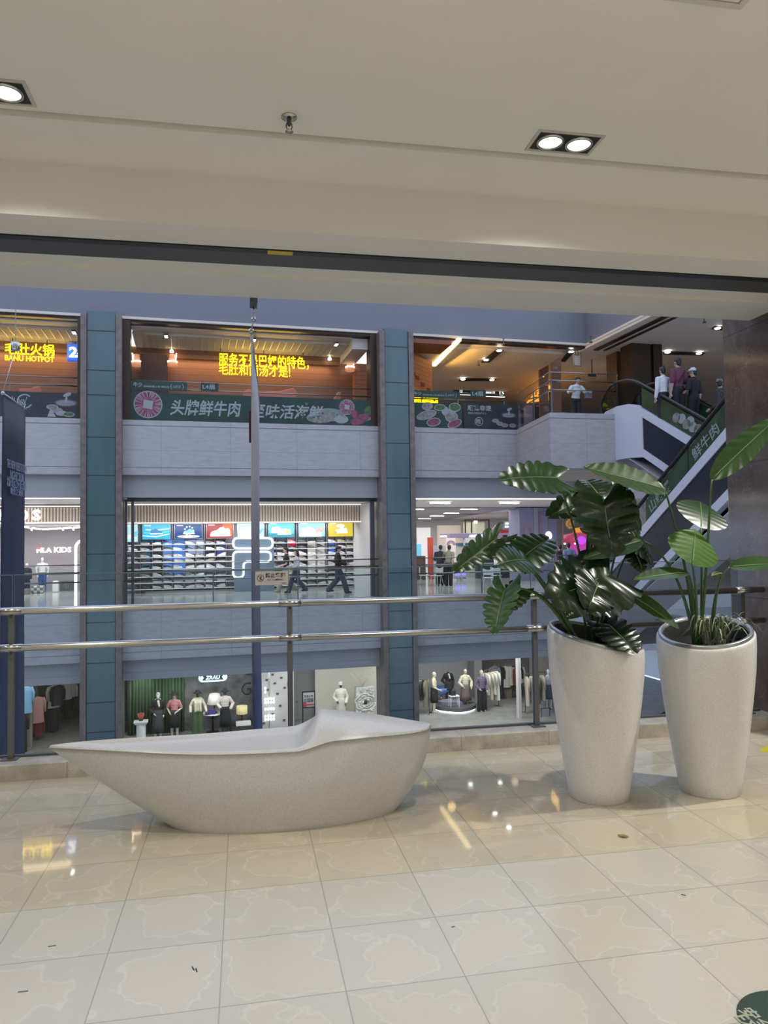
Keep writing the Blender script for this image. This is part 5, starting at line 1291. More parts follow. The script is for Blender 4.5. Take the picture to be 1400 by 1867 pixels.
# shoes
def shoe_mesh(kind):
    b=MB(); n=9
    xs=[-.14,-.12,-.08,-.03,.02,.06,.10,.13,.145]; wd=[.030,.036,.038,.034,.034,.040,.042,.034,.012]
    top={'low':[.085,.095,.088,.083,.080,.062,.050,.040,.030],'high':[.13,.14,.13,.115,.09,.065,.052,.042,.030],'chunky':[.105,.115,.105,.10,.098,.078,.066,.056,.042]}[kind]
    sol=.042 if kind=='chunky' else .026
    G=[];Sx=[]
    for x,w_,z in zip(xs,wd,top):
        G.append([(x,-w_,sol),(x,-w_*.95,sol+(z-sol)*.5),(x,-w_*.55,z*.97),(x,0,z),(x,w_*.55,z*.97),(x,w_*.95,sol+(z-sol)*.5),(x,w_,sol)])
        Sx.append([(x,-w_*1.12,0.004 if -.1<x<.1 else .010),(x,-w_*1.15,sol),(x,w_*1.15,sol),(x,w_*1.12,0.004 if -.1<x<.1 else .010),(x,-w_*1.12,0.004 if -.1<x<.1 else .010)])
    b.grid([r[::-1] for r in G],0,True); b.add(G[0],[tuple(range(7))],0); b.grid(Sx,1,False); b.add(Sx[0][:4],[(0,1,2,3)],1); b.add(Sx[-1][:4],[(3,2,1,0)],1)
    for k in range(4): x=.0+.022*k; z=top[4]-.0+(.004-.011*k); b.box(x-.004,x+.004,-.024,.024,z-.006,z+.006,2)
    b.poly([(-.05,sol+.012),(.03,sol+.008),(.045,sol+.016),(-.03,sol+.034)],-.041,-.036,2)
    return b
pal={'white':((.72,.72,.71),(.75,.75,.74),(.45,.45,.46)),'grey':((.30,.31,.32),(.62,.62,.61),(.12,.12,.13)),'black':((.018,.018,.02),(.45,.45,.44),(.2,.2,.2)),'navy':((.03,.05,.12),(.6,.6,.6),(.3,.3,.35)),'cream':((.58,.52,.42),(.66,.63,.56),(.3,.26,.2)),'pink':((.55,.16,.20),(.7,.68,.66),(.7,.6,.6)),'charcoal':((.07,.07,.075),(.12,.12,.12),(.3,.3,.3)),'blue':((.06,.14,.42),(.68,.68,.68),(.6,.6,.65))}
shoeM={}
rs=random.Random(11)
colsL=[242,265,286,306,325,346,364,383,403]; colsR=[495,512,532,550,568,586,605,622,638,655,672]
rowname=['top','second','third','fourth','fifth','sixth','seventh','lowest']
posters=[(232,251,'pale cyan poster'),(260,310,'turquoise poster'),(319,368,'deep blue poster'),(377,425,'red poster'),(490,536,'turquoise poster with the yellow-soled shoe'),(545,592,'white and sky-blue poster'),(599,643,'yellow poster'),(652,678,'black poster')]
ordn=['first','second','third','fourth']
bays=[('pale cyan poster',[242]),('wide turquoise poster',[265,286,306]),('deep blue poster',[325,346,364]),('red poster',[383,403]),('yellow-soled shoe poster',[495,512,532]),('white and sky-blue poster',[550,568,586]),('yellow poster',[605,622,638]),('black poster',[655,672])]
for bn,cols in bays:
    for ci,x in enumerate(cols):
        for r,z in enumerate(rowz):
            left=x<450
            if left and x<270: ck=rs.choice(['grey','charcoal','black','charcoal','white']) 
            elif r in (6,7) or (r==2): ck=rs.choice(['white','white','white','grey'])
            elif x in (306,325) : ck=rs.choice(['black','navy','white','blue'])
            elif x in (550,568,586) and r<2: ck=rs.choice(['black','cream','charcoal'])
            elif x in (550,568,586): ck=rs.choice(['cream','white','white'])
            elif x in (512,532) and r<2: ck=rs.choice(['black','pink'])
            else: ck=rs.choice(['white','white','grey','black','cream','white','navy'])
            sk=rs.choice(['low','low','chunky','high'] if r<6 else ['low','chunky'])
            key=(ck,sk)
            if key not in shoeM:
                p_=pal[ck]; shoeM[key]=shoe_mesh(sk).mesh('shoe',[mat('shoe_%s_%d'%(ck,i),c,0.5) for i,c in enumerate(p_)])
            u=fv(x,1020,VS)[0]
            o=bpy.data.objects.new('shoe',shoeM[key]); link(o,None,FT(u+rs.uniform(-.02,.02),VS-.03,L3+z+.001,rs.uniform(-.25,.25)+(0 if rs.random()<.75 else PI),1.22))
            which='' if len(cols)==1 else (ordn[ci]+' from the bay\'s start, ')
            lab='%s %s shoe, %s%s shelf under the %s'%(ck,{'low':'low','high':'high-top','chunky':'chunky'}[sk],which.replace(' from the bay\'s start,',' of the bay,'),rowname[r],bn)
            tag(o,lab,'shoe','shoes on the shelf wall')
# posters
def art(b,kind,w_,h_):
    """simple printed pictures: waves, a shoe in profile, sparks (materials: 0 ground,1 white,2 accent,3 dark)"""
    def shoe(cx,cz,s,m,fl=1):
        b.poly([(cx+fl*s*p[0],cz+s*p[1]) for p in ((-.5,-.16),(.5,-.16),(.53,-.04),(.42,.04),(.2,.1),(.02,.24),(-.16,.28),(-.24,.17),(-.42,.22),(-.52,.02))[::fl]],-.006,-.003,m)
        b.poly([(cx+fl*s*p[0],cz+s*p[1]) for p in ((-.53,-.24),(.54,-.24),(.56,-.14),(-.55,-.14))[::fl]],-.008,-.003,1)
    if kind=='wave':
        for k in range(3): b.poly([(w_*.05*k,h_*(.2+.2*k)),(w_*.5,h_*(.12+.22*k)),(w_*.97,h_*(.3+.18*k)),(w_*.97,h_*(.36+.18*k)),(w_*.5,h_*(.19+.22*k)),(w_*.05*k,h_*(.26+.2*k))],-.003,0,1 if k!=1 else 2)
        shoe(w_*.5,h_*.5,w_*.42,3)
    elif kind=='burst':
        ellip(b,w_*.5,h_*.14,w_*.42,h_*.10,1,-.003); shoe(w_*.52,h_*.48,w_*.4,2,-1)
        for k in range(9): a=2*PI*k/9; ellip(b,w_*.52+w_*.16*math.cos(a),h_*.55+h_*.3*math.sin(a),w_*.035,h_*.06,1,-.007,rot=a)
    elif kind=='red':
        b.poly([(w_*.5,h_*.3),(w_*.97,h_*.1),(w_*.97,h_),(w_*.62,h_)],-.003,0,2); shoe(w_*.52,h_*.42,w_*.72,1,-1)
    elif kind=='twin':
        shoe(w_*.38,h_*.5,w_*.55,1); shoe(w_*.62,h_*.36,w_*.5,1,-1); ellip(b,w_*.74,h_*.34,w_*.06,h_*.1,2,-.009); b.poly([(0,0),(w_,0),(w_,h_*.2),(0,h_*.26)],-.003,0,3)
    elif kind=='pale':
        shoe(w_*.45,h_*.3,w_*.8,1); 
        for k in range(6): ellip(b,w_*(.7+.05*k),h_*(.35+.1*(k%3)),w_*.06,h_*.1,2,-.007,rot=k)
    elif kind=='yel':
        shoe(w_*.52,h_*.42,w_*.5,1,-1); ellip(b,w_*.5,h_*.74,w_*.18,h_*.12,1,-.004); ellip(b,w_*.28,h_*.28,w_*.06,h_*.1,2,-.009)
    elif kind=='dark':
        shoe(w_*.58,h_*.5,w_*.7,2); ellip(b,w_*.3,h_*.55,w_*.1,h_*.2,1,-.004)
    b.poly([(w_*.06,h_*.88),(w_*.3,h_*.88),(w_*.3,h_*.94),(w_*.06,h_*.94)],-.004,0,1)
for k,(x0,x1,y0,y1,g_,ac,dk,kind,l) in enumerate(((231,251,956,988,(.50,.78,.85),(.2,.6,.8),(.08,.25,.35),'pale','narrow pale cyan lit shoe poster at the shoe wall end'),
  (260,310,956,983,(.02,.42,.72),(.1,.75,.9),(.03,.18,.42),'wave','turquoise lit poster with a wave and a dark blue shoe'),
  (319,368,956,982,(.005,.05,.22),(.2,.6,.9),(.01,.02,.06),'burst','deep blue lit poster with a splashing shoe'),
  (377,425,955,981,(.36,.03,.03),(.75,.13,.03),(.1,.02,.02),'red','red lit poster with one big white shoe'),
  (433,481,954,980,(.50,.80,.86),(.2,.55,.62),(.1,.4,.5),'pale','pale cyan lit shoe poster behind the hanging banner'),
  (490,536,953,979,(.10,.62,.74),(.85,.7,.05),(.03,.32,.42),'twin','turquoise lit poster with two white shoes and a yellow sole'),
  (545,592,952,978,(.30,.68,.85),(.75,.45,.38),(.75,.78,.8),'pale','white and sky-blue lit poster with shoes in clouds'),
  (599,643,952,978,(.72,.56,.05),(.85,.4,.1),(.3,.2,.0),'yel','yellow lit poster with a pale shoe'),
  (652,679,952,978,(.005,.02,.022),(.35,.75,.65),(.02,.08,.07),'dark','black lit poster with a mint shoe'))):
    q,z0,w2,h2=plc(x0,y0,x1,y1,VS-.2); t=thing('lit_poster',l,'poster',FT(q,VS-.2,z0),'lit posters over the shoe shelves')
    b=MB(); b.box(0,w2,0,.05,0,h2); art(b,kind,w2,h2)
    b.build('print',[mat('poster%d_%d'%(k,i),tuple(q*.25 for q in c),0.4,emit=c,es=.95) for i,c in enumerate((g_,(.85,.9,.9),ac,dk))],t)
    f=MB(); 
    for (p0,p1,r0,r1) in ((-.02,w2+.02,-.02,0),(-.02,w2+.02,h2,h2+.02),(-.02,0,0,h2),(w2,w2+.02,0,h2)): f.box(p0,p1,-.01,.06,r0,r1)
    f.build('frame',[M_shelf],t)
# neon F logo with its glass panel
def px2(l,v,o): 
    r=[]
    for x,y in l:
        u,z=fv(x,y,v); r.append((u-o[0],0,z-o[2]))
    return r
a,zb,w2,h2=plc(424,981,498,1052,4.9); o=(a,4.9,zb); t=thing('neon_logo','white neon outline of a rounded letter F in front of the shoe wall','sign',FT(*o))
def rounded(pts,r=3.2,n=5):
    out=[]
    k=len(pts)
    for i in range(k):
        p0,p,p1=Vector(pts[i-1]),Vector(pts[i]),Vector(pts[(i+1)%k])
        d0=(p0-p); d1=(p1-p); rr=min(r if len(pts[i])==2 else r,d0.length*.48,d1.length*.48)
        A=p+d0.normalized()*rr; B=p+d1.normalized()*rr
        for j in range(n+1):
            s=j/n; out.append(((1-s)**2*A+2*s*(1-s)*p+s*s*B)[:])
    out.append(out[0]); return out
b=MB(); b.tube(px2(rounded([(425,981),(497,981),(497,1000),(425,1000)],9),4.9,o),.038,8,caps=False)
b.tube(px2(rounded([(425,1006),(494,1006),(494,1024),(444,1024),(444,1053),(425,1053)],8.5),4.9,o),.038,8,caps=False); b.build('neon_tube',[glow('neon_white',(1,1,1),2.0)],t)
q,z0,w3,h3=plc(427,980,500,1060,5.0); b=MB(); b.box(q-a,q-a+w3,.1,.14,L3-zb,h3+z0-zb); b.build('panel',[mat('blue_grey_panel',(0.16,0.22,0.28),0.2,emit=(.12,.20,.28),es=.05)],t)

# ------------------------------------------------------------------ kids shop
M_letter=glow('glow_letter',(1,1,1),1.7)
for ch,x0,x1 in (('K',-3,13),('I',20,25),('D',37,51),('S',59,74)):
    a,zb,w2,h2=plc(x0,929,x1,949,4.2); mb=letters(ch,w2,h2,0.04,0.06); tag(mb.build('sign_letter',[M_letter],None,FT(a,4.24,zb)),'glowing white letter %s of the big KIDS sign'%ch,'sign letter','big KIDS letters')
a,zb,w2,h2=plc(67,998,130,1008,9.4); t=thing('wall_sign','small glowing white lettering with a red mark on the kids shop back wall','sign',FT(a,9.4,zb))
b=MB(); b.join(letters('FILA',w2*.44,h2*.92,0.05,0.03)); b.build('brand_lettering',[M_letter],t)
b=MB(); b.join(letters('KIDS',w2*.50,h2,0.03,0.03),T(w2*.5,0,0)); b.build('kids_lettering',[M_letter],t)
b=MB(); b.box(-.01,w2*.11,-.04,-.031,h2*.7,h2*.95); b.build('red_bar',[glow('red_glow',(0.9,0.05,0.06),1.2)],t)
P=[(4,955),(60,963),(75,965),(150,961)]
b=MB(); b.tube([((fv(x,y,6.5)[0],6.5+.02*(y-955),fv(x,y,6.5)[1])) for x,y in P],.03,8); o=b.build('light_strip',[M_strip],None,FM.copy()); tag(o,'bent white ceiling light line inside the kids shop','light strip')
for (x,y) in ((56,958),(113,958),(132,958)):
    v=6.0; u=fv(x,y,v)[0]; b=MB(); b.tube([(0,0,.07),(0,0,0.0),(0.05,-.08,-.06)],.04,8); b.ball((.05,-.09,-.07),.035,8,1); tag(b.build('track_spot',[M_white,M_lwhite],None,FT(u,v,2.345)),'small white track spot on the kids shop ceiling','spot lamp','track spots in the kids shop')
def arch_rack(x0,x1,y0,y1,v,l):
    a,zb,w2,h2=plc(x0,y0,x1,y1,v); h2=zb+h2-L3; t=thing('arch_rack',l,'rack',FT(a,v,L3)); r=w2/2
    pts=[(0,0,0)]+[(r-r*math.cos(PI*k/10),0,h2-r+r*math.sin(PI*k/10)) for k in range(11)]+[(w2,0,0)]
    b=MB(); b.tube(pts,.05,8); b.build('arch_frame',[M_lwhite],t)
    for k in range(4): b=MB(); b.box(.05,w2-.05,-.02,.25,.45+.38*k,.48+.38*k); b.build('shelf',[M_shelf],t)
arch_rack(138,168,985,1060,6.5,'white glowing arched rack next to the first teal column')
M_mann=mat('mannequin_white',(0.68,0.67,0.65),0.35); M_mannd=mat('mannequin_dark',(0.06,0.055,0.05),0.4); M_mannb=mat('mannequin_beige',(0.50,0.44,0.36),0.4)
def stand_at(x,yfoot,z): u,v=fz(x,yfoot,z); return u,v
u,v=stand_at(77,1079,L3)
figure('mannequin','white child mannequin in a white top and blue trousers, standing in the kids shop','mannequin',FT(u,v,L3,.1),1.42,M_mann,[('shirt',M_clwhite,.9),('trousers',mat('bright_blue_cloth',(0.04,0.10,0.30),.8)),('shoes',M_clwhite)],dict(elL=(-.16,.0,.64),wrL=(-.13,-.03,.5),elR=(.16,.0,.64),wrR=(.14,-.02,.5)),'mannequins',None,(M_steel,0),face=False)
u,v=stand_at(49,1081,L3)
figure('mannequin','white child mannequin in a dark jacket beside the navy hanging banner','mannequin',FT(u,v,L3,-.3),1.2,M_mann,[('jacket',M_clnavy),('trousers',M_clnavy),('shoes',M_clwhite)],{},'mannequins',None,(M_steel,0),face=False)
def block(name,label,cat,x0,y0,x1,y1,mt,depth=.45,z=L3,bevel=.01,foot=None):
    u0,v0=fz((x0+x1)/2,y1,z); a,zb,w2,h2=plc(x0,y0,x1,y1,v0); b=MB(); b.box(0,w2,0,depth,0,h2); o=b.build(name,mt if isinstance(mt,list) else [mt],None,FT(a,v0,z),bevel=bevel); return tag(o,label,cat),(a,v0,w2,h2)
def checks():
    a=bpy.data.materials.new('check_cloth'); a.use_nodes=True; nt=a.node_tree; c=N(nt,'ShaderNodeTexChecker'); tc=N(nt,'ShaderNodeTexCoord'); c.inputs['Scale'].default_value=9; nt.links.new(tc.outputs['Object'],c.inputs['Vector']); c.inputs['Color1'].default_value=(.5,.5,.5,1); c.inputs['Color2'].default_value=(.12,.12,.13,1); nt.links.new(c.outputs['Color'],nt.nodes['Principled BSDF'].inputs['Base Color']); return a
block('pouf','checked grey pouf on the kids shop floor','pouf',56,1068,79,1082,checks(),.4,bevel=.06)
block('display_cube','light grey rounded block behind the checked pouf','display block',59,1061,73,1069,mat('pale_grey_block',(.45,.45,.45),.5),.3,z=L3,bevel=.03)
block('display_cylinder','white upright block on the kids shop floor','display block',95,1059,106,1080,M_white,.25,bevel=.05)
o,(a,v0,w2,h2)=block('display_box','dark grey box with a round white letter mark','display block',109,1060,134,1077,mat('dark_grey_box',(.10,.10,.105),.5),.4)
t=thing('round_emblem','thin white ring mark on the dark grey box','emblem',FT(a+w2*.45,v0-.004,L3+h2*.52)); b=MB()
for k in range(20):
    a0,a1=2*PI*k/20,2*PI*(k+1)/20; b.poly([(r*math.cos(q),r*math.sin(q)) for r,q in ((.085,a0),(.10,a0),(.10,a1),(.085,a1))],0,.003)
b.box(-.012,.012,0,.003,-.06,.06); b.build('ring',[M_btext],t)
block('counter','grey display counter in the kids shop, right of the child mannequin','counter',99,1031,113,1052,mat('counter_grey',(.40,.40,.41),.5),.5,z=L3)
block('bench_box','low brown-grey box at the navy banner edge in the kids shop','display block',42,1074,52,1084,mat('brown_box',(.2,.17,.15),.5),.4)
def garment_mesh(L_=.75,w=.22,sl=.55,coat=False):
    """a garment on a hanger: shoulders, body, two sleeves"""
    b=MB(); n=14; G=[]
    for (z,rx,ry) in ((0,.04,.03),(-.02,.10,.045),(-.06,w,.055),(-.2,w*.95,.075),(-L_*.6,w*.92,.085),(-L_,w*1.02,.095)):
        G.append([(rx*math.cos(2*PI*j/n),ry*math.sin(2*PI*j/n)*(1+.2*math.cos(5*2*PI*j/n)),z) for j in range(n+1)])
    b.grid([r[::-1] for r in G],0,True)
    for s in (-1,1): b.tube([(s*w*.85,0,-.06),(s*(w+.03),0,-.25),(s*(w+.02),-.02,-.06-sl)],[.055,.055,.045],8)
    b.tube([(-.17,0,-.03),(0,0,.02),(.17,0,-.03)],.008,6,1); b.tube([(0,0,.02),(0,0,.08),(.025,0,.11),(.0,0,.13)],.005,6,1)
    return b
gm={}
def garment(label,mw,mt,L_=.75,w=.22,group=None,name='coat',cat='garment'):
    k=(mt.name,L_,w)
    if k not in gm: gm[k]=garment_mesh(L_,w).mesh(name,[mt,M_steel])
    o=bpy.data.objects.new(name,gm[k]); link(o,None,mw); return tag(o,label,cat,group)
def rack(label,u,v,z,L_,rz=0,h=1.55,mt=None):
    t=thing('clothes_rack',label,'rack',FT(u,v,z,rz)); mt=mt or M_dgrey
    b=MB(); b.tube([(0,0,h),(L_,0,h)],.014,8); b.build('rail',[mt],t)
    for x in (0.02,L_-.02):
        b=MB(); b.tube([(x,0,0.01),(x,0,h)],.014,8); b.tube([(x,-.22,.012),(x,.22,.012)],.014,8); b.build('upright',[mt],t)
    return t
u,v=stand_at(100,1062,L3); rack('dark clothes rack behind the white child mannequin',u-.3,v+.8,L3,1.6)
for k,(dx,mt,l) in enumerate(((.2,M_clblack,'black'),(.55,M_clgrey,'grey'),(.9,M_cldgrey,'charcoal'),(1.25,M_clblack,'second black'))):
    garment('%s garment on the dark rack in the kids shop'%l,FT(u-.3+dx,v+.8,L3+1.42,1.2),mt,.6,.18,'garments on the kids shop rack')

# ------------------------------------------------------------------ walkers
WALK=dict(hipL=(-.05,0,.505),knL=(-.05,-.10,.30),anL=(-.05,-.17,.05),hipR=(.05,0,.505),knR=(.05,.02,.285),anR=(.05,.20,.085),elL=(-.13,.03,.63),wrL=(-.11,-.10,.57),elR=(.13,.0,.63),wrR=(.10,-.11,.58))
def person_at(x,y,zl,H,label,wear,hair,pose,rz,skin=M_skin,group=None,female=False):
    u,v=fz(x,y,zl); return figure('person',label,'person',FT(u,v,zl,rz),H,skin,wear,pose,group,hair,female=female)
person_at(617,1082,L3,1.72,'person in a black hooded jacket and wide dark trousers striding past the shoe wall',[('jacket',M_clblack),('trousers',M_denim,.018),('shoes',M_clblack)],(M_hair,0),dict(WALK,wrL=(-.07,-.15,.62),wrR=(.07,-.15,.62),look=(0,-1,-.25)),PI/2-.1,M_skin2,'people walking past the shoe wall')
person_at(541,1081,L3,1.62,'person with long brown hair, pale blouse and dark jeans walking past the shoe wall',[('shirt',mat('pale_blouse',(.45,.45,.48),.8),1.0),('trousers',M_denim,.014),('shoes',M_clblack)],(M_hairb,.10),dict(WALK,elL=(-.13,-.0,.62),wrL=(-.12,-.12,.6)),-PI/2+.15,M_skin2,'people walking past the shoe wall',True)
person_at(522,1080,L3,1.70,'person in a black and white top with pale trousers walking beside the long-haired person',[('shirt',M_clblack,.6),('trousers',M_khaki,.014),('shoes',M_khaki),('strap',M_clwhite)],(M_hair,0),dict(WALK,elL=(-.13,-.02,.62),wrL=(-.11,-.13,.57)),-PI/2-.1,M_skin2,'people walking past the shoe wall')
LEAN=dict(waist=(0,-.01,.61),chest=(0,-.04,.725),neck=(0,-.06,.82),head=(0,-.085,.915),shL=(-.108,-.04,.79),shR=(.108,-.04,.79))
person_at(803,1067,L3,1.70,'person in a dark navy shirt looking down at the play area, seen from behind',[('shirt',M_clnavy,.9),('trousers',M_clblack,.008),('shoes',M_clblack)],(M_hair,0),dict(LEAN,look=(.3,-1,-.3),wrL=(-.06,-.12,.55),wrR=(.06,-.12,.55)),PI-.5,M_skin,'people at the play area')
person_at(818,1068,L3,1.70,'person in an olive shirt and dark trousers holding an arm to the face',[('shirt',M_olive,.6),('trousers',M_clblack,.008),('shoes',M_clblack)],(M_hair,0),dict(LEAN,elR=(.17,-.12,.70),wrR=(.07,-.14,.83),look=(.2,-1,-.2)),PI-.7,M_skin,'people at the play area')
person_at(1040,1068,L3,1.74,'person in a light blue shirt seen from behind, framed by monstera leaves',[('shirt',M_clblue,.9),('trousers',M_clblack,.01),('shoes',M_clblack)],(M_hair,0),LEAN,PI-.1,M_skin,'people at the play area')
person_at(1026,1066,L3,1.66,'person in black half hidden behind the person in the light blue shirt',[('shirt',M_clblack,.9),('trousers',M_clblack,.01),('shoes',M_clblack)],(M_hair,0),LEAN,PI+.3,M_skin,'people at the play area')

# ------------------------------------------------------------------ play area: white chairs, light bench, kiosk, column, hanging stars
M_pwhite=mat('white_plastic',(0.66,0.66,0.64),0.35)
def chair(label,x,y,rz,mt=M_pwhite):
    u,v=fz(x,y,L3); t=thing('chair',label,'chair',FT(u,v,L3,rz),'white play area chairs')
    b=MB(); b.box(-.20,.20,-.20,.20,.40,.43); b.build('seat',[mt],t,bevel=.012)
    b=MB(); pts=[(-.19,.52),(.19,.52),(.21,.78),(.14,.76),(.06,.72),(-.06,.72),(-.14,.76),(-.21,.78)]; b.poly(pts,.19,.215); b.build('backrest',[mt],t,bevel=.006)
    for sx in (-1,1):
        b=MB(); b.tube([(sx*.19,.2,.40),(sx*.18,.205,.60)],.014,6); b.build('back_post',[mt],t)
        for sy in (-1,1): b=MB(); b.tube([(sx*.15,sy*.14,.41),(sx*.21,sy*.20,.0)],.014,6); b.build('leg',[mt],t)
    return t
chair('white chair nearest the second teal column, seen from the side',774,1067,1.2); chair('white chair right below the person in the navy shirt',796,1068,-1.0)
chair('white chair with a notched back in front of the light bench',889,1073,2.9); chair('greyish white chair behind the notched-back chair by the light bench',905,1068,2.6,mat('greyish_plastic',(.40,.42,.45),.4))
a,v0=fz(828,1060,L3); u1,v1=fz(903,1066,L3)
t=thing('light_bench','low white bench with blue-violet light under a blue cushion','bench',FT(a,v0,L3)); w2=u1-a
b=MB(); 
for z in (.16,.40): b.box(0,w2,0,.05,z,z+.08); b.box(0,w2,.9,.95,z,z+.08)
for x in (0,w2*.5,w2-.06): b.box(x,x+.06,0,.95,.10,.48)
b.build('frame',[M_pwhite],t,bevel=.01)
for x in (.2,w2*.5,w2-.25): b=MB(); b.box(x,x+.06,.05,.11,0,.16); b.build('leg',[M_pwhite],t)
b=MB(); b.box(.05,w2-.05,.06,.09,.25,.39); b.build('light_panel',[glow('violet_glow',(0.20,0.17,0.95),2.0)],t)
b=MB(); b.box(.05,w2-.05,.05,.9,.40,.47); b.build('violet_top',[mat('violet_top',(.12,.11,.35),.4)],t)
b=MB(); b.box(.2,w2*.62,.4,.9,.48,.74); b.build('cushion',[mat('blue_cushion',(0.03,0.08,0.36),.6)],t,bevel=.05)
# kiosk
a,v0=fz(797,1060,L3); v0+=3.0
q,zb,w2,h2=plc(798,995,935,1058,v0)
t=thing('kiosk','white counter kiosk with a lilac lit fascia in the play area','kiosk',FT(q,v0,L3)); h1=zb+h2-L3
b=MB(); b.box(0,w2,0,.9,0,h1); b.build('counter_body',[M_pwhite],t)
b=MB(); q2,z2,w3,h3=plc(820,973,935,981,v0-.3); b.box(q2-q,q2-q+w3,-.3,1.2,z2-L3,z2-L3+h3); b.build('fascia',[mat('lilac_fascia',(.30,.27,.40),.5)],t)
b=MB(); q3,z3,w4,h4=plc(855,975,900,980,v0-.32); b.join(letters('AIMER KIDS BEAR',w4,h4,.02,.01),T(q3-q,-.31,z3-L3)); q3,z3,w4,h4=plc(802,976,815,980,v0-.32); b.join(letters('AIMER',w4,h4,.02,.01),T(q3-q,-.31,z3-L3)); b.build('lit_lettering',[M_letter],t)
for x in (845,905): q3,_,_,_=plc(x,980,x+2,990,v0-.2); b=MB(); b.box(q3-q,q3-q+.08,-.2,-.12,h1,z2-L3+.02); b.build('post',[M_pwhite],t)
b=MB(); q3,z3,w4,h4=plc(834,990,880,994,v0-.1); b.box(q3-q,q3-q+w4,-.1,.3,h1,h1+.12); b.build('teal_tray',[mat('teal_tray',(.05,.20,.26),.4)],t)
def pblock(name,label,cat,x0,y0,x1,y1,v,mt,depth=.1,down=None,bevel=0.0,group=None):
    a,zb,w2,h2=plc(x0,y0,x1,y1,v)
    if down is not None: h2=zb+h2-down; zb=down
    b=MB(); b.box(0,w2,0,depth,0,h2); return tag(b.build(name,[mt],None,FT(a,v,zb),bevel=bevel),label,cat,group),(a,zb,w2,h2)
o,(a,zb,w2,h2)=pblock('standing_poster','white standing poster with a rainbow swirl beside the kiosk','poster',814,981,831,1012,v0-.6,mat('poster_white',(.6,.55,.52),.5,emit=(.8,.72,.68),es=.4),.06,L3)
t=thing('rainbow_print','pastel rainbow arcs printed on the white standing poster','print',FT(a+w2*.5,v0-.61,zb+h2*.82)); b=MB()
for i,r in enumerate((.10,.15,.20)):
    for k in range(10):
        a0,a1=PI*k/10,PI*(k+1)/10; b.poly([(rr*math.cos(x_),rr*math.sin(x_)) for rr,x_ in ((r,a0),(r+.04,a0),(r+.04,a1),(r,a1))],0,.006,i)
b.build('arcs',[mat('arc%d'%i,c,.5) for i,c in enumerate(((.6,.35,.1),(.45,.2,.35),(.25,.25,.5)))],t)
pblock('red_banner','small orange-red standing board left of the kiosk','board',780,980,790,1012,v0-.8,mat('orange_red',(.65,.10,.05),.5),.06,L3)
pblock('price_board','white board with blue header standing before the kiosk','board',792,995,811,1030,v0-1.0,mat('pale_board',(.5,.53,.6),.5),.06,L3)
o,(a,zb,w2,h2)=pblock('advert_screen','blue picture screen on the white wall left of the kiosk','screen',756,992,768,1004,v0-.6,mat('cyan_screen',(.1,.35,.5),.4,emit=(.15,.5,.7),es=.8),.05,L3)
pblock('dark_table','brown table with dark items beside the second teal column','table',755,1014,776,1040,v0-1.2,mat('brown_table',(.10,.06,.045),.5),.6,L3)
pblock('planter_box','dark planter box behind the light bench','planter',872,1016,935,1050,v0-1.6,mat('dark_teal_box',(.035,.05,.065),.5),.4,L3)
# blue arch and black-and-white block figure stand (plain blocks)
a,zb,w2,h2=plc(876,1000,916,1018,v0-.5); t=thing('blue_arch','blue arch display with a white inner arch on the kiosk','display',FT(a+w2/2,v0-.5,L3+1.55 if False else zb)); b=MB()
for (r0,r1,m_,y_) in ((.30,.62,0,0.0),(.22,.30,1,-.01)):
    for k in range(12):
        a0,a1=PI*k/12,PI*(k+1)/12; b.poly([(rr*math.cos(x_)*1.1,rr*math.sin(x_)*.8) for rr,x_ in ((r0,a0),(r1,a0),(r1,a1),(r0,a1))],y_,.25,m_)
b.build('arch',[mat('arch_blue',(.05,.18,.42),.5),M_pwhite],t)
t=thing('block_display','display of black, white and grey square blocks behind the monstera leaf','display',FT(fv(906,990,v0-.9)[0],v0-.9,fv(906,1003,v0-.9)[1]))
cells=['..K..','.WWKW','KWWWKK','WKWWWK','BWWBBB']
for r,row in enumerate(cells):
    for c,ch in enumerate(row):
        if ch=='.': continue
        b=MB(); s=.19; b.box(c*s,(c+1)*s-.006,0,.2,(4-r)*s*.8,(5-r)*s*.8-.006); b.build('block',[{'K':M_clblack,'W':M_pwhite,'B':M_dgrey}[ch]],t)
pblock('block_display_stand','grey stand below the black and white block display','stand',908,1003,934,1045,v0-.88,M_dgrey,.3,L3)
# glass house display, far signs, shelves
a,zb,w2,h2=plc(848,947,893,972,14.0); t=thing('glass_house','glass display case with warm lights far behind the kiosk','display case',FT(a,14,zb))
b=MB()
for x in (0,w2*.25,w2-.06): b.box(x,x+.06,0,.06,0,h2)
b.box(0,w2,0,.8,h2-.08,h2); b.build('frame',[M_bronze],t); b=MB(); b.box(.1,w2-.1,.5,.55,0,h2*.8); b.build('back_picture',[mat('blurred_print',(.35,.36,.26),.5,emit=(.5,.5,.35),es=.5,var=.4,vscale=1.5)],t)
for q in (.45,.52): b=MB(); b.ball((w2*q,.2,h2*.85),(.05,.05,.12),8); b.build('lamp',[M_gl],t)
b=MB(); b.box(0,w2,0,.8,L3-zb,0); b.build('base',[M_shopwall],t)
pblock('far_sign','grey hanging sign with white words near the lilac column','sign',918,950,938,966,12.0,mat('far_sign_grey',(.16,.20,.22),.5),.08)
a,zb,w2,h2=plc(921,952,934,962,11.95); b=MB(); b.join(letters('AIMER',w2,h2*.4,.02,.01),T(0,0,h2*.55)); b.join(letters('KIDS',w2*.7,h2*.35,.02,.01)); tag(b.build('sign_words',[M_letter],None,FT(a,11.99,zb)),'white glowing words on the grey hanging sign by the lilac column','lettering')
b=MB(); b.box(0,.04,0,.04,0,3.14-(zb+h2)); tag(b.build('sign_rod',[M_dgrey],None,FT(a+w2/2,12.02,zb+h2+.05)),'thin rod holding the grey hanging sign','rod')
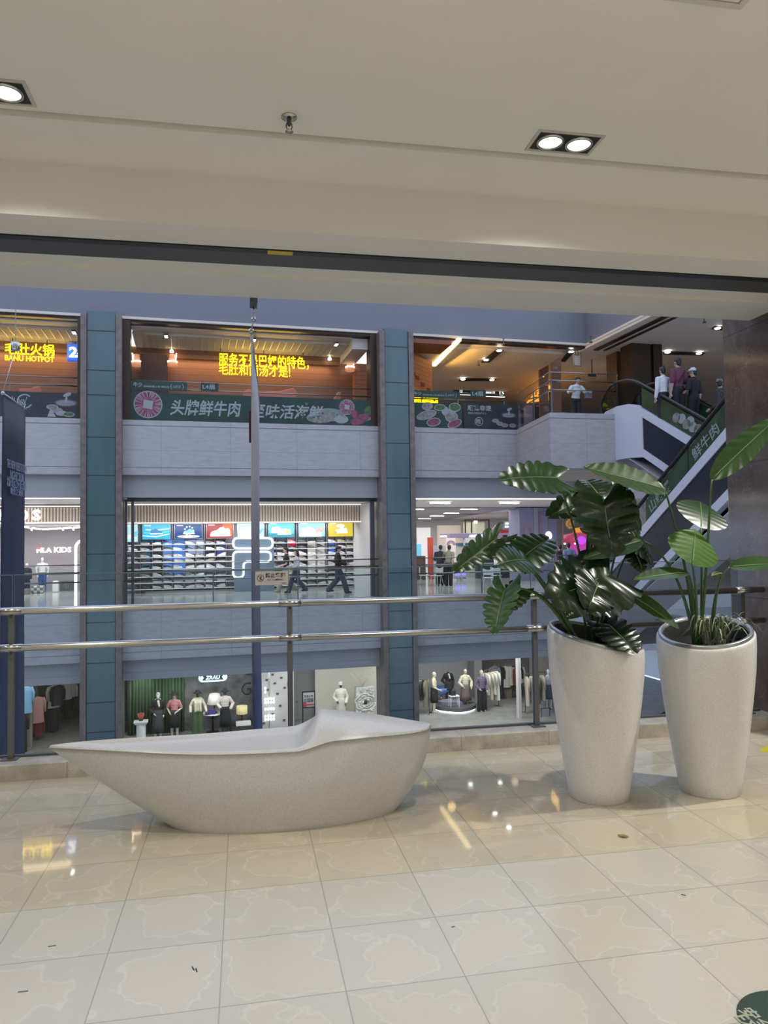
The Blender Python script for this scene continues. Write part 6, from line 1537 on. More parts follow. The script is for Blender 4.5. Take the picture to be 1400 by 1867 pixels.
pblock('red_shelf','red box shelf left of the lilac column','shelf',913,965,931,972,15.5,mat('far_red',(.6,.06,.06),.5),.3,L3)
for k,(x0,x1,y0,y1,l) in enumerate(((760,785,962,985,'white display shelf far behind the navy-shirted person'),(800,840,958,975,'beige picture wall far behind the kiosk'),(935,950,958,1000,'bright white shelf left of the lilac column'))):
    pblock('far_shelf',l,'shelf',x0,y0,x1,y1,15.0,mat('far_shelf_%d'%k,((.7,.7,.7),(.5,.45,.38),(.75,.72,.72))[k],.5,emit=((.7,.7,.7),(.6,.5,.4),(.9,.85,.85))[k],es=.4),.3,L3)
# ceiling: grey slatted field and lamp rows
P=[fz(752,918+10,3.12),fz(938,926,3.12),fz(752,958,3.12)]
b=MB(); b.polyz([(9.3,fz(760,926,3.12)[1]),(fz(938,926,3.12)[0],fz(938,926,3.12)[1]),(fz(752,958,3.12)[0],fz(752,958,3.12)[1])],3.11,3.149); S('ceiling_grey_field',b,[mat('grey_ceiling',(.33,.32,.34),.6)])
for (x,y,l) in ((855,929,'nearest long white lamp row in the play area ceiling'),(823,936,'second white lamp row in the play area ceiling'),(797,941,'third white lamp row in the play area ceiling'),(774,946,'fourth white lamp row in the play area ceiling'),(757,929,'white lamp row half hidden by the second teal column'),(803,918,'pale oval lamp near the front light strip, first one'),(929,918,'pale oval lamp near the front light strip, second one')):
    u,v=fz(x,y,3.09); b=MB()
    for k in range(4): b.box(-.42+.21*k,-.23+.21*k,-.1,.1,0,.02)
    tag(b.build('ceiling_lamp',[M_gl],None,FT(u,v,3.085,.25)),l,'lamp','lamp rows of the play area')
# lilac column with arches
M_lil=mat('lilac_panel',(.26,.27,.42),.5); M_lilp=mat('lilac_pink_line',(.50,.25,.33),.5); M_lilw=glow('lilac_white',(.85,.85,.95),1.3)
vc=7.0; a,zb,w2,h2=plc(949,930,1017,1045,vc); t=thing('column_cladding','lilac column with pink arch lines and a hanging white silhouette','column cladding',FT(a,vc,L3)); H_=3.3
b=MB(); b.box(0,w2,0,1.2,0,H_-.0); b.build('panel',[M_lil],t)
wA=fv(972,950,vc)[0]-a; wB=fv(980,950,vc)[0]-a
b=MB(); b.box(wA,wB,-.05,0,0,H_); 
for k in range(6): x=wB+.75+.11*k; b.tube([(x,-.02,0),(x,-.02,1.2)],.05,8)
b.build('fluted_trim',[mat('lilac_grey',(.33,.33,.42),.5)],t)
def arch2d(b,cx,w_,z0,z1,th,y,m):
    r=w_/2; pts=[(cx-r,z0)]+[(cx-r*math.cos(PI*k/12),z1-r+r*math.sin(PI*k/12)) for k in range(13)]+[(cx+r,z0)]
    b.tube([(p[0],y,p[1]) for p in pts],th,6,m)
b=MB(); arch2d(b,wA*.5,wA*.62,.9,2.55,.02,-.02,0); arch2d(b,wA*.5,wA*.42,.9,2.42,.015,-.02,0)
b.tube([(wB+.1,-.03,3.1),(wB+.1,-.03,1.0)],.03,6); b.tube([(wB+1.25,-.03,3.1),(wB+1.25,-.03,1.6),(wB+1.1,-.03,1.25),(wB+.7,-.03,1.1)],.03,6); b.build('arch_lines',[M_lilp],t)
b=MB(); c0=(wA*.5,1.75); b.poly([(c0[0]+(.11 if k%2==0 else .05)*math.sin(2*PI*k/10),c0[1]+(.11 if k%2==0 else .05)*math.cos(2*PI*k/10)) for k in range(10)][::-1],-.02,0); b.build('star_print',[mat('lilac_star',(.42,.42,.52),.5)],t)
b=MB(); b.join(letters('AIMER KIDS',wA*1.2,.22,.0,.02),T(wB+.06,-.02,2.95)); b.build('lettering',[mat('lilac_letter',(.40,.42,.55),.5)],t)
b=MB(); ellip(b,wB+.52,2.02,.17,.20,0,-.04); ellip(b,wB+.42,1.78,.10,.10,0,-.04); ellip(b,wB+.62,1.72,.14,.16,0,-.04); b.build('white_silhouette',[M_lilw],t)
b=MB(); b.tube([(wB+.52,-.03,2.2),(wB+.52,-.03,2.9)],.008,5); b.build('string',[M_lilp],t)
# hanging blue plate, golden star, cookie, carousel
a,zb,w2,h2=plc(1012,907,1027,940,1.2); t=thing('hanging_sign','blue hanging plate at the ceiling edge behind the monstera','sign',FT(a,1.2,zb)); b=MB(); b.box(0,w2,0,.05,0,h2*.93); b.build('plate',[mat('plate_blue',(.10,.16,.26),.4,emit=(.15,.25,.4),es=.25)],t); b=MB(); b.join(letters('L3',w2*.6,h2*.2,.02,.005),T(w2*.2,-.004,h2*.6)); b.build('lettering',[M_dgrey],t); b=MB(); b.box(w2*.3,w2*.7,.01,.04,h2*.93,3.14-zb); b.build('hanger',[M_dgrey],t)
M_gold=mat('gold_foil',(.60,.33,.08),.35,.4,emit=(.7,.38,.1),es=.25)
u,z=fv(1039,955,6.0); t=thing('hanging_star','scalloped golden sun ornament hanging on a thread','ornament',FT(u,6.0,z)); b=MB(); n=14
b.poly([((.20+.035*math.cos(k*PI))*math.sin(2*PI*k/(2*n)),(.20+.035*math.cos(k*PI))*math.cos(2*PI*k/(2*n))) for k in range(2*n)][::-1],-.04,.04); b.build('sun_disc',[M_gold],t,bevel=.01)
b=MB(); 
for r in (.08,.13): 
    b.tube([(r*math.cos(2*PI*k/16),-.045,r*math.sin(2*PI*k/16)) for k in range(17)],.012,6)
b.build('relief_ring',[mat('gold_dark',(.35,.18,.05),.4)],t); b=MB(); b.tube([(0,0,.2),(0,0,3.14-z)],.006,5); b.build('thread',[M_lilp],t)
u,z=fv(1092,956,6.2); t=thing('hanging_disc','round golden biscuit ornament half hidden by a monstera leaf','ornament',FT(u,6.2,z)); b=MB(); b.disc((0,-.03,0),.26,28,th=.06); b.build('disc',[mat('biscuit',(.62,.40,.20),.5,emit=(.7,.45,.25),es=.2)],t,bevel=.015); b=MB(); b.tube([(.20*math.cos(2*PI*k/16),-.035,.20*math.sin(2*PI*k/16)) for k in range(17)],.012,6); b.build('rim_line',[M_gold],t); b=MB(); b.tube([(0,0,.26),(0,0,3.14-z)],.006,5); b.build('thread',[M_lilp],t)
u,v=fz(1058,1062,L3); v+=3.0; u,z=fv(1058,990,v); t=thing('carousel','small pink carousel with purple and orange lamps behind the blue-shirted person','carousel',FT(u,v,L3))
zc=z-L3
b=MB(); b.lathe([(.55,zc-.05),(.85,zc+.02),(.80,zc+.38),(.3,zc+.5),(0,zc+.5)],20); b.build('canopy',[mat('carousel_pink',(.55,.07,.16),.4,emit=(.7,.1,.22),es=.35)],t)
b=MB(); b.lathe([(.32,zc+.5),(.34,zc+.68),(0,zc+.74)],16); b.build('finial',[mat('carousel_orange',(.8,.33,.05),.4,emit=(.9,.4,.05),es=.6)],t)
for (x,c,l) in ((-.38,(.35,.05,.8),0),(.42,(.9,.12,.12),1)): b=MB(); b.ball((x,-.80,zc+.12),.20,12); b.build('lamp_ball',[glow('ball_%d'%l,c,1.5)],t)
b=MB(); b.lathe([(.8,0),(.82,.15),(.5,.2),(.5,.5),(.62,.6),(.62,zc-.3),(.55,zc-.05)],20); b.build('base',[mat('carousel_magenta',(.40,.04,.30),.4,emit=(.6,.08,.45),es=.5)],t)
b=MB()
for k in range(8): b.ball((.8*math.cos(2*PI*k/8),.8*math.sin(2*PI*k/8)*.9,zc-.02),.045,8)
b.build('bulbs',[M_lwhite],t)
# ================================================================== ONE STOREY BELOW: clothes shops behind glass
for (u,v,sx,sy,e) in ((-5,5.0,6,4,150),(1.6,4.6,3.2,1.6,120),(6.3,4.6,3.6,1.8,150),(13.0,5.0,6,4,330)):
    area('lower_shop_light',FM@T(u,v,-2.60),sx,sy,e,(1.0,0.97,0.92))
for (x,y,e) in ((260,1340,60),(320,1340,60),(365,1340,70),(410,1340,70),(620,1330,70),(665,1330,60),(795,1300,70),(850,1290,70),(900,1290,70),(950,1290,70)):
    u,v=fz(x,y,L2); p=FM@Vector((u,v-.9,-2.62)); q=FM@Vector((u,v,L2+1.2)); spot('lower_spot',p,e*1.6,.9,.6,(1,.96,.88),.04,q)
def curtain_mat():
    return mat('green_curtain',(0.085,0.15,0.075),0.85,var=.25,vscale=3,stretch=(8,8,.3))
VB=7.4
def slab(name,x0,x1,v,d,m_,z1=-2.56,label=None):
    a=fv(x0,1290,v)[0]; c=fv(x1,1290,v)[0]; b=MB(); b.box(a,c,v,v+d,L2,z1); return S(name,b,[m_],label)
M_damask=mat('damask_wallpaper',(0.16,0.16,0.155),0.6,var=.55,vscale=2.2)
slab('wall_curtain_side',228,338,VB+.5,.2,mat('dark_green_wall',(.02,.03,.02),.8)); slab('wall_damask',336,470,VB,.3,M_damask,label='grey patterned wallpaper in the shop window')
slab('wall_dotted',472,536,VB-.8,.3,mat('grey_white_wall',(.50,.49,.48),.6),label='pale wall with small dark square marks'); slab('wall_cream_window',575,692,VB,.3,mat('cream_wall',(.58,.55,.47),.6))
a=fv(536,1290,VB+.6)[0]; b=MB(); b.box(a,fv(577,1290,VB+.6)[0],VB+.6,VB+.9,L2,-2.56); S('wall_passage',b,[M_bulk])
t=thing('curtain','tall green pleated curtain in the left shop window','curtain',FT(fv(233,1290,VB-.1)[0],VB-.1,L2)); w2=fv(336,1290,VB-.1)[0]-fv(233,1290,VB-.1)[0]
b=MB(); G=[]
for k in range(121):
    x=w2*k/120; y=.07*math.sin(k*.9)+.03*math.sin(k*2.3); G.append([(x,y,3.3),(x,y*1.1,1.6),(x,y*1.25,0.02)])
b.grid(G,0,True); b.build('pleats',[curtain_mat()],t,solid=.01)
b=MB(); b.tube([(0,0,3.31),(w2,0,3.31)],.025,8); b.build('curtain_rail',[M_bronze],t)
# scroll pattern on the wallpaper
t=thing('wall_scroll','dark scroll ornaments on the grey patterned wallpaper','ornament',FT(fv(345,1290,VB-.02)[0],VB-.02,L2))
for (x,z,s) in ((.15,2.75,1),(.55,2.9,-1),(2.35,2.3,1),(2.35,1.5,-1)):
    b=MB(); b.tube([(x+s*.02*k*math.cos(k*.55),-.01,z+.02*k*math.sin(k*.55)) for k in range(1,16)],.025,6); b.build('scroll',[mat('scroll_dark',(.05,.05,.05),.6)],t)
a,zb,w2,h2=plc(363,1230,413,1243,5.6); t=thing('neon_sign','pale blue glowing shop sign with rounded ends before the patterned wallpaper','sign',FT(a,5.6,zb)); r=h2/2
b=MB(); pts=[(r-r*math.sin(PI*k/8),0,r+r*math.cos(PI*k/8)) for k in range(9)]+[(w2-r+r*math.sin(PI*k/8),0,r-r*math.cos(PI*k/8)) for k in range(9)]; pts.append(pts[0]); b.tube(pts,.028,6,caps=False); b.build('outline',[glow('ice_blue_glow',(.55,.85,1.0),2.6)],t)
b=MB(); b.join(letters('ZRAU',w2*.52,h2*.5,.02,.02,.15),T(w2*.24,0,h2*.25)); b.build('lettering',[glow('ice_blue_glow',(.55,.85,1.0),2.6)],t)
b=MB()
for x in (.10,.90): 
    for (dx,dz) in ((0,.2),(0,-.2),(.03,0),(-.03,0)): b.ball((w2*(x+dx),-.01,r+h2*dz),(.035,.01,.035),8)
b.build('corner_dots',[glow('ice_blue_glow',(.55,.85,1.0),2.6)],t)
b=MB(); b.box(.05,w2-.05,.02,.05,.04,h2-.04); b.build('dark_plate',[M_clnavy],t); b=MB(); b.box(w2*.2,w2*.22,.03,.05,h2,-2.56-zb); b.box(w2*.8,w2*.82,.03,.05,h2,-2.56-zb); b.build('hanger',[M_bronze],t)
def mann(x,ytop,v,label,wear,skin,hair=None,pose=None,rz=0.0,H=1.78,female=True,headless=False,stand=True):
    u,_=fv(x,ytop,v); return figure('mannequin',label,'mannequin',FT(u,v,L2+.0,rz),H,skin,wear,pose or {},'mannequins',hair,(M_black,0) if stand else None,female,False,headless)
M_pink=mat('pink_blouse',(.50,.20,.21),.8); M_gtrous=mat('green_trousers',(.06,.10,.04),.8); M_pleat=mat('brown_pleats',(.17,.125,.105),.85); M_purple=mat('mauve_cloth',(.13,.10,.15),.8); M_fluff=mat('cream_fluffy',(.58,.53,.40),.95,bump=1.0,bscale=90,var=.2,vscale=20)
HIP=dict(elL=(-.19,.03,.64),wrL=(-.10,-.05,.56),elR=(.17,.03,.63),wrR=(.12,-.04,.52))
mann(288,1251,6.6,'mannequin in a black jacket with a white head scarf before the green curtain',[('jacket',M_clblack),('scarf',M_clwhite),('skirt',M_cldgrey,.12,.14)],M_mann,(M_clwhite,0),HIP,.1)
mann(318,1249,6.5,'mannequin in a pink blouse, black skirt and wide black hat',[('shirt',M_pink,.8),('skirt',M_clblack,.22,.10),('hat',M_clblack),('shoes',M_clblack)],M_mannb,None,dict(HIP,wrR=(.07,-.10,.58)),-.2)
mann(360,1247,6.5,'mannequin in a cream stole with fluffy cuffs and green trousers',[('shirt',M_cream,1.0),('stole',M_cream),('trousers',M_gtrous,.03),('hat',M_clblack)],M_mannd,None,dict(elL=(-.17,.03,.66),wrL=(-.16,-.04,.55),elR=(.19,.0,.64),wrR=(.18,-.07,.54)),.15)
mann(410,1245,6.5,'mannequin in a white ruffled blouse, dark skirt and dark hat under the blue sign',[('jacket',mat('blush_white',(.60,.53,.50),.9)),('skirt',M_clblack,.16,.12),('hat',M_clnavy)],M_mannd,None,dict(elL=(-.19,.0,.66),wrL=(-.10,-.10,.60),elR=(.20,.02,.66),wrR=(.13,-.08,.57)),-.1)
# lamps, table, pedestal
def lampthing(label,x,yt,yb,v,r0,r1,mt,foot):
    u,z=fv(x,yb,v); zt=fv(x,yt,v)[1]; t=thing('table_lamp',label,'lamp',FT(u,v,foot)); b=MB(); h=zt-z
    b.lathe([(r0,z-foot),(r1,zt-foot)],20,close=False); b.build('lamp_shade',[mt],t,solid=.008); b=MB(); b.tube([(0,0,0),(0,0,z-foot+.1)],.025,8); b.lathe([(.12,0),(.12,.03),(.03,.05)],14); b.build('lamp_base',[M_bronze],t); return t
zt=fv(388,1303,6.7)[1]
lampthing('large white pleated lampshade between the two mannequins on the round table',391,1265,1283,6.9,.30,.20,mat('shade_white',(.6,.57,.52),.7,emit=(.9,.8,.7),es=.35),zt+.03)
u,_=fv(388,1303,6.9); t=thing('round_table','small round white-topped table under the white lamp','table',FT(u,6.9,L2)); b=MB(); b.lathe([(.0,zt-L2),(.46,zt-L2),(.46,zt-L2+.03),(0,zt-L2+.03)],24); b.build('table_top',[M_white],t); b=MB(); b.tube([(0,0,0),(0,0,zt-L2)],.04,8); b.lathe([(.25,0),(.25,.02),(.04,.05)],16); b.build('table_foot',[M_bronze],t)
b=MB(); b.box(-.2,.2,-.1,.1,0,.2); tag(b.build('gift_bag',[mat('violet_bag',(.06,.05,.22),.5)],None,FT(u-.1,6.65,zt+.03)),'violet bag on the round white table','bag')
u,z=fv(441,1322,6.9); b=MB(); b.box(-.45,.45,-.2,.2,0,z-L2); tag(b.build('side_cabinet',[mat('dark_cabinet',(.05,.045,.04),.5)],None,FT(u,6.9,L2),bevel=.01),'dark low cabinet under the yellow lampshade','cabinet')
b=MB(); b.box(-.3,.3,-.15,.15,0,.16); tag(b.build('white_box',[M_white],None,FT(u+.05,6.85,z+.002),bevel=.02),'white box with a dark bow lying on the dark cabinet','box')
lampthing('drum-shaped yellow lampshade on the dark cabinet',441,1287,1301,7.05,.22,.22,mat('shade_yellow',(.55,.48,.25),.7,emit=(.95,.8,.4),es=.5),z+.002)
u,z=fv(257,1314,6.2); t=thing('pedestal','white fluted column pedestal before the green curtain','pedestal',FT(u,6.2,L2)); b=MB(); b.box(-.26,.26,-.2,.2,z-L2-.06,z-L2); b.box(-.22,.22,-.17,.17,z-L2-.12,z-L2-.06); b.build('capital',[M_white],t,bevel=.01)
b=MB(); n=32; b.grid([[((.16+.012*math.cos(j*PI))*math.cos(2*PI*j/n),(.16+.012*math.cos(j*PI))*math.sin(2*PI*j/n),zz) for j in range(n+1)] for zz in (0.1,z-L2-.12)]); b.box(-.22,.22,-.2,.2,0,.1); b.build('shaft',[M_white],t)
t=thing('coral_ornament','red coral-shaped ornament on the white pedestal','ornament',FT(u,6.2,z)); b=MB()
for k in range(7): a0=-1.0+.33*k; b.tube([(0,0,.02),(.10*math.sin(a0),0,.15),(.16*math.sin(a0),0,.22+.1*math.cos(a0))],[.03,.022,.012],6)
b.build('branches',[mat('coral_red',(.42,.08,.07),.5)],t); b=MB(); b.lathe([(.08,0),(.08,.03),(.03,.05)],12); b.build('foot',[M_black],t)
# dotted wall marks, modelled light reflections, standing poster
for k,(x,y) in enumerate(((497,1230),(513,1236),(486,1240),(501,1246),(519,1254),(489,1258),(506,1265),(494,1278),(511,1287),(497,1302),(518,1313),(481,1319),(541,1280),(526,1247))):
    a,zb,w2,h2=plc(x-2.2,y-1.6,x+2.2,y+1.6,VB-.83); b=MB(); b.box(0,w2,0,.03,0,h2); tag(b.build('wall_mark',[M_dgrey],None,FT(a,VB-.83,zb)),'small dark square mark on the pale wall beside the passage','mark','small square marks on the pale wall')
t=thing('light_reflections','tiers of glowing balls standing in for lights reflected on the pale wall','lamp',FT(fv(484,1300,VB-1.1)[0],VB-1.1,L2)); z0=0
for (y,n_) in ((1255,1),(1262,1),(1275,4),(1281,4),(1293,4),(1306,4),(1312,4)):
    z=fv(484,y,VB-1.1)[1]-L2; b=MB()
    for k in range(n_): b.ball((.0+.11*k,0,z),(.045,.045,.06),8)
    b.build('reflection_tier',[glow('reflection_glow',(1,.98,.9),3)],t)  # glowing balls model the stacked light reflections on the wall
b=MB(); b.tube([(.15,0.05,0),(.15,.05,3.3)],.015,6); b.build('rod',[M_steel],t)
a,zb,w2,h2=plc(551,1261,575,1300,5.0); t=thing('standing_poster','black-framed standing poster with black and white photo and red block','poster',FT(a,5.0,L2)); z0=zb-L2
b=MB()
for (x0,x1,r0,r1) in ((0,.04,0,z0+h2),(w2-.04,w2,0,z0+h2),(0,w2,z0+h2-.04,z0+h2),(0,w2,z0+.18,z0+.22)): b.box(x0,x1,0,.04,r0,r1)
b.build('frame',[M_black],t); b=MB(); b.box(.04,w2-.04,.01,.03,z0+.22,z0+h2-.04); b.build('sheet',[mat('poster_grey_white',(.50,.47,.46),.6)],t)
b=MB(); b.box(w2*.15,w2*.85,.004,.01,z0+.40,z0+h2*.66); b.build('photo_print',[mat('bw_print',(.14,.15,.15),.6,var=.9,vscale=9)],t)
b=MB(); b.box(.05,w2*.32,.003,.01,z0+.23,z0+.42); b.box(w2*.35,w2*.9,.004,.01,z0+.28,z0+.33); b.build('red_print',[mat('print_red',(.45,.06,.06),.6)],t)
b=MB(); b.join(letters('新品上市',w2*.66,.10,.02,.004),T(w2*.17,.01,z0+h2-.24)); b.build('lettering',[M_text_dk],t)
# cream window: mannequin and carved relief with branches
mann(621,1237,6.5,'cream-dressed mannequin with a white cap beside the carved white relief',[('jacket',mat('ivory_cloth',(.58,.55,.48),.9)),('skirt',mat('ivory_skirt',(.45,.42,.36),.9),.03,.12),('cap',M_clwhite)],M_mannd,None,HIP,-.2)
a,zb,w2,h2=plc(650,1254,683,1312,6.4); t=thing('carved_relief','white carved relief block with swirling rings around a dark eye','relief',FT(a,6.4,L2)); H_=zb+h2-L2
b=MB(); b.box(0,w2,0,.4,0,H_); b.build('block',[mat('relief_white',(.52,.51,.47),.8,bump=1.0,bscale=9,var=.35,vscale=7)],t,bevel=.03)
b=MB(); c0=(w2*.5,H_-.62)
for (r,th) in ((.42,.06),(.30,.05),(.2,.04)): b.tube([(c0[0]+(r+.04*math.sin(5*k))*math.cos(2*PI*k/30),-.01,c0[1]+(r*.8+.03*math.cos(7*k))*math.sin(2*PI*k/30)) for k in range(31)],th*.6,6)
b.build('swirl_rings',[mat('relief_white',(.52,.51,.47),.8)],t); b=MB(); b.ball((c0[0],-.02,c0[1]),(.09,.05,.09),10); b.build('dark_eye',[M_black],t)
b=MB()
for k in range(40): b.ball((rs.uniform(.05,w2-.05),-.01,rs.uniform(H_-1.6,H_)),(rs.uniform(.03,.09),.05,rs.uniform(.03,.07)),6)
b.build('carving',[mat('relief_white',(.52,.51,.47),.8)],t)
t=thing('branch_ornament','white coral branches with blossoms on top of the carved relief','ornament',FT(a+.15,6.5,L2+H_)); b=MB()
for k in range(9):
    a0=-1.1+.27*k; L_=.35+.22*math.sin(k*1.7)**2; p1=(.1+L_*.5*math.sin(a0),-.05*math.cos(k),L_*.6); p2=(.1+L_*1.1*math.sin(a0*1.2),0,L_*1.15); b.tube([(.1,0,0),p1,p2],[.035,.022,.012],6); b.ball(p2,.035,6)
b.build('branches',[M_cream],t)
# ------------------------------------------------------------------ right window
slab('wall_right_shop',757,872,10.5,.2,mat('grey_plaster_wall',(.42,.41,.41),.6)); slab('wall_right_shop_end',868,1120,11.5,.2,mat('taupe_wall',(.34,.30,.26),.6))
slab('pillar_shop_panel',866,880,9.6,1.0,mat('stone_panel',(.36,.35,.33),.6)); slab('pillar_shop_panel',946,951,5.2,.25,mat('pale_panel',(.55,.54,.50),.5)); slab('pillar_taupe',972,1003,8.0,.3,mat('taupe_panel',(.36,.30,.25),.6))
def mann2(x,yf,label,wear,skin,pose=None,rz=0.0,H=1.78,headless=False):
    u,v=fz(x,yf,L2); return figure('mannequin',label,'mannequin',FT(u,v,L2,rz),H,skin,wear,pose or {},'mannequins',None,(M_black,0),True,False,headless)
mann2(792,1299,'mannequin in a pale yellow top and black skirt turned towards the podium',[('shirt',mat('pale_yellow',(.52,.47,.32),.85),.75),('skirt',M_clblack,.25,.10)],M_mannb,dict(elL=(-.15,-.02,.63),wrL=(-.12,-.13,.58)),1.1,1.80)
mann2(849,1291,'mannequin in a fluffy cream cardigan and long brown pleated skirt on the podium',[('jacket',M_fluff),('skirt',M_pleat,.20,.15)],M_mannb,dict(elL=(-.20,.0,.65),wrL=(-.13,-.09,.58),elR=(.20,.0,.65),wrR=(.12,-.10,.55)),.1,1.78)
mann2(879,1297,'mannequin in a mauve blouse and wide black trousers right of the podium',[('shirt',M_purple,1.0),('trousers',M_clblack,.035)],M_mannb,HIP,.1,1.84)
t=mann2(818,1284,'headless dress form in a black jacket with white collar above the podium',[('jacket',M_clblack),('skirt',mat('black_lace',(.03,.03,.03),.9,var=.8,vscale=30),.40,.12),('scarf',M_clwhite)],M_clblack,HIP,0,1.72,True)
u,v=fz(832,1293,L2); t=thing('podium','wavy dark grey two-step podium with a lilac upper step','podium',FT(u,v,L2))
def blob(rx,ry,n=40,k=.08): return [((rx*(1+k*math.sin(3*2*PI*j/n)))*math.cos(2*PI*j/n),ry*(1+k*math.cos(4*2*PI*j/n))*math.sin(2*PI*j/n)) for j in range(n)]
b=MB(); b.polyz(blob(.95,.75),.05,.20); b.build('lower_step',[mat('podium_grey',(.10,.10,.105),.5)],t); b=MB(); b.polyz([(x-.1,y+.25) for x,y in blob(.62,.42)],.20,.34); b.build('upper_step',[mat('lilac_felt',(.24,.22,.32),.8)],t)
b=MB(); b.polyz(blob(.90,.70),.0,.05); b.build('light_edge',[M_lwhite],t)
u,v=fz(820,1292,L2); z=fv(818,1266,v)[1]; t=thing('blue_bowl','large blue and white crescent bowl sculpture behind the dress form','sculpture',FT(u,v+1.15,L2,0,.85))
b=MB(); n=30; G=[]
for i in range(7):
    ph=PI*.5*i/6; G.append([(.62*math.sin(ph)*math.cos(2*PI*j/n),.5*math.sin(ph)*math.sin(2*PI*j/n),z-L2-.62*math.cos(ph)*.7+.25) for j in range(n+1)])
b.grid(G,0,True); b.build('bowl',[mat('blue_lacquer',(.10,.24,.52),.25,emit=(.15,.3,.6),es=.06)],t,solid=.03); b=MB(); b.tube([(0,0,0),(0,0,z-L2-.18)],.06,8); b.lathe([(.3,.0),(.3,.04),(.06,.06)],20); b.build('stand',[M_steel],t)
u,v=fz(828,1297,L2); t=thing('stool','white thin-legged display stool before the podium','stool',FT(u,v,L2)); z=fv(828,1268,v)[1]-L2
b=MB(); b.box(-.22,.22,-.16,.16,z-.03,z); b.build('top',[M_white],t)
for sx in (-1,1):
    for sy in (-1,1): b=MB(); b.tube([(sx*.19,sy*.13,0),(sx*.19,sy*.13,z-.03)],.014,6); b.build('leg',[M_white],t)
b=MB(); b.box(-.11,.11,-.06,.06,0,.20); b.tube([(-.07,0,.20),(-.05,0,.36),(.05,0,.36),(.07,0,.20)],.012,6); tag(b.build('handbag',[M_clblack],None,FT(u-.04,v,L2+z+.001),bevel=.015),'black handbag on the white display stool','bag')
def rackrow(label,x,yf,L_,items,rz=0.0,h=1.72,grp='coats on the shop racks'):
    u,v=fz(x,yf,L2); rack(label,u,v,L2,L_,rz,h)
    n_=len(items)
    for k,(mt,ln,l) in enumerate(items):
        d=.14+(L_-.28)*k/max(1,n_-1); garment(l,FT(u+d*math.cos(rz),v+d*math.sin(rz),L2+h-.13,rz+1.35),mt,ln,.21,grp)
M_coatw=mat('ivory_coat',(.60,.57,.50),.9); M_coatb=mat('beige_coat',(.50,.44,.35),.9); M_coatg=mat('grey_coat',(.22,.22,.23),.9); M_coatk=mat('olive_brown_cloth',(.15,.13,.09),.9); M_coatr=mat('dark_red_cloth',(.16,.03,.03),.9)
rackrow('chrome rack of dark coats at the left edge of the right shop window',758,1301,.62,[(M_coatg,.8,'grey coat with pale collar, first on the chrome rack at the left shop window edge'),(M_clblack,.85,'black coat facing out on the chrome rack at the left window edge'),(M_coatk,1.15,'long olive-brown garment on the chrome rack at the left window edge')],-.5,1.6)
rackrow('low rack of cream coats behind the mauve mannequin',884,1294,1.0,[(M_coatw,.95,'ivory coat next to the mauve mannequin'),(M_coatb,1.2,'beige coat behind the first ivory coat on the low rack'),(M_coatw,1.0,'second ivory coat on the low rack, facing out'),(M_coatw,1.3,'long ivory coat at the end of the low rack')],.5,1.74)
u,v=fz(905,1272,L2)
for k,(x,mt,ln,l) in enumerate(((897,M_coatg,1.5,'long grey-green garment on the wall rail, nearest the stone panel'),(905,M_clblack,1.5,'long black garment on the wall rail'),(917,M_coatw,1.0,'short ivory jacket on the wall rail'),(924,M_coatw,.9,'second ivory jacket on the wall rail'),(931,M_coatr,.9,'dark red top on the wall rail'),(937,M_clblack,1.1,'black coat on the wall rail behind the white jacket'),(942,M_coatw,.8,'white jacket at the far end of the wall rail'))):
    uu,zz=fv(x,1212,v); garment(l,FT(uu,v-.3,zz-.02,rs.uniform(-.4,.4)),mt,ln,.23,'garments on the wall rail')
a,zz=fv(893,1208,v); c,_=fv(946,1208,v); b=MB(); b.tube([(0,0,0),(c-a,0,0)],.02,8); b.tube([(0.05,0,0),(.05,1.2,0)],.015,6); b.tube([(c-a-.05,0,0),(c-a-.05,1.2,0)],.015,6); tag(b.build('wall_rail',[M_dgrey],None,FT(a,v-.3,zz+.13)),'dark wall rail carrying jackets in the right shop window','rail')
for k,(x,mt,ln,l) in enumerate(((925,M_coatk,.9,'brown trousers hanging below the ivory jackets'),(938,M_clblack,.9,'black trousers hanging below the dark red top'))):
    uu,zz=fv(x,1250,v); garment(l,FT(uu,v-.2,zz,0),mt,ln,.20,'garments on the wall rail','trousers')
rackrow('chrome rack of beige coats behind the railing post',957,1300,1.1,[(M_coatb,1.25,'beige coat at the left of the rack behind the railing post'),(M_coatw,1.2,'ivory coat on the rack behind the railing post'),(M_coatk,1.2,'olive-brown coat on the rack behind the railing post'),(M_coatb,1.1,'beige coat right of the railing post')],.15,1.70)
mann2(1001,1292,'mannequin in a blue-grey skirt half hidden by the left planter',[('shirt',M_clwhite,.9),('skirt',mat('bluegrey_skirt',(.10,.12,.15),.8),.25,.14)],M_mann,{},0,1.78)
a,zb,w2,h2=plc(986,1291,1003,1311,5.2); t=thing('floor_sign','dark framed notice standing on the shop floor beside the left planter','sign',FT(a,5.2,L2)); b=MB(); b.box(0,w2,0,.03,.0,zb-L2+h2); b.build('board',[mat('notice_grey',(.30,.31,.33),.5)],t); b=MB()
for (p0,p1,r0,r1) in ((0,.03,0,zb-L2+h2),(w2-.03,w2,0,zb-L2+h2),(0,w2,zb-L2+h2-.03,zb-L2+h2),(0,w2,zb-L2-.03,zb-L2)): b.box(p0,p1,-.01,.0,r0,r1)
b.build('frame',[M_black],t)
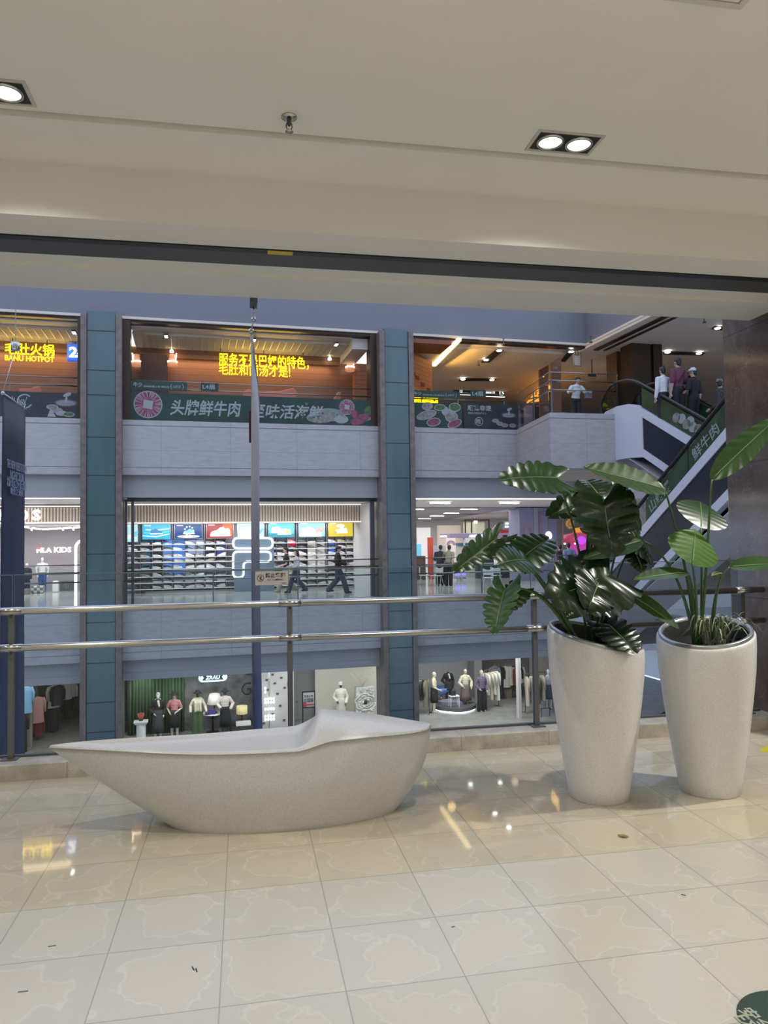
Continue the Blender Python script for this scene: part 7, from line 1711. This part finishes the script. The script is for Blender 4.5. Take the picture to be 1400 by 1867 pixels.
# floor groove swirl
# ------------------------------------------------------------------ left aisle: fins of a wall display with hanging clothes
M_fin=mat('dark_taupe_panel',(.085,.078,.070),.5); M_olivep=mat('olive_panel',(.16,.17,.12),.5)
fins=[(66,1352),(88,1334),(97,1320),(113,1300),(128,1290)]
for k,(x,y) in enumerate(fins):
    u,v=fz(x,y,L2); b=MB(); b.box(u-.9,u,v+.15,v+.35,L2,-2.56); S('wall_fin',b,[M_fin],'dark wall fin between hanging clothes')
a,zb,w2,h2=plc(-20,1240,60,1355,6.4); b=MB(); b.box(a-4,fv(58,1300,6.4)[0],6.4,6.6,L2,-2.56); S('wall_left_shop',b,[M_olivep])
b=MB(); b.box(-9,-1.2,13.0,13.2,L2,-2.56); S('wall_left_shop_back',b,[M_fin])
for (x,y,v,mt,ln,nm,l,cat) in ((47,1249,6.1,mat('sky_blue_jacket',(.22,.42,.62),.85),.98,'coat','sky blue jacket hanging at the navy banner edge one storey below','garment'),(41,1298,6.0,M_clblack,1.5,'trousers','long black trousers under the sky blue jacket','garment'),
    (69,1268,7.6,mat('pink_coat',(.52,.27,.25),.85),1.0,'coat','pink coat hanging on the dark wall fins','garment'),(70,1306,7.7,M_coatr,.7,'skirt','dark red skirt under the pink coat','garment'),(98,1247,8.6,M_coatb,.9,'coat','beige coat between two dark wall fins','garment'),(105,1247,8.5,M_clblack,.8,'coat','black coat with a pale edge beside the beige coat','garment'),(99,1285,8.7,M_clblack,1.0,'trousers','black trousers under the beige coat','garment'),
    (121,1243,10.4,M_coatw,.7,'coat','ivory jacket deep in the left aisle','garment'),(129,1243,10.6,M_coatw,.6,'coat','second ivory jacket deepest in the left aisle','garment'),(124,1268,10.6,M_clblack,.9,'trousers','black trousers under the ivory jackets','garment')):
    u,z=fv(x,y,v); garment(l,FT(u,v,z-.05,.5),mt,ln,.24 if nm=='coat' else .17,'clothes on the dark wall fins',nm,cat)
for k,(x,y) in enumerate(((46,1300),)):
    a,zb,w2,h2=plc(44,1296,58,1350,6.3); t=thing('cabinet_door','pale olive panelled door below the sky blue jacket','door',FT(a,6.28,L2)); b=MB(); b.box(0,w2,0,.08,0,1.6); b.build('panel',[mat('pale_olive',(.28,.29,.22),.5)],t,bevel=.01); b=MB(); b.box(w2*.15,w2*.85,-.02,0,.15,.75); b.box(w2*.15,w2*.85,-.02,0,.85,1.5); b.build('raised_field',[mat('pale_olive2',(.24,.25,.19),.5)],t,bevel=.01)
# ================================================================== PLANTS
def leafmat(name,c0,c1,rough,trans=0.0,vein=None):
    a=bpy.data.materials.new(name); a.use_nodes=True; nt=a.node_tree; b=nt.nodes['Principled BSDF']; L=nt.links
    tc=N(nt,'ShaderNodeTexCoord'); n=N(nt,'ShaderNodeTexNoise'); n.inputs['Scale'].default_value=9; n.inputs['Detail'].default_value=4; L.new(tc.outputs['Object'],n.inputs['Vector'])
    c=ramp(nt,n.outputs['Fac'],[(0.3,c0),(0.7,c1)])
    L.new(c,b.inputs['Base Color']); b.inputs['Roughness'].default_value=rough; b.inputs['Specular IOR Level'].default_value=0.42
    if trans:
        o=nt.nodes['Material Output']; t=N(nt,'ShaderNodeBsdfTranslucent'); mx=N(nt,'ShaderNodeMixShader'); mx.inputs[0].default_value=trans
        L.new(mixc(nt,0.5,c,(0.35,0.55,0.05)),t.inputs['Color']); L.new(b.outputs[0],mx.inputs[1]); L.new(t.outputs[0],mx.inputs[2]); L.new(mx.outputs[0],o.inputs['Surface'])
    MT[name]=a; return a
M_mon=leafmat('monstera_dark',(0.004,0.014,0.005),(0.009,0.028,0.009),0.26)
M_mon2=leafmat('monstera_green',(0.008,0.032,0.010),(0.016,0.052,0.014),0.30,.08)
M_bird=leafmat('banana_leaf',(0.014,0.050,0.010),(0.028,0.080,0.016),0.36,.14)
M_bird2=leafmat('backlit_leaf',(0.045,0.13,0.008),(0.065,0.17,0.014),0.36,.3)  # backlight on one leaf, put into a lighter green
M_vein=mat('leaf_midrib',(0.14,0.22,0.07),0.45); M_pet=mat('leaf_stalk',(0.045,0.10,0.028),0.4); M_petd=mat('dark_stalk',(0.018,0.04,0.014),0.4)
def basis(P0,P1,nh):
    x=(P1-P0); L_=x.length; x.normalize(); z=(Vector(nh)-x*Vector(nh).dot(x)).normalized(); y=z.cross(x)
    m4=Matrix((x,y,z)).transposed().to_4x4(); m4.translation=P0; return m4,L_
def monstera_leaf(L_,W_,lobes=7,fold=0.25,droop=0.25,split=0.55,sinus=.16,wave=.0,seed=0):
    """heart-shaped leaf with deep cuts between the side veins; base at 0,0,0, tip along +x"""
    b=MB(); r_=random.Random(seed)
    def half(t):
        return W_*.5*(max(0,math.sin(PI*min(1,(t+.10)/1.10)**.80)))**.55
    def surf(x,y):
        t=x/L_; return (x,y,abs(y)*fold-droop*L_*max(0,t)**2+wave*L_*math.sin(t*9+abs(y)/W_*6)*.03-.35*(abs(y)/W_)**2*W_*.6)
    for s in (-1,1):
        cut=[0.0]+[split*r_.choice((.08,.2,.45,.95)) for k in range(lobes-1)]+[0.0]
        for k in range(lobes):
            rows=[]
            for i in range(11):
                q=i/10.0; cols=[]
                for j in range(7):
                    f=j/6
                    g0=max(0,q-(1-cut[k]))/max(cut[k],.01) if cut[k]>0 else 0; g1=max(0,q-(1-cut[k+1]))/max(cut[k+1],.01) if cut[k+1]>0 else 0
                    ff=f+(.13*g0**.8)*(1-f)-(.13*g1**.8)*f
                    t=(k+ff)/lobes
                    hw=half(min(.995,max(.02,t))); bul=1-.10*q*q*(2*f-1)**4*(1 if (g0 or g1) else 0)
                    y=hw*q*bul; x=t*L_-.22*L_*q*(1-t*1.35)-sinus*L_*q*max(0,1-t*4)
                    z=surf(x,s*y); cols.append((z[0],z[1],z[2]+.014*L_*math.sin(PI*f)*min(1,q*2.5)))
                rows.append(cols)
            b.grid(rows if s==1 else [r[::-1] for r in rows],0,True)
    # midrib
    b.tube([(*surf(L_*t,0)[:2],surf(L_*t,0)[2]+.002) for t in (0,.2,.4,.6,.8,.97)],[.006,.005,.004,.0035,.003,.002],6,1)
    return b
def paddle_leaf(L_,W_,fold=.35,droop=.2,roll=0.0,wav=.3,n=26):
    b=MB(); G=[]
    for i in range(n+1):
        t=i/n; hw=W_*.5*(math.sin(PI*min(1,t**.80))**.75 if 0<t<1 else 0); row=[]
        for j in range(-6,7):
            f=j/6; y=hw*f; z=abs(y)*fold-droop*L_*t*t+roll*y+ .008*L_*wav*math.sin(i*1.9+abs(j)*.9)*abs(f)
            row.append((L_*t-.02*L_*abs(f),y,z))
        G.append(row)
    b.grid(G,0,True); b.tube([(L_*t,0,-droop*L_*t*t+.0015) for t in (0,.25,.5,.75,.98)],[.007,.006,.005,.003,.0015],6,1); return b
def bez(P,n=10):
    out=[]
    for i in range(n+1):
        t=i/n; Q=[Vector(p) for p in P]
        while len(Q)>1: Q=[Q[k].lerp(Q[k+1],t) for k in range(len(Q)-1)]
        out.append(Q[0])
    return out
def add_leaf(root,kind,base,tip,nh,w_,stalk,mt,ro=None,**kw):
    """base/tip/stalk: (px,py,depth y) points on the leaf seen in the photo, turned into places in the room"""
    o0=root.matrix_world.translation if False else ROOTS[root.name]
    P0=ony(*base)-o0; P1=ony(*tip)-o0; m4,L_=basis(P0,P1,nh)
    mb=(monstera_leaf if kind=='m' else paddle_leaf)(L_,w_*(1.12 if kind=='m' else 1.0),**kw)
    lf=mb.build('leaf',[mt,M_vein],root,m4,weld=True,sub=1)
    pts=[Vector(ony(*s))-o0 if len(s)==3 and not isinstance(s,Vector) else s-o0 for s in stalk]
    pp=bez(pts+[P0],12); s=MB(); n=len(pp); s.tube(pp,[.011-.006*i/(n-1) if kind=='m' else .012-.006*i/(n-1) for i in range(n)],8)
    st=s.build('stalk',[M_petd if mt is M_mon else M_pet],lf); st.matrix_parent_inverse=m4.inverted()
    return lf
ROOTS={}
def plant(name,label,cat,loc):
    t=thing(name,label,cat,T(*loc)); ROOTS[t.name]=Vector(loc); return t
mp=plant('monstera','dark glossy monstera with split leaves growing in the planter nearer the bench','plant',(2.235,4.53,0.94))
S0=Vector((2.235,4.53,0.92)); S1=Vector((2.20,4.55,0.92)); S2=Vector((2.13,4.52,0.92))
up=(0,-.35,1); cam_=(-.35,-1,.35)
# upper leaves
add_leaf(mp,'m',(1016,872,4.45),(925,862,4.35),(-.1,-1,.75),.26,[S0,(1062,1010,4.5),(1040,930,4.48)],M_mon2,fold=.10,droop=.16,seed=1,split=.5)
add_leaf(mp,'m',(1098,905,4.38),(1118,1002,4.22),(-.25,-1,.45),.37,[S0,(1066,1080,4.55),(1062,960,4.5),(1078,905,4.42)],M_mon,fold=.12,droop=.12,seed=2,split=.35,wave=1)
add_leaf(mp,'m',(1082,908,4.55),(1005,930,4.50),(-.1,-.75,.8),.24,[S0,(1070,1050,4.55),(1072,950,4.55)],M_mon2,fold=.15,droop=.15,seed=3)
add_leaf(mp,'m',(1120,890,4.60),(1186,955,4.62),(.15,-.8,.7),.30,[S0,(1078,1060,4.6),(1075,930,4.6)],M_mon,fold=.10,droop=.25,seed=4,split=.5)
add_leaf(mp,'m',(1092,905,4.46),(1070,868,4.60),(-.1,-1,.5),.24,[S0,(1072,1050,4.55),(1076,960,4.5)],M_mon,fold=.2,droop=.2,seed=12,split=.3)
# middle
add_leaf(mp,'m',(1112,1048,4.28),(1014,1084,4.15),(.05,-.9,.75),.45,[S0,(1095,1120,4.45),(1118,1075,4.32)],M_mon,fold=-.05,droop=.10,seed=5,split=.18,wave=1.2)
add_leaf(mp,'m',(1090,1062,4.22),(1080,1102,4.08),(.15,-.9,.35),.28,[S0,(1090,1120,4.4),(1098,1078,4.25)],M_mon,fold=.05,droop=.2,seed=15,split=.25,wave=1)
add_leaf(mp,'m',(1140,975,4.50),(1205,1012,4.50),(.1,-.7,.8),.28,[S0,(1110,1100,4.5),(1112,1000,4.5)],M_mon,fold=.12,droop=.3,seed=6)
add_leaf(mp,'m',(1152,1000,4.48),(1178,1034,4.42),(.25,-.9,.4),.20,[S0,(1115,1110,4.5),(1125,1020,4.5)],M_mon,fold=.15,droop=.3,seed=7)
# left cluster
add_leaf(mp,'m',(952,1018,4.42),(1003,973,4.55),(-.3,-.8,.6),.26,[S2,(1020,1100,4.42),(985,1050,4.42)],M_mon2,fold=.18,droop=.15,seed=8,split=.35)
add_leaf(mp,'m',(960,1022,4.36),(920,1012,4.25),(-.1,-.7,.8),.26,[S2,(1022,1100,4.40),(985,1055,4.38)],M_mon2,fold=.10,droop=.35,seed=9,split=.35)
add_leaf(mp,'m',(905,983,4.58),(832,1037,4.45),(.35,-.6,.7),.17,[S2,(1010,1100,4.5),(965,1010,4.6)],M_mon2,fold=.25,droop=.05,seed=10,split=.35)
add_leaf(mp,'m',(921,1074,4.32),(899,1146,4.20),(-.8,-.6,.35),.22,[S2,(1015,1110,4.40),(975,1060,4.36)],M_bird,fold=.2,droop=.10,seed=11,split=.6)
add_leaf(mp,'m',(948,1075,4.40),(912,1112,4.34),(.2,-.8,.6),.15,[S2,(1018,1110,4.42),(985,1070,4.4)],M_mon2,fold=.2,droop=.10,seed=13,split=.4)
# low ones at the rim
add_leaf(mp,'m',(1108,1138,4.36),(1158,1180,4.16),(.1,-.9,.6),.26,[S0,(1105,1150,4.45)],M_mon,fold=.08,droop=.15,seed=14,split=.35)
add_leaf(mp,'m',(1060,1112,4.42),(1036,1120,4.34),(0,-.7,.8),.09,[S1,(1068,1130,4.45)],M_mon2,fold=.15,droop=.2,seed=16,split=.1)
add_leaf(mp,'p',(1138,1078,4.48),(1248,1140,4.30),(.2,-.9,.7),.14,[S0,(1112,1140,4.5),(1150,1092,4.5)],M_bird,fold=.2,droop=.12)
b=MB()
for pts in ([S0,Vector((2.24,4.54,1.15)),ony(1075,1010,4.52)],[S2,ony(1028,1115,4.42),ony(990,1062,4.42)],[S0+Vector((.05,0,0)),Vector((2.33,4.5,1.1)),ony(1108,1090,4.45)]):
    b.tube([p-ROOTS[mp.name] for p in bez(pts,10)],[.022-.010*i/10 for i in range(11)],8)
b.build('stem',[M_pet],mp)
bp_=plant('banana_leaved_plant','tall plant with paddle-shaped leaves on long stalks in the planter by the pillar','plant',(2.985,4.47,0.94))
Q0=Vector((2.93,4.47,0.92)); Q1=Vector((2.96,4.48,0.92)); Q2=Vector((2.90,4.46,0.92)); Q3=Vector((3.02,4.45,.92))
add_leaf(bp_,'p',(1212,892,4.40),(1062,848,4.20),(.15,-.8,.75),.255,[Q2,(1262,1060,4.45),(1232,960,4.42)],M_bird,fold=.12,droop=.02,wav=1)
add_leaf(bp_,'p',(1298,874,4.35),(1428,745,4.25),(-.45,-.8,.35),.18,[Q0,(1290,1060,4.42),(1290,960,4.38)],M_bird,fold=.15,droop=.10,wav=1)
add_leaf(bp_,'p',(1278,962,4.48),(1282,905,4.66),(-.1,-1,.4),.36,[Q1,(1280,1080,4.48)],M_mon2,fold=.05,droop=.15,wav=.6)
add_leaf(bp_,'p',(1262,1028,4.30),(1268,964,4.42),(.05,-1,.35),.36,[Q2,(1275,1100,4.4)],M_bird2,fold=-.04,droop=.0,wav=.5)
add_leaf(bp_,'p',(1254,1044,4.36),(1155,1050,4.22),(0,-.55,1),.14,[Q2,(1268,1110,4.42),(1262,1060,4.38)],M_bird,fold=.2,droop=.06)
add_leaf(bp_,'p',(1170,985,4.44),(1060,1020,4.30),(.1,-.65,.9),.17,[Q2,(1255,1090,4.46),(1225,1010,4.46)],M_bird,fold=.15,droop=.0)
add_leaf(bp_,'p',(1330,1034,4.45),(1440,1022,4.25),(-.2,-.6,1),.17,[Q3,(1295,1100,4.45),(1310,1050,4.46)],M_bird,fold=.2,droop=.08)
add_leaf(bp_,'p',(1316,1045,4.40),(1298,1048,4.34),(0,-.7,1),.06,[Q3,(1300,1090,4.42)],M_mon2,fold=.2,droop=.1)
sp_=plant('spider_plant','striped green and cream grass-like plant drooping over the planter rim by the pillar','plant',(3.02,4.45,0.94))
M_sp1=leafmat('spider_green',(.03,.075,.02),(.06,.12,.03),.4); M_sp2=mat('spider_cream',(.42,.47,.28),.45)
r_=random.Random(5)
for k in range(46):
    a=r_.uniform(0,2*PI); 
    if k%2: a=r_.uniform(-.9,.7) if k%4==1 else r_.uniform(2.6,4.4)
    L_=r_.uniform(.14,.30); hgt=r_.uniform(.10,.22); c=Vector((r_.uniform(-.06,.12),r_.uniform(-.06,.06),0)); d=Vector((math.cos(a),math.sin(a)*.8,0)); sd=Vector((-d.y,d.x,0))
    b=MB(); G=[]
    for i in range(9):
        t=i/8; p=c+d*(L_*t)+Vector((0,0,hgt*math.sin(PI*.78*t)*1.1 - .03*t)); w_=.0065*(1-t**3)+.0008
        G.append([p-sd*w_,p-sd*w_*.35+Vector((0,0,-.001)),p+sd*w_*.35+Vector((0,0,-.001)),p+sd*w_])
    b.grid(G,0,True)
    for f in range(len(b.m)): b.m[f]=1 if (f%3!=1) else 0
    b.build('blade',[M_sp1,M_sp2],sp_)
# ================================================================== HANGING BANNERS IN THE ATRIUM
def cloth_mat(name,stops,rough=.7):
    a=bpy.data.materials.new(name); a.use_nodes=True; nt=a.node_tree; b=nt.nodes['Principled BSDF']; L=nt.links
    tc=N(nt,'ShaderNodeTexCoord'); sx=N(nt,'ShaderNodeSeparateXYZ'); L.new(tc.outputs['Generated'],sx.inputs[0])
    n=N(nt,'ShaderNodeTexNoise'); n.inputs['Scale'].default_value=3; n.inputs['Detail'].default_value=4; L.new(tc.outputs['Generated'],n.inputs['Vector'])
    c=ramp(nt,math_(nt,'ADD',sx.outputs[2],math_(nt,'MULTIPLY',math_(nt,'SUBTRACT',n.outputs['Fac'],.5),.12)),stops); L.new(c,b.inputs['Base Color']); b.inputs['Roughness'].default_value=rough; return a
def hanging_banner(label,A,B,zbot,hook,mtc,low):
    """A near top corner, B far top corner (world); the top hem slants between them"""
    t=thing('hanging_banner',label,'banner',T(A.x,A.y,A.z),'banners hanging in the atrium'); d=Vector((B.x-A.x,B.y-A.y,0)); L_=d.length; d/=L_; n=Vector((-d.y,d.x,0))
    b=MB(); G=[]; K=10
    for i in range(K+1):
        f=i/K; row=[]
        for j in range(15):
            g=j/14; ztop=(B.z-A.z)*f; z=ztop+(zbot-A.z-ztop)*g; wv=.018*math.sin(f*7+g*5)*(.3+g)
            p=d*(L_*f)+n*wv; row.append((p.x,p.y,z))
        G.append(row)
    b.grid(G,0,True); b.build('cloth',[mtc],t,solid=.004)
    h=MB(); h.tube([(0,0,0),(d.x*L_,d.y*L_,B.z-A.z)],.012,8); h.build('top_rod',[M_steel],t)
    h=MB(); h.tube([hook-A,Vector((0,0,0))],.005,6); h.ball((0,0,0),.025,8); h.ball(hook-A,.022,8); h.tube([(d.x*L_,d.y*L_,B.z-A.z),(d.x*L_*.97,d.y*L_*.97,B.z-A.z+.06),(d.x*L_*.9,d.y*L_*.9,B.z-A.z-.03)],.006,6); h.build('cable',[M_steel],t)
    if low:
        h=MB(); h.tube([hook-A,Vector((hook.x-A.x,hook.y-A.y,low-A.z))],.004,6); h.lathe([(.05,0),(.05,.10),(0,.10)],14,(hook.x-A.x,hook.y-A.y,hook.z-A.z-.02)); h.build('suspension',[M_steel],t)
    return t,d,n,L_
M_navyb=cloth_mat('navy_banner',[(0,(.020,.032,.075)),(.55,(.022,.035,.085)),(.75,(.018,.028,.075)),(.93,(.020,.022,.042)),(1,(.045,.047,.065))])
M_greyb=cloth_mat('grey_purple_banner',[(0,(.06,.085,.22)),(.45,(.06,.08,.20)),(.66,(.16,.17,.23)),(.80,(.50,.50,.52)),(1,(.66,.66,.67))])
dA,dB=8.6,9.55
A=CAM+ray(5,717)*dA; B=CAM+ray(47,746)*dB; hk=CAM+ray(28,636)*(dA+.3)
t,d,n,L_=hanging_banner('wide navy hanging banner at the left with white lettering',A,B,-4.2,hk,M_navyb,8.8)
zt=fv(20,855,0)[1]
def on_banner(s,zz,h,w_,b0=.02):
    mb=letters(s,w_,h,.0,.002); R4=Matrix((d,-n*-1,Vector((0,0,1)))).transposed().to_4x4(); R4=Matrix.Rotation(math.atan2(d.y,d.x),4,'Z'); R4.translation=d*(L_*.5-w_/2)-n*.03+Vector((0,0,zz)); 
    o=MB(); o.join(mb,R4); return o
if n.dot(Vector((0,-1,0)))>0: pass
zz=lambda y: (CAM+ray(25,y)*(dA+.45)).z-A.z
M_bl=mat('banner_lettering',(.30,.34,.45),.6)
for (s,y,h,w_) in (('THE NEW KERESTATION',858,.10,.85),('NIGHTCRUN',876,.10,.6),('北新·璟运之环·璟云售罄',891,.12,.85),('瞰景之洲府',904,.09,.55)):
    on_banner(s,zz(y),h,w_*min(1,L_/1.0)).build('lettering',[M_bl],t)
A=CAM+ray(458,604)*6.15; B=CAM+ray(473,748)*7.15
hk=Vector((ony(462,556,6.08)))
t,d,n,L_=hanging_banner('tall hanging banner seen almost edge-on in the middle, grey above and blue below',A,B,-2.6,Vector((hk.x,hk.y,hk.z-.12)),M_greyb,0)
b=MB(); c=hk-A; b.box(c.x-.03,c.x+.03,5.935-A.y,c.y+.03,c.z-.02,c.z+.03); b.build('ceiling_clamp',[M_dgrey],t)
b=MB(); b.tube([(c.x,c.y,c.z-.02),(c.x+.005,c.y,c.z-.07)],.006,6); b.tube([(c.x+.012*math.cos(k),c.y,c.z-.09+.022*math.sin(k)) for k in [2*PI*i/10 for i in range(11)]],.004,6); b.build('hook',[M_steel],t)
b=MB(); P=Vector((d.x*L_,d.y*L_,B.z-A.z)); b.add([P+Vector((-.10,-.05,-.02)),P+Vector((-.04,-.03,-.02)),P+Vector((-.04,-.03,-.32)),P+Vector((-.10,-.05,-.32))],[(0,3,2,1)]); b.build('red_edge',[mat('dark_red_print',(.10,.012,.02),.7)],t,solid=.004)
